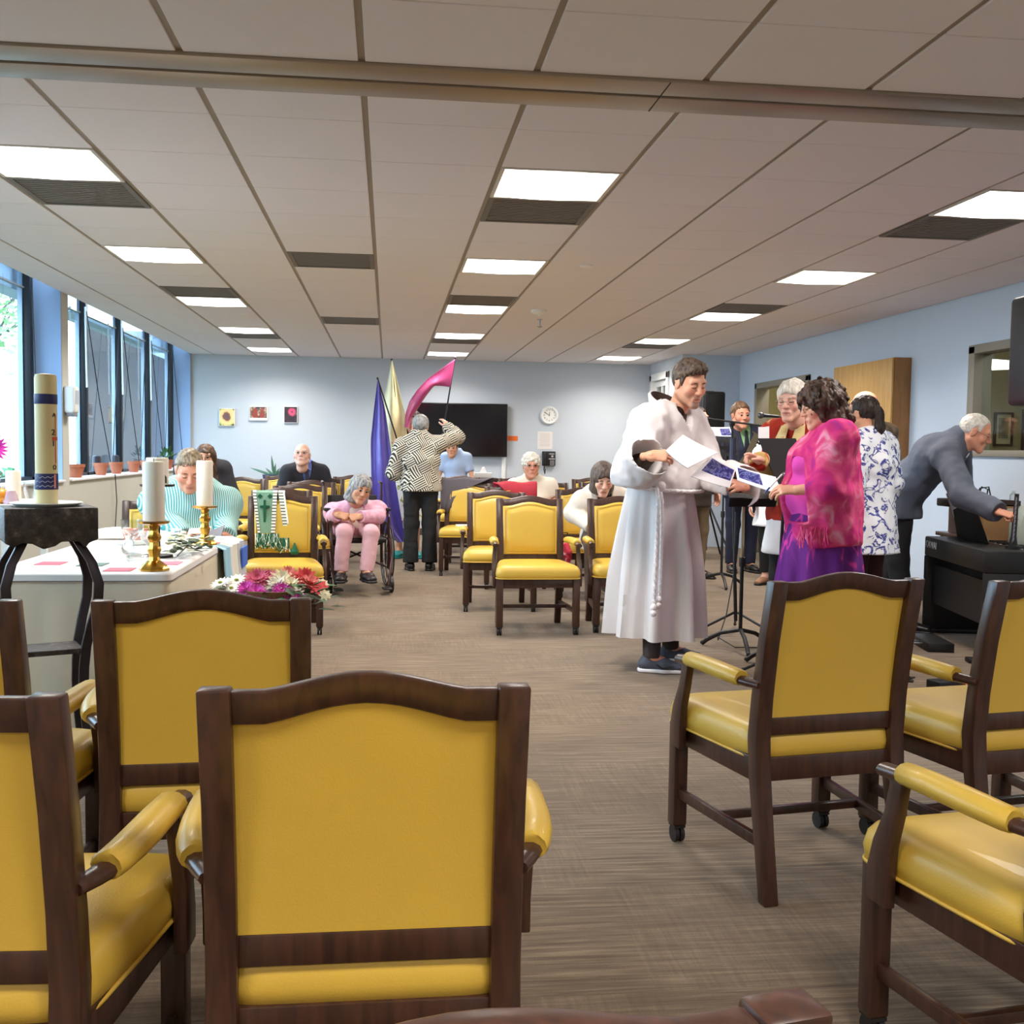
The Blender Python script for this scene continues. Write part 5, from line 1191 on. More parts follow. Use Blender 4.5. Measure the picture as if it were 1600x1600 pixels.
        for k in (1, -1):
            if sleeve == 'none': continue
            a = s.elb[k] if sleeve == 'long' else s.sho[k]*.45+s.elb[k]*.55
            F.cap(s.sho[k], a, (.054*S+t)*sr, (.046*S+t)*sr+wide*.5, .03)
            if sleeve == 'long': F.cap(s.elb[k], s.wri[k]+U3(s.elb[k]-s.wri[k])*.01, (.045*S+t)*sr+wide*.5, (.034*S+t)*sr+wide, .02)
        F.disp(lambda x, y, z: vnoise(x, y, z*.55, 13)*fold*2+vnoise(x, y, z*.8, 30)*fold*.9)
        for k in (1, -1):
            if sleeve == 'long': d = U3(s.wri[k]-s.elb[k]); p = s.wri[k]-d*.012
            elif sleeve == 'short': d = U3(s.elb[k]-s.sho[k]); p = s.sho[k]*.45+s.elb[k]*.55+d*.02
            else: continue
            R = ((.036*S+t)*sr+wide)*1.5; F.cap(p+d*R, p+d*(R+.05), R, R, .006, True)
            if wide: F.cap(p-d*.10, p+d*.04, (.034*S+t)*sr+wide*.5-.012, (.034*S+t)*sr+wide-.007, .006, True)
        F.plane(s.pel+s.up*hem if hem > -.1 else s.pel+np.array((0, 0, hem)), -s.up if hem > -.1 else (0, 0, -1), .008, s.pel-.5, s.pel+.5)
        F.ell(s.neck+s.up*.09+s.f*.016, (.066*S, .074*S, .062*S), .012, True)
        if vee:
            a = s.neck+s.f*.11*S+s.up*.03; b = s.neck-s.up*vee+s.f*.16*S
            F.ecap(a, b, (.068*S, .09*S), (.012*S, .07*S), s.r, .006, True)
        V, Q = relax(F.mesh()); o = link(name, np_mesh(name, [(V, Q)]), m, s.root); return o
    def legs(s, m, t=.018, name='trousers', h=None, ankle=.035, fold=.006, flare=0.0):
        S = s.S; F = s.field(h or s.h, [s.pel+.05, *s.hip.values(), *s.knee.values(), *s.ank.values()], .2)
        F.ecap(s.pel+s.up*.06, s.pel-np.array((0, 0, .03)), (.15*S*s.bw+t, .108*S*s.bd+t), (.168*S*s.bw+t, .12*S*s.bd+t), s.r, .04)
        for k in (1, -1):
            F.cap(s.hip[k], s.knee[k], .082*S*(.5+.5*s.bd)+t, .056*S+t, .035); F.cap(s.knee[k], s.ank[k], .055*S+t, .042*S+t+flare, .03)
        F.disp(lambda x, y, z: vnoise(x, y, z*.5, 12)*fold*2+vnoise(x, y, z*1.2, 28)*fold*.8)
        for k in (1, -1): d = U3(s.ank[k]-s.knee[k]); p = s.ank[k]-d*(ankle-.035); F.plane(p, d, .006, p-.14, p+.14)
        return link(name, np_mesh(name, [F.mesh()]), m, s.root)
    def shoes(s, m, sole=None, h=.006, name='shoe', wd=1.0):
        S = s.S
        for k in (1, -1):
            a = s.ank[k]; d = U3(np.array((s.toe[k][0], s.toe[k][1], 0))); zz = a[2]-.085*S; he = a-d*.045*S; sd = np.cross(d, (0, 0, 1)); P_ = lambda u, v, z: np.array((a[0], a[1], zz))+d*u*S+sd*v*S+np.array((0, 0, z*S))
            F = s.field(h, [P_(-.1, 0, 0), P_(.24, 0, .12)], .07)
            F.ecap(P_(-.04, 0, .045), P_(.07, 0, .048), (.036*S*wd, .036*S), (.044*S*wd, .036*S), sd, .02); F.ecap(P_(.07, 0, .045), P_(.165, 0, .034), (.046*S*wd, .036*S), (.04*S*wd, .024*S), sd, .02); F.cap(P_(-.03, 0, .05), P_(-.01, 0, .1), .036*S, .038*S, .02)
            F.plane(P_(0, 0, .012), (0, 0, -1), .006); F.plane(P_(0, 0, .105), (0, 0, 1), .006); o = link(name, np_mesh(name, [F.mesh()]), m, s.root)
            G = s.field(h, [P_(-.1, 0, 0), P_(.24, 0, .03)], .06); G.ecap(P_(-.04, 0, .012), P_(.07, 0, .012), (.04*S*wd, .04*S), (.048*S*wd, .04*S), sd, .02); G.ecap(P_(.07, 0, .012), P_(.165, 0, .012), (.049*S*wd, .04*S), (.042*S*wd, .04*S), sd, .02); G.plane(P_(0, 0, .024), (0, 0, 1), .004); G.plane(P_(0, 0, .002), (0, 0, -1), .004)
            link('sole', np_mesh('sole', [G.mesh()]), sole or M_black, o)
        return s
    def skirt(s, m, ztop, zbot, r0, r1, name='skirt', nf=14, amp=.03, seed=1, cx=0, cy=0, asp=.8):
        rings = []; N = 96
        for k in range(15):
            u = k/14; z = ztop+(zbot-ztop)*u; R = []
            for i in range(N):
                a = 2*PI*i/N; f = math.sin(a*nf+seed+.6*math.sin(a*3+seed))+.45*math.sin(a*nf*1.7+2*seed+u); rr_ = r0+(r1-r0)*(u**.75)+amp*f*min(1, u*1.6)*.5
                R.append((cx*u+rr_*math.cos(a), cy*u+rr_*asp*math.sin(a), z+(.006*math.sin(a*2+seed) if k == 14 else 0)))
            rings.append(R)
        ins = [[(x*.97, y*.97, z) for x, y, z in rings[-1]], [(x*.93, y*.93, z+.25) for x, y, z in rings[-1]]]
        return MB().loft(rings+ins, caps=False).build(name, m, s.root, smooth=True, sharp=75)
    def sash(s, m, pts, r, name, n=6, flat=None): return MB().tube(pts, r, n, flat=flat).build(name, m, s.root, smooth=True)
# ------------------------------------------------------------------ cloth, hair and skin materials
SK = skin_mat('fair_skin', (222, 172, 144)); SKR = skin_mat('ruddy_skin', (214, 156, 128)); SKB = skin_mat('skin_grey_goatee', (216, 164, 134), (170, 92, 84), (150, 132, 122)); SKP = skin_mat('pale_skin', (228, 184, 162)); SKO = skin_mat('olive_skin', (206, 156, 124), (190, 84, 84))
def hair_m(name, dark, light, sc=60):
    m, h, b = newmat(name, .5, .3); v = objco(h, (1, 1, .35)); n = h.node('ShaderNodeTexNoise', i_Scale=float(sc), i_Detail=5.0, i_Distortion=.4); h.link(v, n.inputs['Vector']); h.link(ramp(h, n.outputs['Fac'], [(.3, dark), (.7, light)]), b.inputs['Base Color'])
    bp = h.node('ShaderNodeBump', i_Strength=.6, i_Distance=.006); h.link(n.outputs['Fac'], bp.inputs['Height']); h.link(bp.outputs[0], b.inputs['Normal']); return m
HR_brown = hair_m('greying_brown_hair', (40, 30, 24), (110, 92, 78)); HR_white = hair_m('white_hair', (186, 178, 164), (238, 234, 224)); HR_curly = hair_m('curly_dark_brown_hair', (32, 22, 18), (92, 68, 54), 34); HR_dark = hair_m('dark_hair', (24, 20, 20), (62, 50, 46)); HR_bob = hair_m('brown_bob_hair', (58, 48, 44), (112, 98, 90)); HR_grey = hair_m('grey_hair', (98, 96, 98), (176, 174, 170)); HR_sandy = hair_m('sandy_grey_hair', (92, 76, 58), (172, 154, 126)); HR_guit = hair_m('light_brown_hair', (76, 54, 38), (140, 108, 80)); HR_lng = hair_m('long_brown_hair', (50, 36, 28), (104, 78, 60))
def plain(name, rgb, bump=.15, noise=.05, bs=220, rough=.85): return mat(name, rgb, rough, noise=noise, nscale=12, bump=bump, bscale=bs)
M_robe = plain('white_robe_cloth', (214, 210, 210), .1, .02); M_brownin = plain('brown_habit_cloth', (58, 42, 34)); M_rope = plain('white_rope_fibre', (232, 230, 232), .5, .06, 120)
M_blackp = plain('black_trouser_cloth', (24, 23, 26)); M_khaki = plain('khaki_cloth', (134, 116, 90)); M_navy = plain('navy_cloth', (34, 38, 62)); M_greysuit = plain('blue_grey_suit_cloth', (82, 88, 102), .2, .1, 300); M_dkbrown = plain('dark_brown_jacket_cloth', (62, 50, 40)); M_olive = mat('brown_leather', (88, 70, 50), .45, noise=.2, nscale=9, bump=.25, bscale=30)
M_darksuit = plain('charcoal_suit_cloth', (34, 34, 42)); M_blush = plain('blue_shirt_cloth', (110, 130, 200)); M_tee = plain('pale_blue_tee', (160, 178, 208)); M_green = plain('mint_shirt_cloth', (150, 196, 140)); M_wshirt = plain('white_shirt_cloth', (236, 236, 240)); M_cream = plain('cream_cardigan_knit', (232, 222, 208), .4, .06, 160); M_polo = plain('ivory_polo_cloth', (232, 222, 206)); M_shoe = mat('black_shoe_leather', (26, 24, 26), .35); M_brshoe = mat('dark_brown_shoe_leather', (52, 34, 30), .35); M_teal = mat('teal_clog', (26, 146, 150), .5); M_maroon = plain('maroon_cloth', (62, 26, 32))
def stripes(name, a, b_, period, axis=(1, 0, 0), duty=.5):
    m, h, b = newmat(name, .85, .2); v = sep(h, objco(h)); d = math_(h, 'ADD', math_(h, 'MULTIPLY', v[0], axis[0]), math_(h, 'ADD', math_(h, 'MULTIPLY', v[1], axis[1]), math_(h, 'MULTIPLY', v[2], axis[2])))
    fr_ = math_(h, 'FRACT', math_(h, 'MULTIPLY', d, 1/period)); st_ = math_(h, 'GREATER_THAN', fr_, duty); h.link(mixc(h, st_, a, b_), b.inputs['Base Color']); return m
M_turq = stripes('turquoise_striped_shirting', (82, 160, 158), (198, 218, 212), .0135, (1, .45, .05), .52)
def weave():
    m, h, b = newmat('black_white_basketweave_print', .8, .2); v = objco(h, (1, 1, 1), (0, .5, 0)); x = sep(h, v); ck = h.node('ShaderNodeTexChecker', i_Scale=8.0); h.link(v, ck.inputs['Vector'])
    def ln(c, p): return math_(h, 'GREATER_THAN', math_(h, 'FRACT', math_(h, 'MULTIPLY', c, 1/p)), .5)
    xx = math_(h, 'ADD', x[0], math_(h, 'MULTIPLY', x[1], .8)); a = ln(xx, .022); c = ln(x[2], .022); f = h.node('ShaderNodeMix', data_type='FLOAT'); h.link(ck.outputs['Fac'], f.inputs[0]); h.link(a, f.inputs[2]); h.link(c, f.inputs[3]); h.link(mixc(h, f.outputs[0], (52, 50, 52), (222, 214, 194)), b.inputs['Base Color']); return m
M_weave = weave()
def blotch(name, stops, sc, det=3, dist=.8, rough=.8, stretch=(1, 1, 1)):
    m, h, b = newmat(name, rough, .2); n = h.node('ShaderNodeTexNoise', i_Scale=float(sc), i_Detail=float(det), i_Distortion=dist); h.link(objco(h, stretch), n.inputs['Vector']); h.link(ramp(h, n.outputs['Fac'], stops), b.inputs['Base Color']); return m
M_batik = blotch('pink_batik_shawl', [(.32, (160, 44, 128)), (.42, (196, 44, 118)), (.5, (206, 62, 120)), (.58, (214, 86, 128)), (.7, (226, 150, 180))], 7, 6, 1.2)
M_purple = blotch('purple_printed_skirt', [(.40, (84, 30, 108)), (.56, (104, 40, 124)), (.61, (206, 60, 150)), (.66, (96, 34, 116))], 5, 2, 1.5, stretch=(1, 1, .45))
M_pinktop = plain('bright_pink_top', (218, 72, 176)); M_floral = blotch('blue_floral_blouse', [(.53, (234, 238, 244)), (.555, (90, 100, 170)), (.62, (44, 52, 120)), (.66, (234, 238, 244))], 13, 3, 1.6); M_redprint = blotch('red_cream_print_jacket', [(.40, (150, 38, 26)), (.52, (176, 52, 32)), (.55, (206, 182, 120)), (.64, (196, 172, 108)), (.67, (160, 42, 28))], 5, 2, .8); M_scarf = blotch('cream_red_scarf', [(.44, (208, 186, 130)), (.54, (216, 200, 150)), (.57, (166, 52, 36))], 9, 2, .8)
M_multi = stripes('striped_multicolour_skirt', (70, 70, 88), (206, 196, 200), .035, (0, 0, 1), .45); M_pinksuit = blotch('dusty_pink_plaid', [(.35, (206, 150, 170)), (.65, (226, 178, 194))], 22, 3, .2); M_pinktr = plain('pale_pink_trouser', (216, 170, 178)); M_cream2 = plain('cream_top', (232, 218, 204)); M_wfloral = blotch('white_floral_dress', [(.55, (236, 236, 232)), (.6, (190, 180, 80)), (.64, (110, 130, 90)), (.7, (236, 236, 232))], 14, 3, .6)
M_sneak = plain('grey_sneaker_knit', (82, 88, 102), .4, .1, 300); M_wsole = mat('white_rubber_sole', (232, 232, 236), .5); M_tie = mat('dark_tie_silk', (26, 30, 44), .45); M_gold = mat('thin_metal_frames', (120, 100, 84), .3, .8); M_dkfr = mat('dark_glasses_frame', (46, 34, 34), .4)
NEAR, MID, FAR = .0044, .0055, .0070
def collar_tie(P_, mshirt, mtie=None, cs=1.0):
    n, f, r, u, S = P_.neck, P_.f, P_.r, P_.up, P_.S
    for q in (1, -1):
        a = n+u*.035*S+f*.068*S; b = n-u*.03*S*cs+f*.105*S+r*q*.045*S*cs; c = n+u*.03*S+f*.02*S+r*q*.07*S; d = n-u*.012*S+f*.102*S+r*q*.008*S; off = f*.006
        MB().loft([[a, d, b, c], [a+off, d+off, b+off, c+off]]).build('collar', mshirt, P_.root)
    if mtie is not None:
        k = [n-u*z*S+f*(.112+.03*min(1, z*4))*S for z in (.005, .05, .14, .24)]; MB().sweep(k, [(r*w*S, f*.006) for w in (.012, .015, .026, .03)]).build('tie', mtie, P_.root, bevel=.002)

# ------------------------------------------------------------------ 1 man in white robe
F1 = (.62, -.78); o_ = at(1026, 1040, 6.12)
P1 = Person('man in a white hooded robe with rope belt reading papers', o_.x, 6.12, F1, SKB, 1.02); P1.hv = .0035; P1.hh = .003; P1.hsp = (1.08, 1.0, 1.06, .5)
P1.bw = 1.08; P1.bd = 1.15; P1.chest = np.array((0, .02, 1.30)); P1.neck = np.array((.0, .06, 1.50)); P1.head = P1.W(1077, 600, 6.0); P1.hp = -.36; P1.hy = -.28; P1.hr = .05; P1.hs = 1.03
P1.wri[1] = P1.W(1016, 713, 5.70); P1.elb[1] = P1.W(988, 742, 5.86); P1.wri[-1] = P1.W(1160, 760, 5.80); P1.elb[-1] = P1.W(1112, 750, 6.08)
rgt = lambda P_, v: P_.Ri@np.array(v, float)
P1.hand[1] = ('pinch', rgt(P1, (.95, -.1, .06)), rgt(P1, (.05, -.75, .65))); P1.hand[-1] = ('grip', rgt(P1, (-.75, -.55, .1)), rgt(P1, (.3, -.7, .5)))
P1.toe = {1: rgt(P1, (1, -.25, 0)), -1: rgt(P1, (1, -.1, 0))}; P1.ank[1] = P1.W(1018, 1026, 5.95); P1.ank[-1] = P1.W(1048, 1012, 6.25)
for k in (1, -1): P1.ank[k][2] = .087; P1.knee[k] = np.array((P1.ank[k][0]*.7, P1.ank[k][1]*.6, .5)); P1.hx = 0
P1.body().face(1, 'closed', browm=HR_brown); P1.hair('shortthick', HR_brown)
P1.top(M_brownin, .006, 'long', .06, name='inner_habit', h=.009, coll=True, sr=.95)
P1.wri0 = {k: v.copy() for k, v in P1.wri.items()}
for k in (1, -1): P1.wri[k] = P1.wri[k]+U3(P1.elb[k]-P1.wri[k])*.012
rb = P1.top(M_robe, .05, 'long', .12, name='robe', h=.007, vee=.05, belly=.05, fold=.017, coll=False, sr=1.0, wide=.04, flare=.02)
P1.wri = P1.wri0
P1.skirt(M_robe, 1.13, .20, .195, .30, 'robe_skirt', 9, .088, 2, 0, -.0, .88)
# hood lying on the shoulders
hn = P1.neck; NA = 36; ro, rt, ri, rb_ = [], [], [], []
for k in range(NA):
    a = 2*PI*k/NA; c, s_ = math.cos(a), math.sin(a); bk = .5-.5*s_; fr = max(0, s_)
    def P_(rx, ry, z, dy=0): return hn+np.array((rx*c, ry*s_+dy, z))
    ro.append(P_(.150, .115, -.085-.09*fr**3, .02)); rt.append(P_(.136, .126, .02+.115*bk**1.2-.085*fr**2.5, -.005)); ri.append(P_(.118, .110, .026+.115*bk**1.2-.085*fr**2.5, -.005)); rb_.append(P_(.086, .083, -.045-.05*fr**2, .005))
mid = [(np.array(x)*.45+np.array(y)*.55)+np.array((0, 0, .012)) for x, y in zip(ro, rt)]
MB().loft([ro, mid, rt, [(np.array(x)+np.array(y))/2+np.array((0, 0, .006)) for x, y in zip(rt, ri)], ri], caps=False).build('hood', M_robe, P1.root, smooth=True, sharp=80)
MB().loft([[v*.995+hn*.005 for v in ri], [(np.array(x)+np.array(y))/2 for x, y in zip(ri, rb_)], rb_], caps=False).build('hood_lining', M_brownin, P1.root, smooth=True)
rp = MB()
def twist(mb, pts, r, n=3, pitch=.03):
    L = [0.]; pts = [Vector(p) for p in pts]
    for a, b_ in zip(pts, pts[1:]): L.append(L[-1]+(b_-a).length)
    tot = L[-1]; m = max(8, int(tot/.008)); samp = []
    for i in range(m+1):
        q = tot*i/m; j = 0
        while j < len(L)-2 and L[j+1] < q: j += 1
        samp.append(pts[j].lerp(pts[j+1], (q-L[j])/max(1e-6, L[j+1]-L[j])))
    for s_ in range(n):
        P_ = []
        for i, p in enumerate(samp):
            t = (samp[min(i+1, m)]-samp[max(i-1, 0)]).normalized(); a = t.orthogonal().normalized() if abs(t.z) > .9 else t.cross(Vector((0, 0, 1))).normalized(); b_ = t.cross(a); ph_ = tot*i/m/pitch*2*PI+2*PI*s_/n; P_.append(p+(a*math.cos(ph_)+b_*math.sin(ph_))*r*.55)
        mb.tube(P_, r*.58, 6)
twist(rp, [(.240*math.cos(a), .222*math.sin(a)+.022, 1.075-.02*math.sin(a)) for a in [2*PI*k/36 for k in range(37)]], .0125)
kx, ky = .205, .150
for dx, L in ((0, .62), (.03, .66)): twist(rp, [(kx+dx, ky, 1.08), (kx+dx*1.2+.02, ky+.03, 1.0), (kx+dx*1.6+.04, ky+.05, .80), (kx+dx*1.8+.075, ky+.07, 1.08-L)], .0115)
for dx, L in ((.045, .62), (.09, .66)): rp.ball((kx+dx+.045, ky+.075, 1.07-L), (.02, .02, .024), 10, 7).ball((kx+dx+.053, ky+.08, 1.04-L), (.018, .018, .02), 10, 7)
rp.ball((kx, ky+.008, 1.085), (.03, .026, .03), 10, 8); rp.build('rope_belt', M_rope, P1.root, smooth=True, sharp=70)
P1.legs(plain('dark_trouser_cloth', (60, 54, 52)), .008, ankle=.03, fold=.003); P1.shoes(M_sneak, M_wsole, .005, 'sneaker', 1.05)
a = P1.ank[1]; sd = U3(np.cross(U3(P1.toe[1]), (0, 0, 1))); d = U3(P1.toe[1])
MB().tube([a+d*.03+sd*.044+np.array((0, 0, -.032)), a+d*.06+sd*.051+np.array((0, 0, -.052)), a+d*.09+sd*.052+np.array((0, 0, -.052)), a+d*.13+sd*.047+np.array((0, 0, -.036))], [.003, .006, .005, .001], 6).build('shoe_emblem', M_black, P1.root, smooth=True)
def sheetq(name, label, cat, q, th, m, front=None, frame=None, group=None, name2='sheet'):
    """thin board through four world corner points (in order), with a thickness"""
    q = [Vector(v) for v in q]; c = sum(q, Vector())/4; n = (q[1]-q[0]).cross(q[3]-q[0]).normalized()
    t = empty(name, label, cat, c, 0, group); q = [v-c for v in q]; N = 6
    def P_(u, v): return q[0].lerp(q[1], u).lerp(q[3].lerp(q[2], u), v)+n*(.006*math.sin(PI*u)*(1 if cat != 'music stand' else 0))
    def plate(u0, u1, v0, v1, off0, off1, nm, mm, par):
        V = []; F = []
        for off in (off0, off1):
            for i in range(N+1):
                for j in range(N+1): V.append(P_(u0+(u1-u0)*i/N, v0+(v1-v0)*j/N)+n*off)
        k = (N+1)**2; g = lambda i, j, b_: b_*k+i*(N+1)+j
        for i in range(N):
            for j in range(N): F.append((g(i, j, 1), g(i+1, j, 1), g(i+1, j+1, 1), g(i, j+1, 1))); F.append((g(i, j, 0), g(i, j+1, 0), g(i+1, j+1, 0), g(i+1, j, 0)))
        for i in range(N): F += [(g(i, 0, 0), g(i+1, 0, 0), g(i+1, 0, 1), g(i, 0, 1)), (g(i+1, N, 0), g(i, N, 0), g(i, N, 1), g(i+1, N, 1)), (g(0, i+1, 0), g(0, i, 0), g(0, i, 1), g(0, i+1, 1)), (g(N, i, 0), g(N, i+1, 0), g(N, i+1, 1), g(N, i, 1))]
        return link(nm, mesh(nm, V, F), mm, par)
    sh_ = plate(0, 1, 0, 1, 0, th, name2, m, t)
    if front: plate(*frame, th if n.y < 0 else -.0008, th+.0008 if n.y < 0 else 0, 'printed_picture', front, sh_)
    return t
M_cover = blotch('blue_star_print', [(.35, (36, 34, 92)), (.5, (60, 58, 132)), (.58, (130, 134, 190)), (.66, (40, 38, 100))], 30, 5, 1.6, .6)
sheetq('paper_stack', 'stack of plain white sheets held by the robed man', 'papers', [at(1067, 679, 5.66), at(1122, 707, 5.62), at(1074, 731, 5.52), at(1040, 704, 5.56)], .006, M_paper)
sheetq('booklet', 'booklet with blue picture in left hand of the robed man', 'booklet', [at(1112, 711, 5.66), at(1150, 733, 5.64), at(1140, 762, 5.54), at(1080, 744, 5.54)], .004, M_paper, M_cover, (.1, .95, .08, .66))
# ------------------------------------------------------------------ 2 woman in pink shawl
o_ = at(1288, 700, 5.45)
P2 = Person('woman with curly brown hair in a pink shawl and purple skirt', o_.x, 5.45, (-.93, .2), SK, .97); P2.hv = .004; P2.hh = .0032
P2.bw = 1.12; P2.bd = 1.25; P2.head = P2.W(1282, 634, 5.45); P2.neck = P2.W(1302, 672, 5.47); P2.hp = -.3; P2.hy = .12
P2.wri[-1] = P2.W(1243, 766, 5.28); P2.elb[-1] = P2.W(1288, 762, 5.22); P2.wri[1] = P2.W(1250, 770, 5.75); P2.elb[1] = P2.W(1290, 770, 5.8)
P2.hand[-1] = ('pinch', rgt(P2, (-1, .1, .02)), rgt(P2, (0, -.6, .8))); P2.hand[1] = ('grip', rgt(P2, (-1, -.2, 0)), rgt(P2, (0, .5, .8)))
P2.body().face(1, 'closed', M_gold); P2.hair('curly', HR_curly)
P2.top(M_pinktop, .012, 'none', -.16, h=.010, name='pink_top', belly=.03, bust=.02, flare=.02)
F = P2.field(.008, [P2.pel-np.array((0, 0, .22)), P2.neck, *P2.sho.values(), *P2.elb.values(), P2.wri[-1]], .26); P2.torso(F, .04, belly=.05)
for k in (1, -1): F.cap(P2.sho[k], P2.elb[k], .09, .098, .05); F.cap(P2.elb[k], P2.wri[k]+U3(P2.elb[k]-P2.wri[k])*.06, .098, .05, .03); F.ecap(P2.elb[k]+np.array((0, 0, -.02)), P2.elb[k]+np.array((0, .03, -.19)), (.05, .12), (.03, .10), P2.r, .05)
F.ecap(P2.pel+np.array((0, -.02, .12)), P2.pel+np.array((0, -.02, -.12)), (.24, .18), (.26, .19), P2.r, .06)
F.cap(P2.neck-P2.up*.04, P2.neck+P2.up*.0, .09, .08, .03)
F.disp(lambda x, y, z: vnoise(x*1.3, y*1.3, z*.35, 14)*.03+vnoise(x, y, z*.6, 34)*.008)
F.cut(lambda x, y, z: (P2.pel[2]-.10+.03*np.sin(x*9+y*7)-z)*.8, .01); F.ell(P2.neck+P2.up*.05+np.array((0, .05, 0)), (.07, .08, .07), .012, True); F.ecap(P2.chest+np.array((.07, .30, -.16)), P2.pel+np.array((.13, .35, -.2)), (.06, .12), (.12, .14), P2.r, .01, True)
p = P2.wri[-1]; d = U3(P2.wri[-1]-P2.elb[-1]); F.plane(p-d*.05, d, .006, p-.16, p+.16)
link('shawl', np_mesh('shawl', [relax(F.mesh())]), M_batik, P2.root)
fr_ = MB(); rr = random.Random(4)
for k in range(46): q = P2.elb[-1]+np.array((rr.uniform(-.05, .03), rr.uniform(-.02, .13), -.2)); fr_.tube([q, q+np.array((rr.gauss(0, .01), rr.gauss(0, .01), -rr.uniform(.05, .12)))], .0022, 4)
o = fr_.build('fringe', M_batik, P2.root); o['kind'] = 'stuff'
P2.skirt(M_purple, P2.pel[2]+.05, .06, .19, .31, 'skirt', 9, .05, 3, 0, 0, .9); P2.legs(M_blackp, .01, ankle=.09, h=.011); P2.shoes(M_shoe, None, .008)
sheetq('booklet', 'booklet with blue picture in the hand of woman in pink', 'booklet', [at(1148, 727, 5.62), at(1212, 745, 5.4), at(1222, 772, 5.3), at(1152, 750, 5.52)], .004, M_paper, M_cover, (.06, .6, .1, .78))
t = empty('pen', 'white and blue pen held by the woman in pink', 'pen', at(1213, 757, 5.22)); q0, q1 = at(1194, 771, 5.2)-t.location, at(1222, 741, 5.24)-t.location
MB().tube([q0, q0.lerp(q1, .1), q0.lerp(q1, .3)], [.001, .0045, .005], 8).build('pen_grip', mat('blue_grip', (48, 62, 150), .4), t, smooth=True); MB().tube([q0.lerp(q1, .3), q1], .0045, 8).build('pen_barrel', M_white, t, smooth=True)
# ------------------------------------------------------------------ 3 white-haired woman in red print
o_ = at(1250, 700, 6.4)
P3 = Person('white-haired woman in glasses and red and cream print jacket', o_.x, 6.4, (-.72, -.7), SKP, 1.0); P3.hv = .0038; P3.hh = .0032; P3.hsp = (.95, 1, .97, .6)
P3.head = P3.W(1237, 627, 6.25); P3.neck = P3.W(1250, 664, 6.38); P3.hp = -.16; P3.hy = .05
P3.wri[1] = P3.W(1186, 719, 5.98); P3.elb[1] = P3.W(1212, 742, 6.22); P3.wri[-1] = P3.W(1262, 760, 6.1); P3.elb[-1] = P3.W(1290, 760, 6.45)
P3.hand[1] = ('point', rgt(P3, (-.75, -.35, .25)), rgt(P3, (.2, .3, .9))); P3.body().face(2, 'closed', M_gold, HR_white); P3.hair('whitebob', HR_white)
P3.top(M_redprint, .026, 'long', -.10, name='jacket', fold=.009, bust=.02, h=.008)
P3.top(M_wshirt, .016, 'none', -.30, name='white_shirt', flare=.05, h=.011); P3.legs(M_blackp, .014, ankle=.06, h=.01); P3.shoes(M_shoe, None, .008)
n = P3.neck; sc_ = [n+np.array((math.cos(a)*.085, math.sin(a)*.085, .01+.02*math.sin(a*2))) for a in [2*PI*k/14 for k in range(15)]]
MB().tube(sc_, [.03+.006*math.sin(k*2) for k in range(15)], 9).build('scarf', M_scarf, P3.root, smooth=True)
for q in (1, -1): MB().tube([n+np.array((q*.05, .10, 0)), n+np.array((q*.06, .16, -.1)), n+np.array((q*.05, .175, -.24)), n+np.array((q*.045, .165, -.33))], [.025, .035, .04, .03], 8, flat=(1.1, .35)).build('scarf_end', M_scarf, P3.root, smooth=True)
# ------------------------------------------------------------------ 4 guitarist, 5 man behind robe, 6 blouse, 7 bald man, white-shirt person
o_ = at(1162, 700, 11.0); P4 = Person('smiling man in navy suit, green shirt and tie with guitar strap', o_.x, 11.0, (.02, -1), SKR, 1.05); P4.hv = MID; P4.hh = .0045; P4.hsp = (1.05, 1, 1.05, .6); P4.hs = 1.12
P4.head = P4.W(1157, 650, 10.92); P4.neck = P4.W(1160, 672, 11.0); P4.hy = .1; P4.hp = -.05; P4.wri[1] = np.array((.14, .27, 1.02)); P4.elb[1] = np.array((.3, .03, 1.15)); P4.wri[-1] = np.array((-.28, .27, 1.12)); P4.elb[-1] = np.array((-.31, .05, 1.14)); P4.hand[1] = ('grip', (-.8, .3, -.3), (.2, 1, .2)); P4.hand[-1] = ('grip', (-.3, .6, .5), (-.6, .6, -.2))
P4.body().face(1, 'open'); P4.hair('boyish', HR_guit); P4.top(M_green, .008, 'none', -.04, h=.011, name='shirt'); P4.top(M_navy, .026, 'long', -.2, h=.010, name='jacket', vee=.26, coll=False); collar_tie(P4, M_green, M_tie, .7); P4.legs(M_navy, .02, h=.011); P4.shoes(M_shoe, None, .008)
n = P4.neck; MB().sweep([n+np.array((-.1, .02, .03)), n+np.array((-.11, .13, -.06)), n+np.array((.0, .2, -.26)), n+np.array((.1, .2, -.4))], [(np.array((.03, 0, .015)), np.array((0, .004, 0)))]*4).build('guitar_strap', mat('olive_strap', (88, 80, 62), .7), P4.root)
MB().ball(n+np.array((-.11, .165, -.16)), .016, 8, 6).build('lapel_pin', M_white, P4.root, smooth=True)
gt = empty('guitar', 'acoustic guitar hung on the man in navy, mostly behind stands', 'guitar', (o_.x+.02, 10.72, .98)); out = []
for k in range(40): a = 2*PI*k/40; rx = .17+.045*math.cos(2*a)+.02*math.cos(a); out.append((rx*1.25*math.cos(a), rx*.95*math.sin(a)))
MB().loft([[(x, .0, z) for x, z in out], [(x, .09, z) for x, z in out]]).build('guitar_body', M_maple, gt, bevel=.006); MB().box(.2, .72, .0, .025, -.025, .025).build('neck', M_wood, gt, rot=(0, -.25, 0)); disc(MB(), .045, -.003, .0, 18).build('sound_hole', M_black, gt, loc=(.06, 0, 0))
gt.rotation_euler = (0, 0, 0)
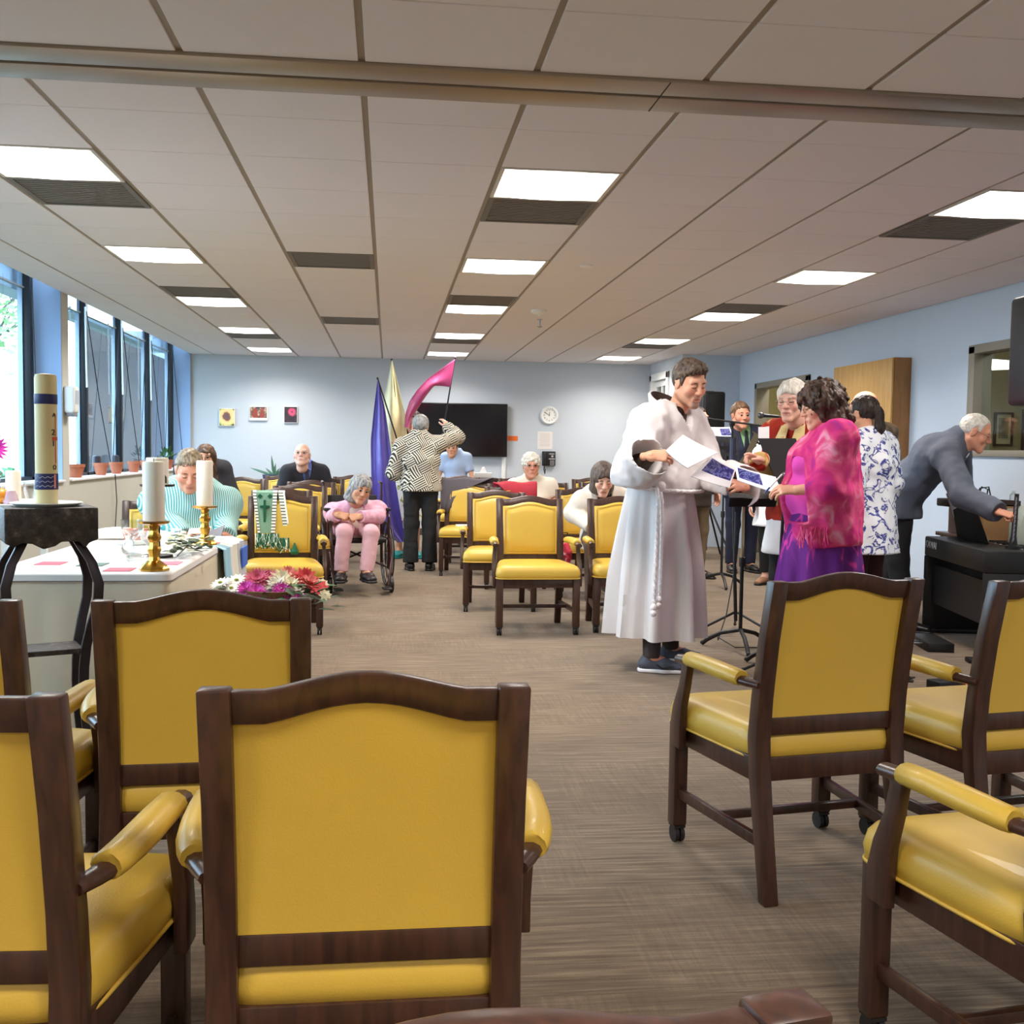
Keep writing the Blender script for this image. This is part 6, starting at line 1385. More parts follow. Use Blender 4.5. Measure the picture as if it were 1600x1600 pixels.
o_ = at(1084, 800, 10.4); P5 = Person('man in khaki trousers and brown jacket, hidden behind the robe', o_.x, 10.4, (.55, -.83), SKR, 1.0); P5.hv = FAR; P5.hh = .006; P5.body().face(1); P5.hair('short', HR_dark); P5.top(M_dkbrown, .03, 'long', -.22, h=.012, name='jacket', coll=False); P5.legs(M_khaki, .022, h=.009); P5.shoes(M_brshoe, None, .007)
o_ = at(1360, 700, 6.7); P6 = Person('woman with dark ponytail in blue floral blouse, back to camera', o_.x, 6.7, (-.55, .83), SKO, .96); P6.hv = MID; P6.hh = .0045; P6.head = P6.W(1347, 647, 6.72); P6.neck = P6.W(1360, 684, 6.7); P6.body().face(1); P6.hair('ponytail', HR_dark); P6.top(M_floral, .04, 'long', -.28, h=.009, name='blouse', flare=.05, fold=.01, coll=False); P6.legs(M_maroon, .015, h=.011, flare=.07, fold=.003); P6.shoes(M_shoe, None, .008)
o_ = at(1366, 700, 7.7); P7 = Person('bald man in a brown leather jacket before the wall cabinet', o_.x, 7.7, (-.5, .86), SKR, 1.0); P7.hv = MID; P7.hh = .0045; P7.bw = 1.1; P7.head = P7.W(1349, 637, 7.75); P7.neck = P7.W(1360, 670, 7.7); P7.hy = .25; P7.body().face(1, 'open', M_dkfr); P7.hair('fringe', HR_brown); P7.top(M_olive, .032, 'long', -.16, h=.009, name='jacket', fold=.012); P7.legs(M_blackp, .018, h=.012); P7.shoes(M_shoe, None, .008)
o_ = at(1212, 800, 9.9); P9 = Person('person in long white shirt and black trousers behind the music stands', o_.x, 9.9, (-.6, -.8), SKP, .9); P9.hv = FAR; P9.hh = .006; P9.body().face(1); P9.hair('bob', HR_bob); P9.top(M_wshirt, .03, 'long', -.28, h=.012, name='shirt', flare=.05); P9.legs(M_blackp, .014, h=.010, ankle=.08); P9.shoes(mat('tan_sandal', (150, 110, 80), .6), None, .008, 'sandal')
# ------------------------------------------------------------------ 8 man in grey suit bending over the piano
o_ = at(1398, 800, 7.35); P8 = Person('white-haired man in blue-grey suit bending over the keyboard', o_.x, 7.35, (.9, -.42), SKR, 1.03); P8.hv = .004; P8.hh = .0034; P8.hsp = (1, 1.02, 1, 0)
P8.pel = P8.W(1404, 775, 7.3); P8.neck = P8.W(1498, 690, 6.95); P8.chest = P8.W(1462, 712, 7.08); P8.head = P8.W(1524, 676, 6.85); P8.hp = -.42; P8.hy = -.12; P8.bw = 1.05
for k in (1, -1): P8.ank[k] = np.array((k*.1, -.02+.1*k, .087)); P8.knee[k] = np.array((k*.11, .03, .52))
P8.elb[1] = P8.W(1506, 775, 6.55); P8.wri[1] = P8.W(1560, 800, 6.3); P8.hand[1] = ('fist', U3(P8.wri[1]-P8.elb[1])*.5+.5*rgt(P8, (.9, -.3, -.05)), rgt(P8, (.1, -.5, .8))); P8.elb[-1] = P8.W(1500, 770, 7.2); P8.wri[-1] = P8.W(1524, 806, 7.1); P8.hand[-1] = ('relax', rgt(P8, (.3, -.2, -.9)), rgt(P8, (.8, .3, 0)))
P8.body().face(1, 'closed', M_gold, HR_white); P8.hair('thin', HR_white); P8.top(M_greysuit, .036, 'long', -.16, h=.008, name='jacket', fold=.01); P8.legs(M_blackp, .022, h=.010); P8.shoes(M_shoe, None, .008)
collar_tie(P8, M_wshirt)
# ------------------------------------------------------------------ seated people
o_ = at(300, 800, 6.86); P10 = Person('man in turquoise striped shirt reading papers at the altar', o_.x, 6.86, (.12, -1), SKR, 1.02); P10.hv = .004; P10.hh = .0034; P10.hsp = (1.05, 1, 1.08, 0); P10.bw = 1.25; P10.bd = 1.45; P10.sit(.48, .06, -.05); P10.head = P10.W(296, 735, 6.62); P10.neck = P10.W(298, 770, 6.80); P10.hp = -.55; P10.hy = .12
P10.elb[1] = P10.W(262, 815, 6.72); P10.wri[1] = P10.W(292, 838, 6.5); P10.elb[-1] = P10.W(352, 818, 6.78); P10.wri[-1] = P10.W(352, 838, 6.52); P10.hand[-1] = ('grip', (.7, .5, .2), (-.3, -.3, .9)); P10.hand[1] = ('grip', (-.6, .6, .1), (.3, -.3, .9))
P10.body().face(1, 'closed'); P10.hair('neat', HR_sandy); P10.top(M_turq, .028, 'long', -.04, h=.0075, name='shirt', belly=.07, fold=.009); collar_tie(P10, M_turq); P10.legs(M_navy, .02, h=.013); P10.shoes(M_shoe, None, .009)
g = MB()
for q in (1, -1): g.tube([(q*.032+.021*math.cos(a), .088+.003*math.sin(a), .098+.016*math.sin(a)) for a in [2*PI*k/14 for k in range(15)]], .0015, 5).tube([(q*.053, .085, .1), (q*.085, .03, .06), (q*.09, -.02, .02)], .0018, 5)
P10.tohead(g).build('glasses_on_head', M_dkfr, P10.root, smooth=True)
sheetq('paper_sheet', 'sheet of white paper in the hands of striped-shirt man', 'paper', [at(296, 825, 6.5), at(330, 822, 6.52), at(328, 845, 6.42), at(290, 842, 6.4)], .003, M_paper)
sheetq('clipboard', 'grey folder held by the man in striped shirt', 'folder', [at(300, 838, 6.42), at(351, 820, 6.46), at(345, 838, 6.38), at(308, 848, 6.36)], .005, mat('grey_card', (128, 122, 126), .6))
o_ = at(322, 800, 10.05); P11 = Person('long-haired person in black jacket seated behind the striped-shirt man', o_.x, 10.05, (.5, -.86), SKO, 1.0); P11.hv = MID; P11.hh = .005; P11.sit(.48, -.02, -.05); P11.hy = -.5; P11.head = P11.W(321, 716, 10.0); P11.body().face(1, 'open', M_dkfr); P11.hair('long', HR_lng); P11.top(M_darksuit, .035, 'long', -.04, h=.010, name='jacket'); P11.legs(M_blackp, .02, h=.013); P11.shoes(M_shoe, None, .009)
o_ = at(478, 760, 11.85); P12 = Person('balding man in dark suit and blue shirt looking up', o_.x, 11.85, (.3, -.95), SKP, 1.02); P12.hv = MID; P12.hh = .005; P12.sit(.48, -.02, -.05); P12.head = P12.W(472, 712, 11.75); P12.neck = P12.W(476, 730, 11.86); P12.hp = .25; P12.hy = -.35; P12.hs = 1.08; P12.body().face(1, 'open', M_dkfr, HR_white); P12.hair('fringe', HR_white); P12.top(M_blush, .008, 'none', -.03, h=.012, name='shirt'); P12.top(M_darksuit, .034, 'long', -.04, h=.010, name='jacket', vee=.26, coll=False); collar_tie(P12, M_blush, M_tie); P12.legs(M_darksuit, .02, h=.013); P12.shoes(M_shoe, None, .009)
o_ = at(556, 830, 9.72); P13 = Person('grey-haired woman in a pink jacket slumped in a wheelchair', o_.x, 9.72, (.16, -.99), SKO, 1.0); P13.hv = .0046; P13.hh = .004; P13.hsp = (1.05, 1, 1.08, 0); P13.bw = 1.12; P13.bd = 1.2; P13.sit(.50, .1, -.05); P13.head = P13.W(563, 764, 9.45); P13.neck = P13.W(556, 792, 9.62); P13.chest = P13.W(553, 815, 9.68); P13.hp = -.3; P13.hr = -.22; P13.hy = .25
P13.elb = {-1: P13.W(590, 808, 9.52), 1: P13.W(520, 808, 9.55)}; P13.wri = {-1: P13.W(556, 808, 9.33), 1: P13.W(532, 806, 9.34)}
P13.wri = {-1: P13.W(563, 807, 9.35), 1: P13.W(528, 804, 9.35)}; P13.hand = {-1: ('fist', rgt(P13, (-.9, -.25, -.1)), rgt(P13, (.1, -.7, .7))), 1: ('fist', rgt(P13, (.7, -.2, -.15)), rgt(P13, (0, -.7, .7)))}
P13.knee = {-1: P13.W(580, 833, 9.32), 1: P13.W(538, 831, 9.32)}; P13.ank = {-1: P13.W(572, 893, 9.25), 1: P13.W(533, 893, 9.28)}
P13.body().face(-1, 'open'); P13.hair('wavy', HR_grey); P13.top(M_cream2, .02, 'none', -.03, h=.012, name='top', belly=.05); P13.top(M_pinksuit, .026, 'long', -.1, h=.0075, name='jacket', vee=.30, belly=.05, coll=True, fold=.008, sr=.95); P13.legs(M_pinktr, .016, h=.009, fold=.01); P13.shoes(M_shoe, None, .007, wd=1.15)
o_ = at(832, 760, 11.42); P14 = Person('white-haired woman in glasses and ivory polo behind the red jacket', o_.x, 11.42, (0, -1), SKR, .98); P14.hv = MID; P14.hh = .005; P14.sit(.46, .03, -.05); P14.neck = P14.W(831, 751, 11.40); P14.chest = P14.W(831, 776, 11.42); P14.head = P14.W(830, 728, 11.32); P14.hs = 1.08; P14.bw = 1.12; P14.hp = -.05; P14.body().face(1, 'open', M_dkfr, HR_white); P14.hair('perm', HR_white); P14.top(M_polo, .026, 'short', -.04, h=.010, name='polo_shirt', bust=.02); collar_tie(P14, M_polo); P14.legs(M_pinktr, .02, h=.013); P14.shoes(M_shoe, None, .009)
o_ = at(944, 800, 8.62); P15 = Person('woman with brown bob in cream cardigan looking down', o_.x, 8.62, (-.1, -1), SKP, .98); P15.hv = .0044; P15.hh = .004; P15.sit(.48, .03, -.05); P15.head = P15.W(942, 748, 8.42); P15.neck = P15.W(943, 772, 8.56); P15.hp = -.5; P15.hy = .1; P15.hs = 1.05; P15.body().face(1, 'closed'); P15.hair('bob', HR_bob); P15.top(M_blackp, .01, 'none', -.03, h=.012, name='top'); P15.top(M_cream, .03, 'long', -.08, h=.009, name='cardigan', vee=.22); P15.legs(plain('taupe_trouser_cloth', (92, 78, 68)), .02, h=.012); P15.shoes(M_shoe, None, .009)
# ------------------------------------------------------------------ the flag group
o_ = at(656, 893, 11.12); P16 = Person('grey-haired woman in a black and white jacket, arms raised, seen from behind', o_.x, 11.12, (.04, 1), SKP, .985); P16.hv = .005; P16.hh = .0042; P16.head = P16.W(656, 667, 11.12); P16.neck = P16.W(655, 686, 11.08); P16.bw = 1.05; P16.chest = P16.W(657, 720, 11.1); P16.hy = .3; P16.hs = 1.04
P16.elb = {1: P16.W(716, 683, 11.3), -1: P16.W(614, 740, 11.15)}; P16.wri = {1: P16.W(700, 668, 11.5), -1: P16.W(622, 718, 11.4)}; P16.hand[1] = ('relax', (-.3, .5, .7), (.5, -.5, .5)); P16.hand[-1] = ('relax', (.3, .9, .3), (-.6, -.3, .4))
P16.body().face(1); P16.hair('thin', HR_grey, 1.02); P16.top(M_weave, .03, 'long', -.10, h=.0085, name='jacket', fold=.01); P16.legs(M_blackp, .022, h=.009, fold=.008, flare=.02); P16.shoes(M_shoe, None, .007)
o_ = at(637, 866, 12.45); P17 = Person('dark-haired woman holding flags behind the woman in checked jacket', o_.x, 12.45, (-.1, -1), SKO, 1.0); P17.hv = MID; P17.hh = .0045; P17.head = P17.W(645, 659, 12.35); P17.neck = P17.W(645, 677, 12.45); P17.hs = 1.05; P17.elb[1] = P17.W(612, 712, 12.3); P17.wri[1] = P17.W(628, 694, 12.1); P17.hand[1] = ('fist', rgt(P17, (-.5, -.3, .3)), rgt(P17, (-.3, -.8, .3))); P17.elb[-1] = P17.W(672, 720, 12.3); P17.wri[-1] = P17.W(690, 700, 12.15); P17.hand[-1] = ('fist', rgt(P17, (.3, -.3, .8)), rgt(P17, (.5, -.6, 0)))
P17.body().face(1, 'open'); P17.hair('longdark', HR_dark); P17.top(M_wshirt, .012, 'none', -.05, h=.011, name='vest_top', coll=False); P17.skirt(M_wfloral, .98, .45, .16, .24, 'skirt', 8, .02, 1); P17.shoes(M_teal, M_teal, .007, 'clog', 1.2)
o_ = at(712, 760, 14.25); P18 = Person('boy in pale blue tee shirt behind chairs near the television', o_.x, 14.25, (-.25, -.97), SKO, .82); P18.hv = MID; P18.hh = .005; P18.head = P18.W(706, 700, 14.17); P18.hs = .95; P18.hy = .1; P18.hp = -.1; P18.wri[1] = np.array((.1, .28, .86)); P18.elb[1] = np.array((.24, .04, .88)); P18.wri[-1] = np.array((-.12, .28, .86)); P18.elb[-1] = np.array((-.24, .04, .88)); P18.hand[1] = ('relax', (-.7, .6, .1), (0, 0, 1)); P18.hand[-1] = ('relax', (.7, .6, .1), (0, 0, 1)); P18.body().face(1, 'open'); P18.hair('boyish', HR_dark); P18.top(M_tee, .022, 'short', -.08, h=.010, name='tee_shirt'); P18.legs(M_navy, .02, h=.013); P18.shoes(M_black, None, .009)
# ------------------------------------------------------------------ flags
def satin(name, rgb, tr=.3):
    m, h, b = newmat(name, .38, .5); b.inputs['Base Color'].default_value = (*s2l(rgb), 1); b.inputs['Sheen Weight'].default_value = .3; b.inputs['Coat Weight'].default_value = .2
    n = h.node('ShaderNodeTexNoise', i_Scale=9.0, i_Detail=3.0, i_Distortion=1.0); h.link(objco(h, (1, 1, .4)), n.inputs['Vector']); bp = h.node('ShaderNodeBump', i_Strength=.5, i_Distance=.03); h.link(n.outputs['Fac'], bp.inputs['Height']); h.link(bp.outputs[0], b.inputs['Normal']); return m
def flag(label, left, right, y, m, pole, folds=3, amp=.04, ph=0.):
    NL, NW = 22, 14
    def poly(P_, u):
        q = u*(len(P_)-1); i = min(int(q), len(P_)-2); f = q-i; return P_[i][0]*(1-f)+P_[i+1][0]*f, P_[i][1]*(1-f)+P_[i+1][1]*f
    base = at(pole[1][0], pole[1][1], y); t = empty('flag', label, 'flag', base); G = []
    for i in range(NL+1):
        u = i/NL; l, r_ = poly(left, u), poly(right, u); row = []
        for j in range(NW+1):
            w = j/NW; dep = y+amp*min(1, u*3)*math.sin(w*PI*folds+ph+u*1.5)+.02*math.sin(u*9); row.append(at(l[0]*(1-w)+r_[0]*w, l[1]*(1-w)+r_[1]*w, dep)-base)
        G.append(row)
    V = [v for row in G for v in row]+[v+Vector((0, .003, 0)) for row in G for v in row]; k = (NL+1)*(NW+1); F = []; g = lambda i, j, b_=0: b_*k+i*(NW+1)+j
    for i in range(NL):
        for j in range(NW): F += [(g(i, j), g(i, j+1), g(i+1, j+1), g(i+1, j)), (g(i, j, 1), g(i+1, j, 1), g(i+1, j+1, 1), g(i, j+1, 1))]
    for i in range(NL): F += [(g(i, 0), g(i+1, 0), g(i+1, 0, 1), g(i, 0, 1)), (g(i+1, NW), g(i, NW), g(i, NW, 1), g(i+1, NW, 1))]
    link('flag_cloth', mesh('flag_cloth', V, F, True), m, t)
    q0, q1 = at(*pole[0], y+.02)-base, at(*pole[1], y+.02)-base; d = (q1-q0).normalized()
    MB().tube([q0, q1, q1+d*.28], .009, 7).build('pole', M_black, t, smooth=True); MB().ball(q0, .013, 8, 6).build('finial', M_black, t, smooth=True); return t
flag('long purple satin flag drooping at left of the group', [(590, 593), (584, 640), (579, 690), (580, 740), (583, 790), (598, 830), (622, 848)], [(591, 595), (602, 640), (609, 690), (616, 740), (624, 790), (630, 825), (634, 846)], 12.0, satin('purple_satin', (86, 74, 176)), [(590, 591), (622, 692)], 2.6, .05)
flag('cream satin flag upright between purple and magenta flags', [(612, 563), (603, 610), (598, 640), (596, 664), (600, 690), (606, 720), (614, 742)], [(613, 563), (622, 600), (629, 630), (634, 652), (636, 676), (634, 700), (626, 740)], 12.25, satin('cream_satin', (236, 228, 176)), [(612, 562), (624, 700)], 2.3, .05, 1.)
flag('magenta satin flag held out high toward right', [(711, 561), (690, 576), (668, 592), (652, 609), (640, 626), (633, 648), (632, 668)], [(704, 605), (690, 603), (678, 603), (665, 620), (652, 640), (644, 652), (640, 668)], 12.2, satin('magenta_satin', (196, 66, 128)), [(711, 559), (688, 700)], 1.6, .035, .6)
# ------------------------------------------------------------------ wheelchair
wl = empty('wheelchair', 'dark wheelchair the woman in pink sits in', 'wheelchair', P13.root.location, P13.yaw); M_tube = mat('maroon_chair_tube', (58, 28, 32), .35, .3)
for s_ in (-1, 1):
    x = s_*.27; cy_ = -.12; R_ = .29; w = MB(); tor = [(x+s_*.03, cy_+R_*math.cos(a), R_+.012+R_*math.sin(a)) for a in [2*PI*k/30 for k in range(31)]]; w.tube(tor, .014, 7).tube([(x+s_*.06, cy_+(v[1]-cy_)*.9, R_+.012+(v[2]-R_-.012)*.9) for v in tor], .007, 6)
    for k in range(12): a = 2*PI*k/12; w.tube([(x+s_*.03, cy_, R_+.012), (x+s_*.03, cy_+R_*math.cos(a), R_+.012+R_*math.sin(a))], .0022, 4)
    w.build('wheel', M_black, wl, smooth=True, sharp=60)
    c = MB().tube([(x-.014, .36, .075), (x+.014, .36, .075)], .074, 16); c.build('front_caster', M_black, wl, smooth=True, sharp=50)
    MB().tube([(x, -.26, .95), (x, -.25, .5), (x, -.22, .2), (x, .3, .2), (x, .36, .16)], .012, 8).tube([(x, -.25, .7), (x, .12, .7), (x, .19, .66), (x, .2, .2)], .012, 8).tube([(x, -.26, .95), (x, -.36, .96)], .014, 8).tube([(x, -.25, .46), (x, .27, .46), (x, .38, .3), (x-s_*.04, .46, .075)], .012, 8).build('side_frame', M_tube, wl, smooth=True)
    MB().box(x-.03, x+.03, -.18, .14, .71, .74).build('armrest', M_black, wl, bevel=.01)
    MB().box(x-s_*.02-.075*(s_ > 0)-.0*(s_ < 0), x-s_*.02+.075*(s_ < 0), .42, .56, .045, .06).build('footrest', M_black, wl, bevel=.004)
MB().box(-.25, .25, -.24, .22, .43, .47).build('seat', M_black, wl, bevel=.01); MB().box(-.23, .23, -.275, -.25, .5, .84).build('backrest', M_black, wl, bevel=.006)
MB().tube([(-.26, .05, .2), (.26, .05, .43)], .009, 6).tube([(.26, .05, .2), (-.26, .05, .43)], .009, 6).build('cross_brace', M_tube, wl)
# ------------------------------------------------------------------ stole, jackets on chairs, bag
def over_back(name, label, cat, ch, prof, m, amp=.01, seed=0):
    """cloth over the chair back; prof = list of (x0, x1, y, z) across the rail, chair frame"""
    t = empty(name, label, cat, ch.location, ch.rotation_euler.z); rows = []
    for k, (x0, x1, y, z) in enumerate(prof):
        rows.append([Vector((x0+(x1-x0)*j/12, y+amp*math.sin(j*1.3+seed+k*.3)*(1 if abs(k-len(prof)/2) > 1 else .2), z+.008*math.sin(j*.9+seed))) for j in range(13)])
    n = len(rows); V = [v for r_ in rows for v in r_]; V2 = []
    for k in range(n):
        d = (rows[min(k+1, n-1)][0]-rows[max(k-1, 0)][0]); nn = Vector((0, d.z, -d.y)).normalized()
        V2 += [v+nn*.006 for v in rows[k]]
    F = []; K = n*13
    for i in range(n-1):
        for j in range(12): a, b_, c, d = i*13+j, i*13+j+1, (i+1)*13+j+1, (i+1)*13+j; F += [(a, b_, c, d), (a+K, d+K, c+K, b_+K)]
    for i in range(n-1): F += [(i*13, (i+1)*13, (i+1)*13+K, i*13+K), ((i+1)*13+12, i*13+12, i*13+12+K, (i+1)*13+12+K)]
    for j in range(12): F += [(j+1, j, j+K, j+1+K), ((n-1)*13+j, (n-1)*13+j+1, (n-1)*13+j+1+K, (n-1)*13+j+K)]
    link('cloth', mesh('cloth', V+V2, F, True), m, t); return t
chs = {o.location.x: o for o in bpy.data.objects if o.type == 'EMPTY' and o.name.startswith('armchair')}
def chair_near(x, y): return min((o for o in bpy.data.objects if o.type == 'EMPTY' and o.name.startswith('armchair')), key=lambda o: (o.location.x-x)**2+(o.location.y-y)**2)
c_red, c_grey, c_st = chair_near(1.17, 9.86), chair_near(.82, 10.86), chair_near(-.74, 7.5)
over_back('red_jacket', 'red fleece jacket hung over a chair before the white-haired woman', 'jacket', c_red, [(-.25, .1, -.30, .75), (-.25, .14, -.318, .88), (-.255, .17, -.31, .965), (-.258, .17, -.28, .975), (-.258, .12, -.238, .955), (-.256, .02, -.215, .86), (-.25, -.03, -.195, .76)], plain('red_fleece', (160, 34, 50), .4, .1, 120), .006, 1)
over_back('grey_jacket', 'dark grey jacket slung over a chair beside black trousers', 'jacket', c_grey, [(-.25, .26, -.31, .6), (-.26, .27, -.322, .88), (-.265, .28, -.315, .965), (-.265, .28, -.28, .98), (-.2, .285, -.235, .955), (.02, .29, -.215, .86), (.12, .29, -.195, .76), (.2, .29, -.17, .62)], plain('grey_jacket_cloth', (84, 78, 84)), .008, 2)
M_stole = mat('stole_green', (120, 156, 130), .9, noise=.1, nscale=60); M_dash = stripes('stole_black_dashes', (30, 34, 34), (226, 226, 214), .022, (0, 0, 1), .3); M_dkgreen = mat('stole_dark_green', (20, 92, 62), .85, noise=.25, nscale=30)
st_ = empty('stole', 'green and white woven stole with cross and fringe over a chair back', 'stole', c_st.location, c_st.rotation_euler.z)
def band(x0t, x1t, x0b, x1b, zb, m, off, nm, ztop=.952, yb=0.):
    rows = []
    for (y, z) in ((-.30, .80), (-.312, .90), (-.305, ztop+.006), (-.275, ztop+.014), (-.236, ztop), (-.214, .86), (-.193, .76), (-.178, zb)):
        u = max(0, (ztop-z)/(ztop-zb)) if y > -.25 else 0; rows.append([Vector((x0t+(x0b-x0t)*u, y+off, z)), Vector((x1t+(x1b-x1t)*u, y+off, z)), Vector((x1t+(x1b-x1t)*u, y+off-.004, z-.001)), Vector((x0t+(x0b-x0t)*u, y+off-.004, z-.001))])
    return MB().loft(rows).build(nm, m, st_)
band(.205, .045, .165, .06, .665, M_stole, .004, 'stole_panel')
for a, b_ in (((.208, .192), (.170, .158)), ((.184, .170), (.150, .139)), ((.082, .066), (.085, .073)), ((.055, .040), (.064, .052))): pass
band(.212, .188, .172, .154, .655, M_dash, .008, 'woven_border'); band(.070, .040, .082, .052, .655, M_dash, .008, 'woven_border'); band(.034, .0, -.02, -.05, .60, M_dash, .004, 'woven_border'); band(.0, -.012, -.05, -.062, .60, mat('stole_white', (236, 236, 226), .9), .003, 'woven_border')
MB().box(.118, .134, -.205, -.186, .70, .90).build('cross_upright', M_dkgreen, st_); MB().box(.092, .160, -.21, -.19, .845, .86).build('cross_bar', M_dkgreen, st_)
for x in (.16, .09): MB().obox((x, -.222, .925), (.026, .006, .026), Matrix.Rotation(PI/4, 3, 'Y')).build('woven_diamond', M_dkgreen, st_)
rr = random.Random(2); fm = MB(); fm2 = MB()
for k in range(110):
    x = rr.uniform(.03, .19) if k < 85 else rr.uniform(-.05, .03); z = .66 if k < 85 else .63; (fm if rr.random() < .8 else fm2).tube([(x, -.172, z), (x+rr.gauss(0, .012), -.155, z-.05), (x+rr.gauss(0, .02), -.15, z-rr.uniform(.07, .11))], .003, 4)
for f_, m in ((fm, M_dkgreen), (fm2, mat('stole_white', (236, 236, 226), .9))): o = f_.build('fringe', m, st_); o['kind'] = 'stuff'
MB().lathe([(.004, .05), (.01, .03), (.03, -.012), (.026, -.03), (.012, -.034)], n=12).build('tassel', M_dkgreen, st_, smooth=True, loc=(-.085, -.155, .545))
q = at(712, 822, 10.75); o = MB().box(-.09, .09, -.06, .06, 0, .012).build('paper_pad', M_paper, None, loc=(.78, 10.78, .497)); tag(o, 'white papers left on the seat of the grey-jacket chair', 'papers')
p = at(880, 868, 8.2); hb = empty('handbag', 'red patterned handbag hanging between the two front chairs', 'bag', (p.x, 8.2, p.z-.07)); MB().loft([[(-.05, -.05, 0), (.05, -.05, 0), (.05, .05, 0), (-.05, .05, 0)], [(-.065, -.06, .1), (.065, -.06, .1), (.065, .06, .1), (-.065, .06, .1)], [(-.04, -.02, .17), (.04, -.02, .17), (.04, .02, .17), (-.04, .02, .17)]]).build('bag', blotch('red_bag_print', [(.4, (140, 30, 44)), (.6, (196, 60, 80)), (.7, (226, 190, 190))], 20), hb, bevel=.01)
MB().tube([(-.04, 0, .16), (-.03, 0, .25), (.03, 0, .25), (.04, 0, .16)], .006, 6).build('handle', M_shoe, hb, smooth=True)
# ------------------------------------------------------------------ music stands, microphones, loudspeakers
def tripod(t, h_, spread, base=.02, n=3, ph=.4, r=.009, curved=False):
    for k in range(n):
        a = ph+2*PI*k/n; c, s_ = math.cos(a), math.sin(a)
        pts = [(0, 0, h_), (c*spread*.5, s_*spread*.5, h_*.75), (c*spread*.85, s_*spread*.85, h_*.35), (c*spread, s_*spread, .012)] if curved else [(c*.015, s_*.015, h_), (c*spread, s_*spread, base)]
        l = MB().tube(pts, r, 7).build('leg', M_black, t, smooth=True); MB().ball((c*spread, s_*spread, max(.013, base)), .013, 8, 6).build('rubber_foot', M_caster, l, smooth=True)
def plate_stand(name, label, y, quad, foot, holes=False, tan=False):
    q = [Vector(at(a, b_, yy)) for a, b_, yy in quad]; c = sum(q, Vector())/4; fx_, fy_ = foot; t = empty(name, label, 'music stand', (fx_, fy_, 0)); L = t.location; q = [v-L for v in q]; c = c-L
    n = (q[1]-q[0]).cross(q[3]-q[0]).normalized(); P_ = lambda u, v: q[0].lerp(q[1], u).lerp(q[3].lerp(q[2], u), v); m = MB()
    def cell(u0, u1, v0, v1):
        a = [P_(u0, v0), P_(u1, v0), P_(u1, v1), P_(u0, v1)]; m.loft([[v+n*.0015 for v in a], [v-n*.0015 for v in a]])
    if holes:
        nu, nv = 8, 6; hu, hv_ = .45, .5
        for i in range(nu+1): u = i/nu; w = .5*(1-hu)/nu; cell(max(0, u-w), min(1, u+w), 0, 1)
        for j in range(nv+1): v = j/nv; w = .5*(1-hv_)/nv; cell(0, 1, max(0, v-w), min(1, v+w))
    else: cell(0, 1, 0, 1)
    m.build('desk', M_desk, t)
    MB().loft([[q[3]+n*.002, q[2]+n*.002, q[2]+n*.002-(q[1]-q[2]).normalized()*.0+Vector((0, 0, -.012)), q[3]+Vector((0, 0, -.012))], [q[3]+n*.05, q[2]+n*.05, q[2]+n*.05+Vector((0, 0, -.01)), q[3]+n*.05+Vector((0, 0, -.01))]]).build('lip', M_desk, t)
    cb_ = c-n*.01 if n.y < 0 else c+n*.01
    MB().tube([(0, 0, .12), (0, 0, c.z*.55)], .013, 8).build('lower_pole', M_black, t, smooth=True); MB().tube([(0, 0, c.z*.5), (0, 0, c.z-.08), cb_], .010, 8).build('upper_pole', M_tan if tan else M_black, t, smooth=True)
    MB().lathe([(.02, -.03), (.022, .0), (.02, .03)], (0, 0, c.z*.55), 10).build('collar', M_black, t, smooth=True); tripod(t, .13, .26, curved=True, r=.014); return t
M_desk = mat('black_stand_desk', (22, 21, 21), .7, spec=.25); M_tan = mat('champagne_tube', (150, 138, 116), .35, .6)
b0 = at(1174, 912, 9.75); plate_stand('music_stand', 'black perforated music stand before the guitarist, booklet on it', 9.6, [(1096, 679, 9.75), (1152, 679, 9.75), (1156, 742, 9.5), (1100, 742, 9.5)], (b0.x-.3, 9.75), True)
sheetq('booklet', 'open booklet with blue picture on the perforated music stand', 'booklet', [at(1108, 667, 9.72), at(1140, 667, 9.72), at(1146, 682, 9.66), at(1110, 680, 9.66)], .003, M_paper, M_cover, (.5, .95, .15, .9))
b1 = at(1156, 1012, 6.62); plate_stand('music_stand', 'black music stand with champagne tube just beyond the held booklets', 6.6, [(1128, 752, 6.66), (1206, 758, 6.6), (1214, 778, 6.35), (1140, 778, 6.4)], (b1.x, 6.62), False, True)
b2 = at(1243, 990, 5.95); plate_stand('music_stand', 'solid black music stand seen from behind, before the woman in pink', 5.9, [(1184, 685, 6.02), (1243, 685, 6.1), (1272, 752, 5.98), (1216, 758, 5.9)], (b2.x, 6.05))
wp = sheetq('paper_sheet', 'white sheet sticking out above black music stand by red print jacket', 'paper', [at(1185, 667, 6.2), at(1202, 666, 6.2), at(1202, 690, 6.16), at(1185, 691, 6.16)], .002, M_paper)
def mic(t, p, d, L=.17):
    p = Vector(p); d = Vector(d).normalized(); MB().tube([p, p+d*L*.62, p+d*L*.7], [.010, .014, .016], 10).build('microphone', M_black, t, smooth=True); MB().ball(p+d*(L*.7+.02), .024, 12, 9).build('grille', mat('mic_grille', (96, 94, 96), .35, .8), t, smooth=True)
b3 = at(1149, 990, 7.15); ms = empty('microphone_stand', 'tall black boom microphone stand with cable, beside the white robe', 'microphone stand', (b3.x, 7.15, 0)); L = ms.location; pt_ = at(1144, 662, 7.15)-L
MB().tube([(0, 0, .1), pt_*.55+Vector((0, 0, 0))], .013, 8).build('lower_pole', M_black, ms, smooth=True); MB().tube([pt_*.5, pt_], .009, 8).build('upper_pole', M_black, ms, smooth=True)
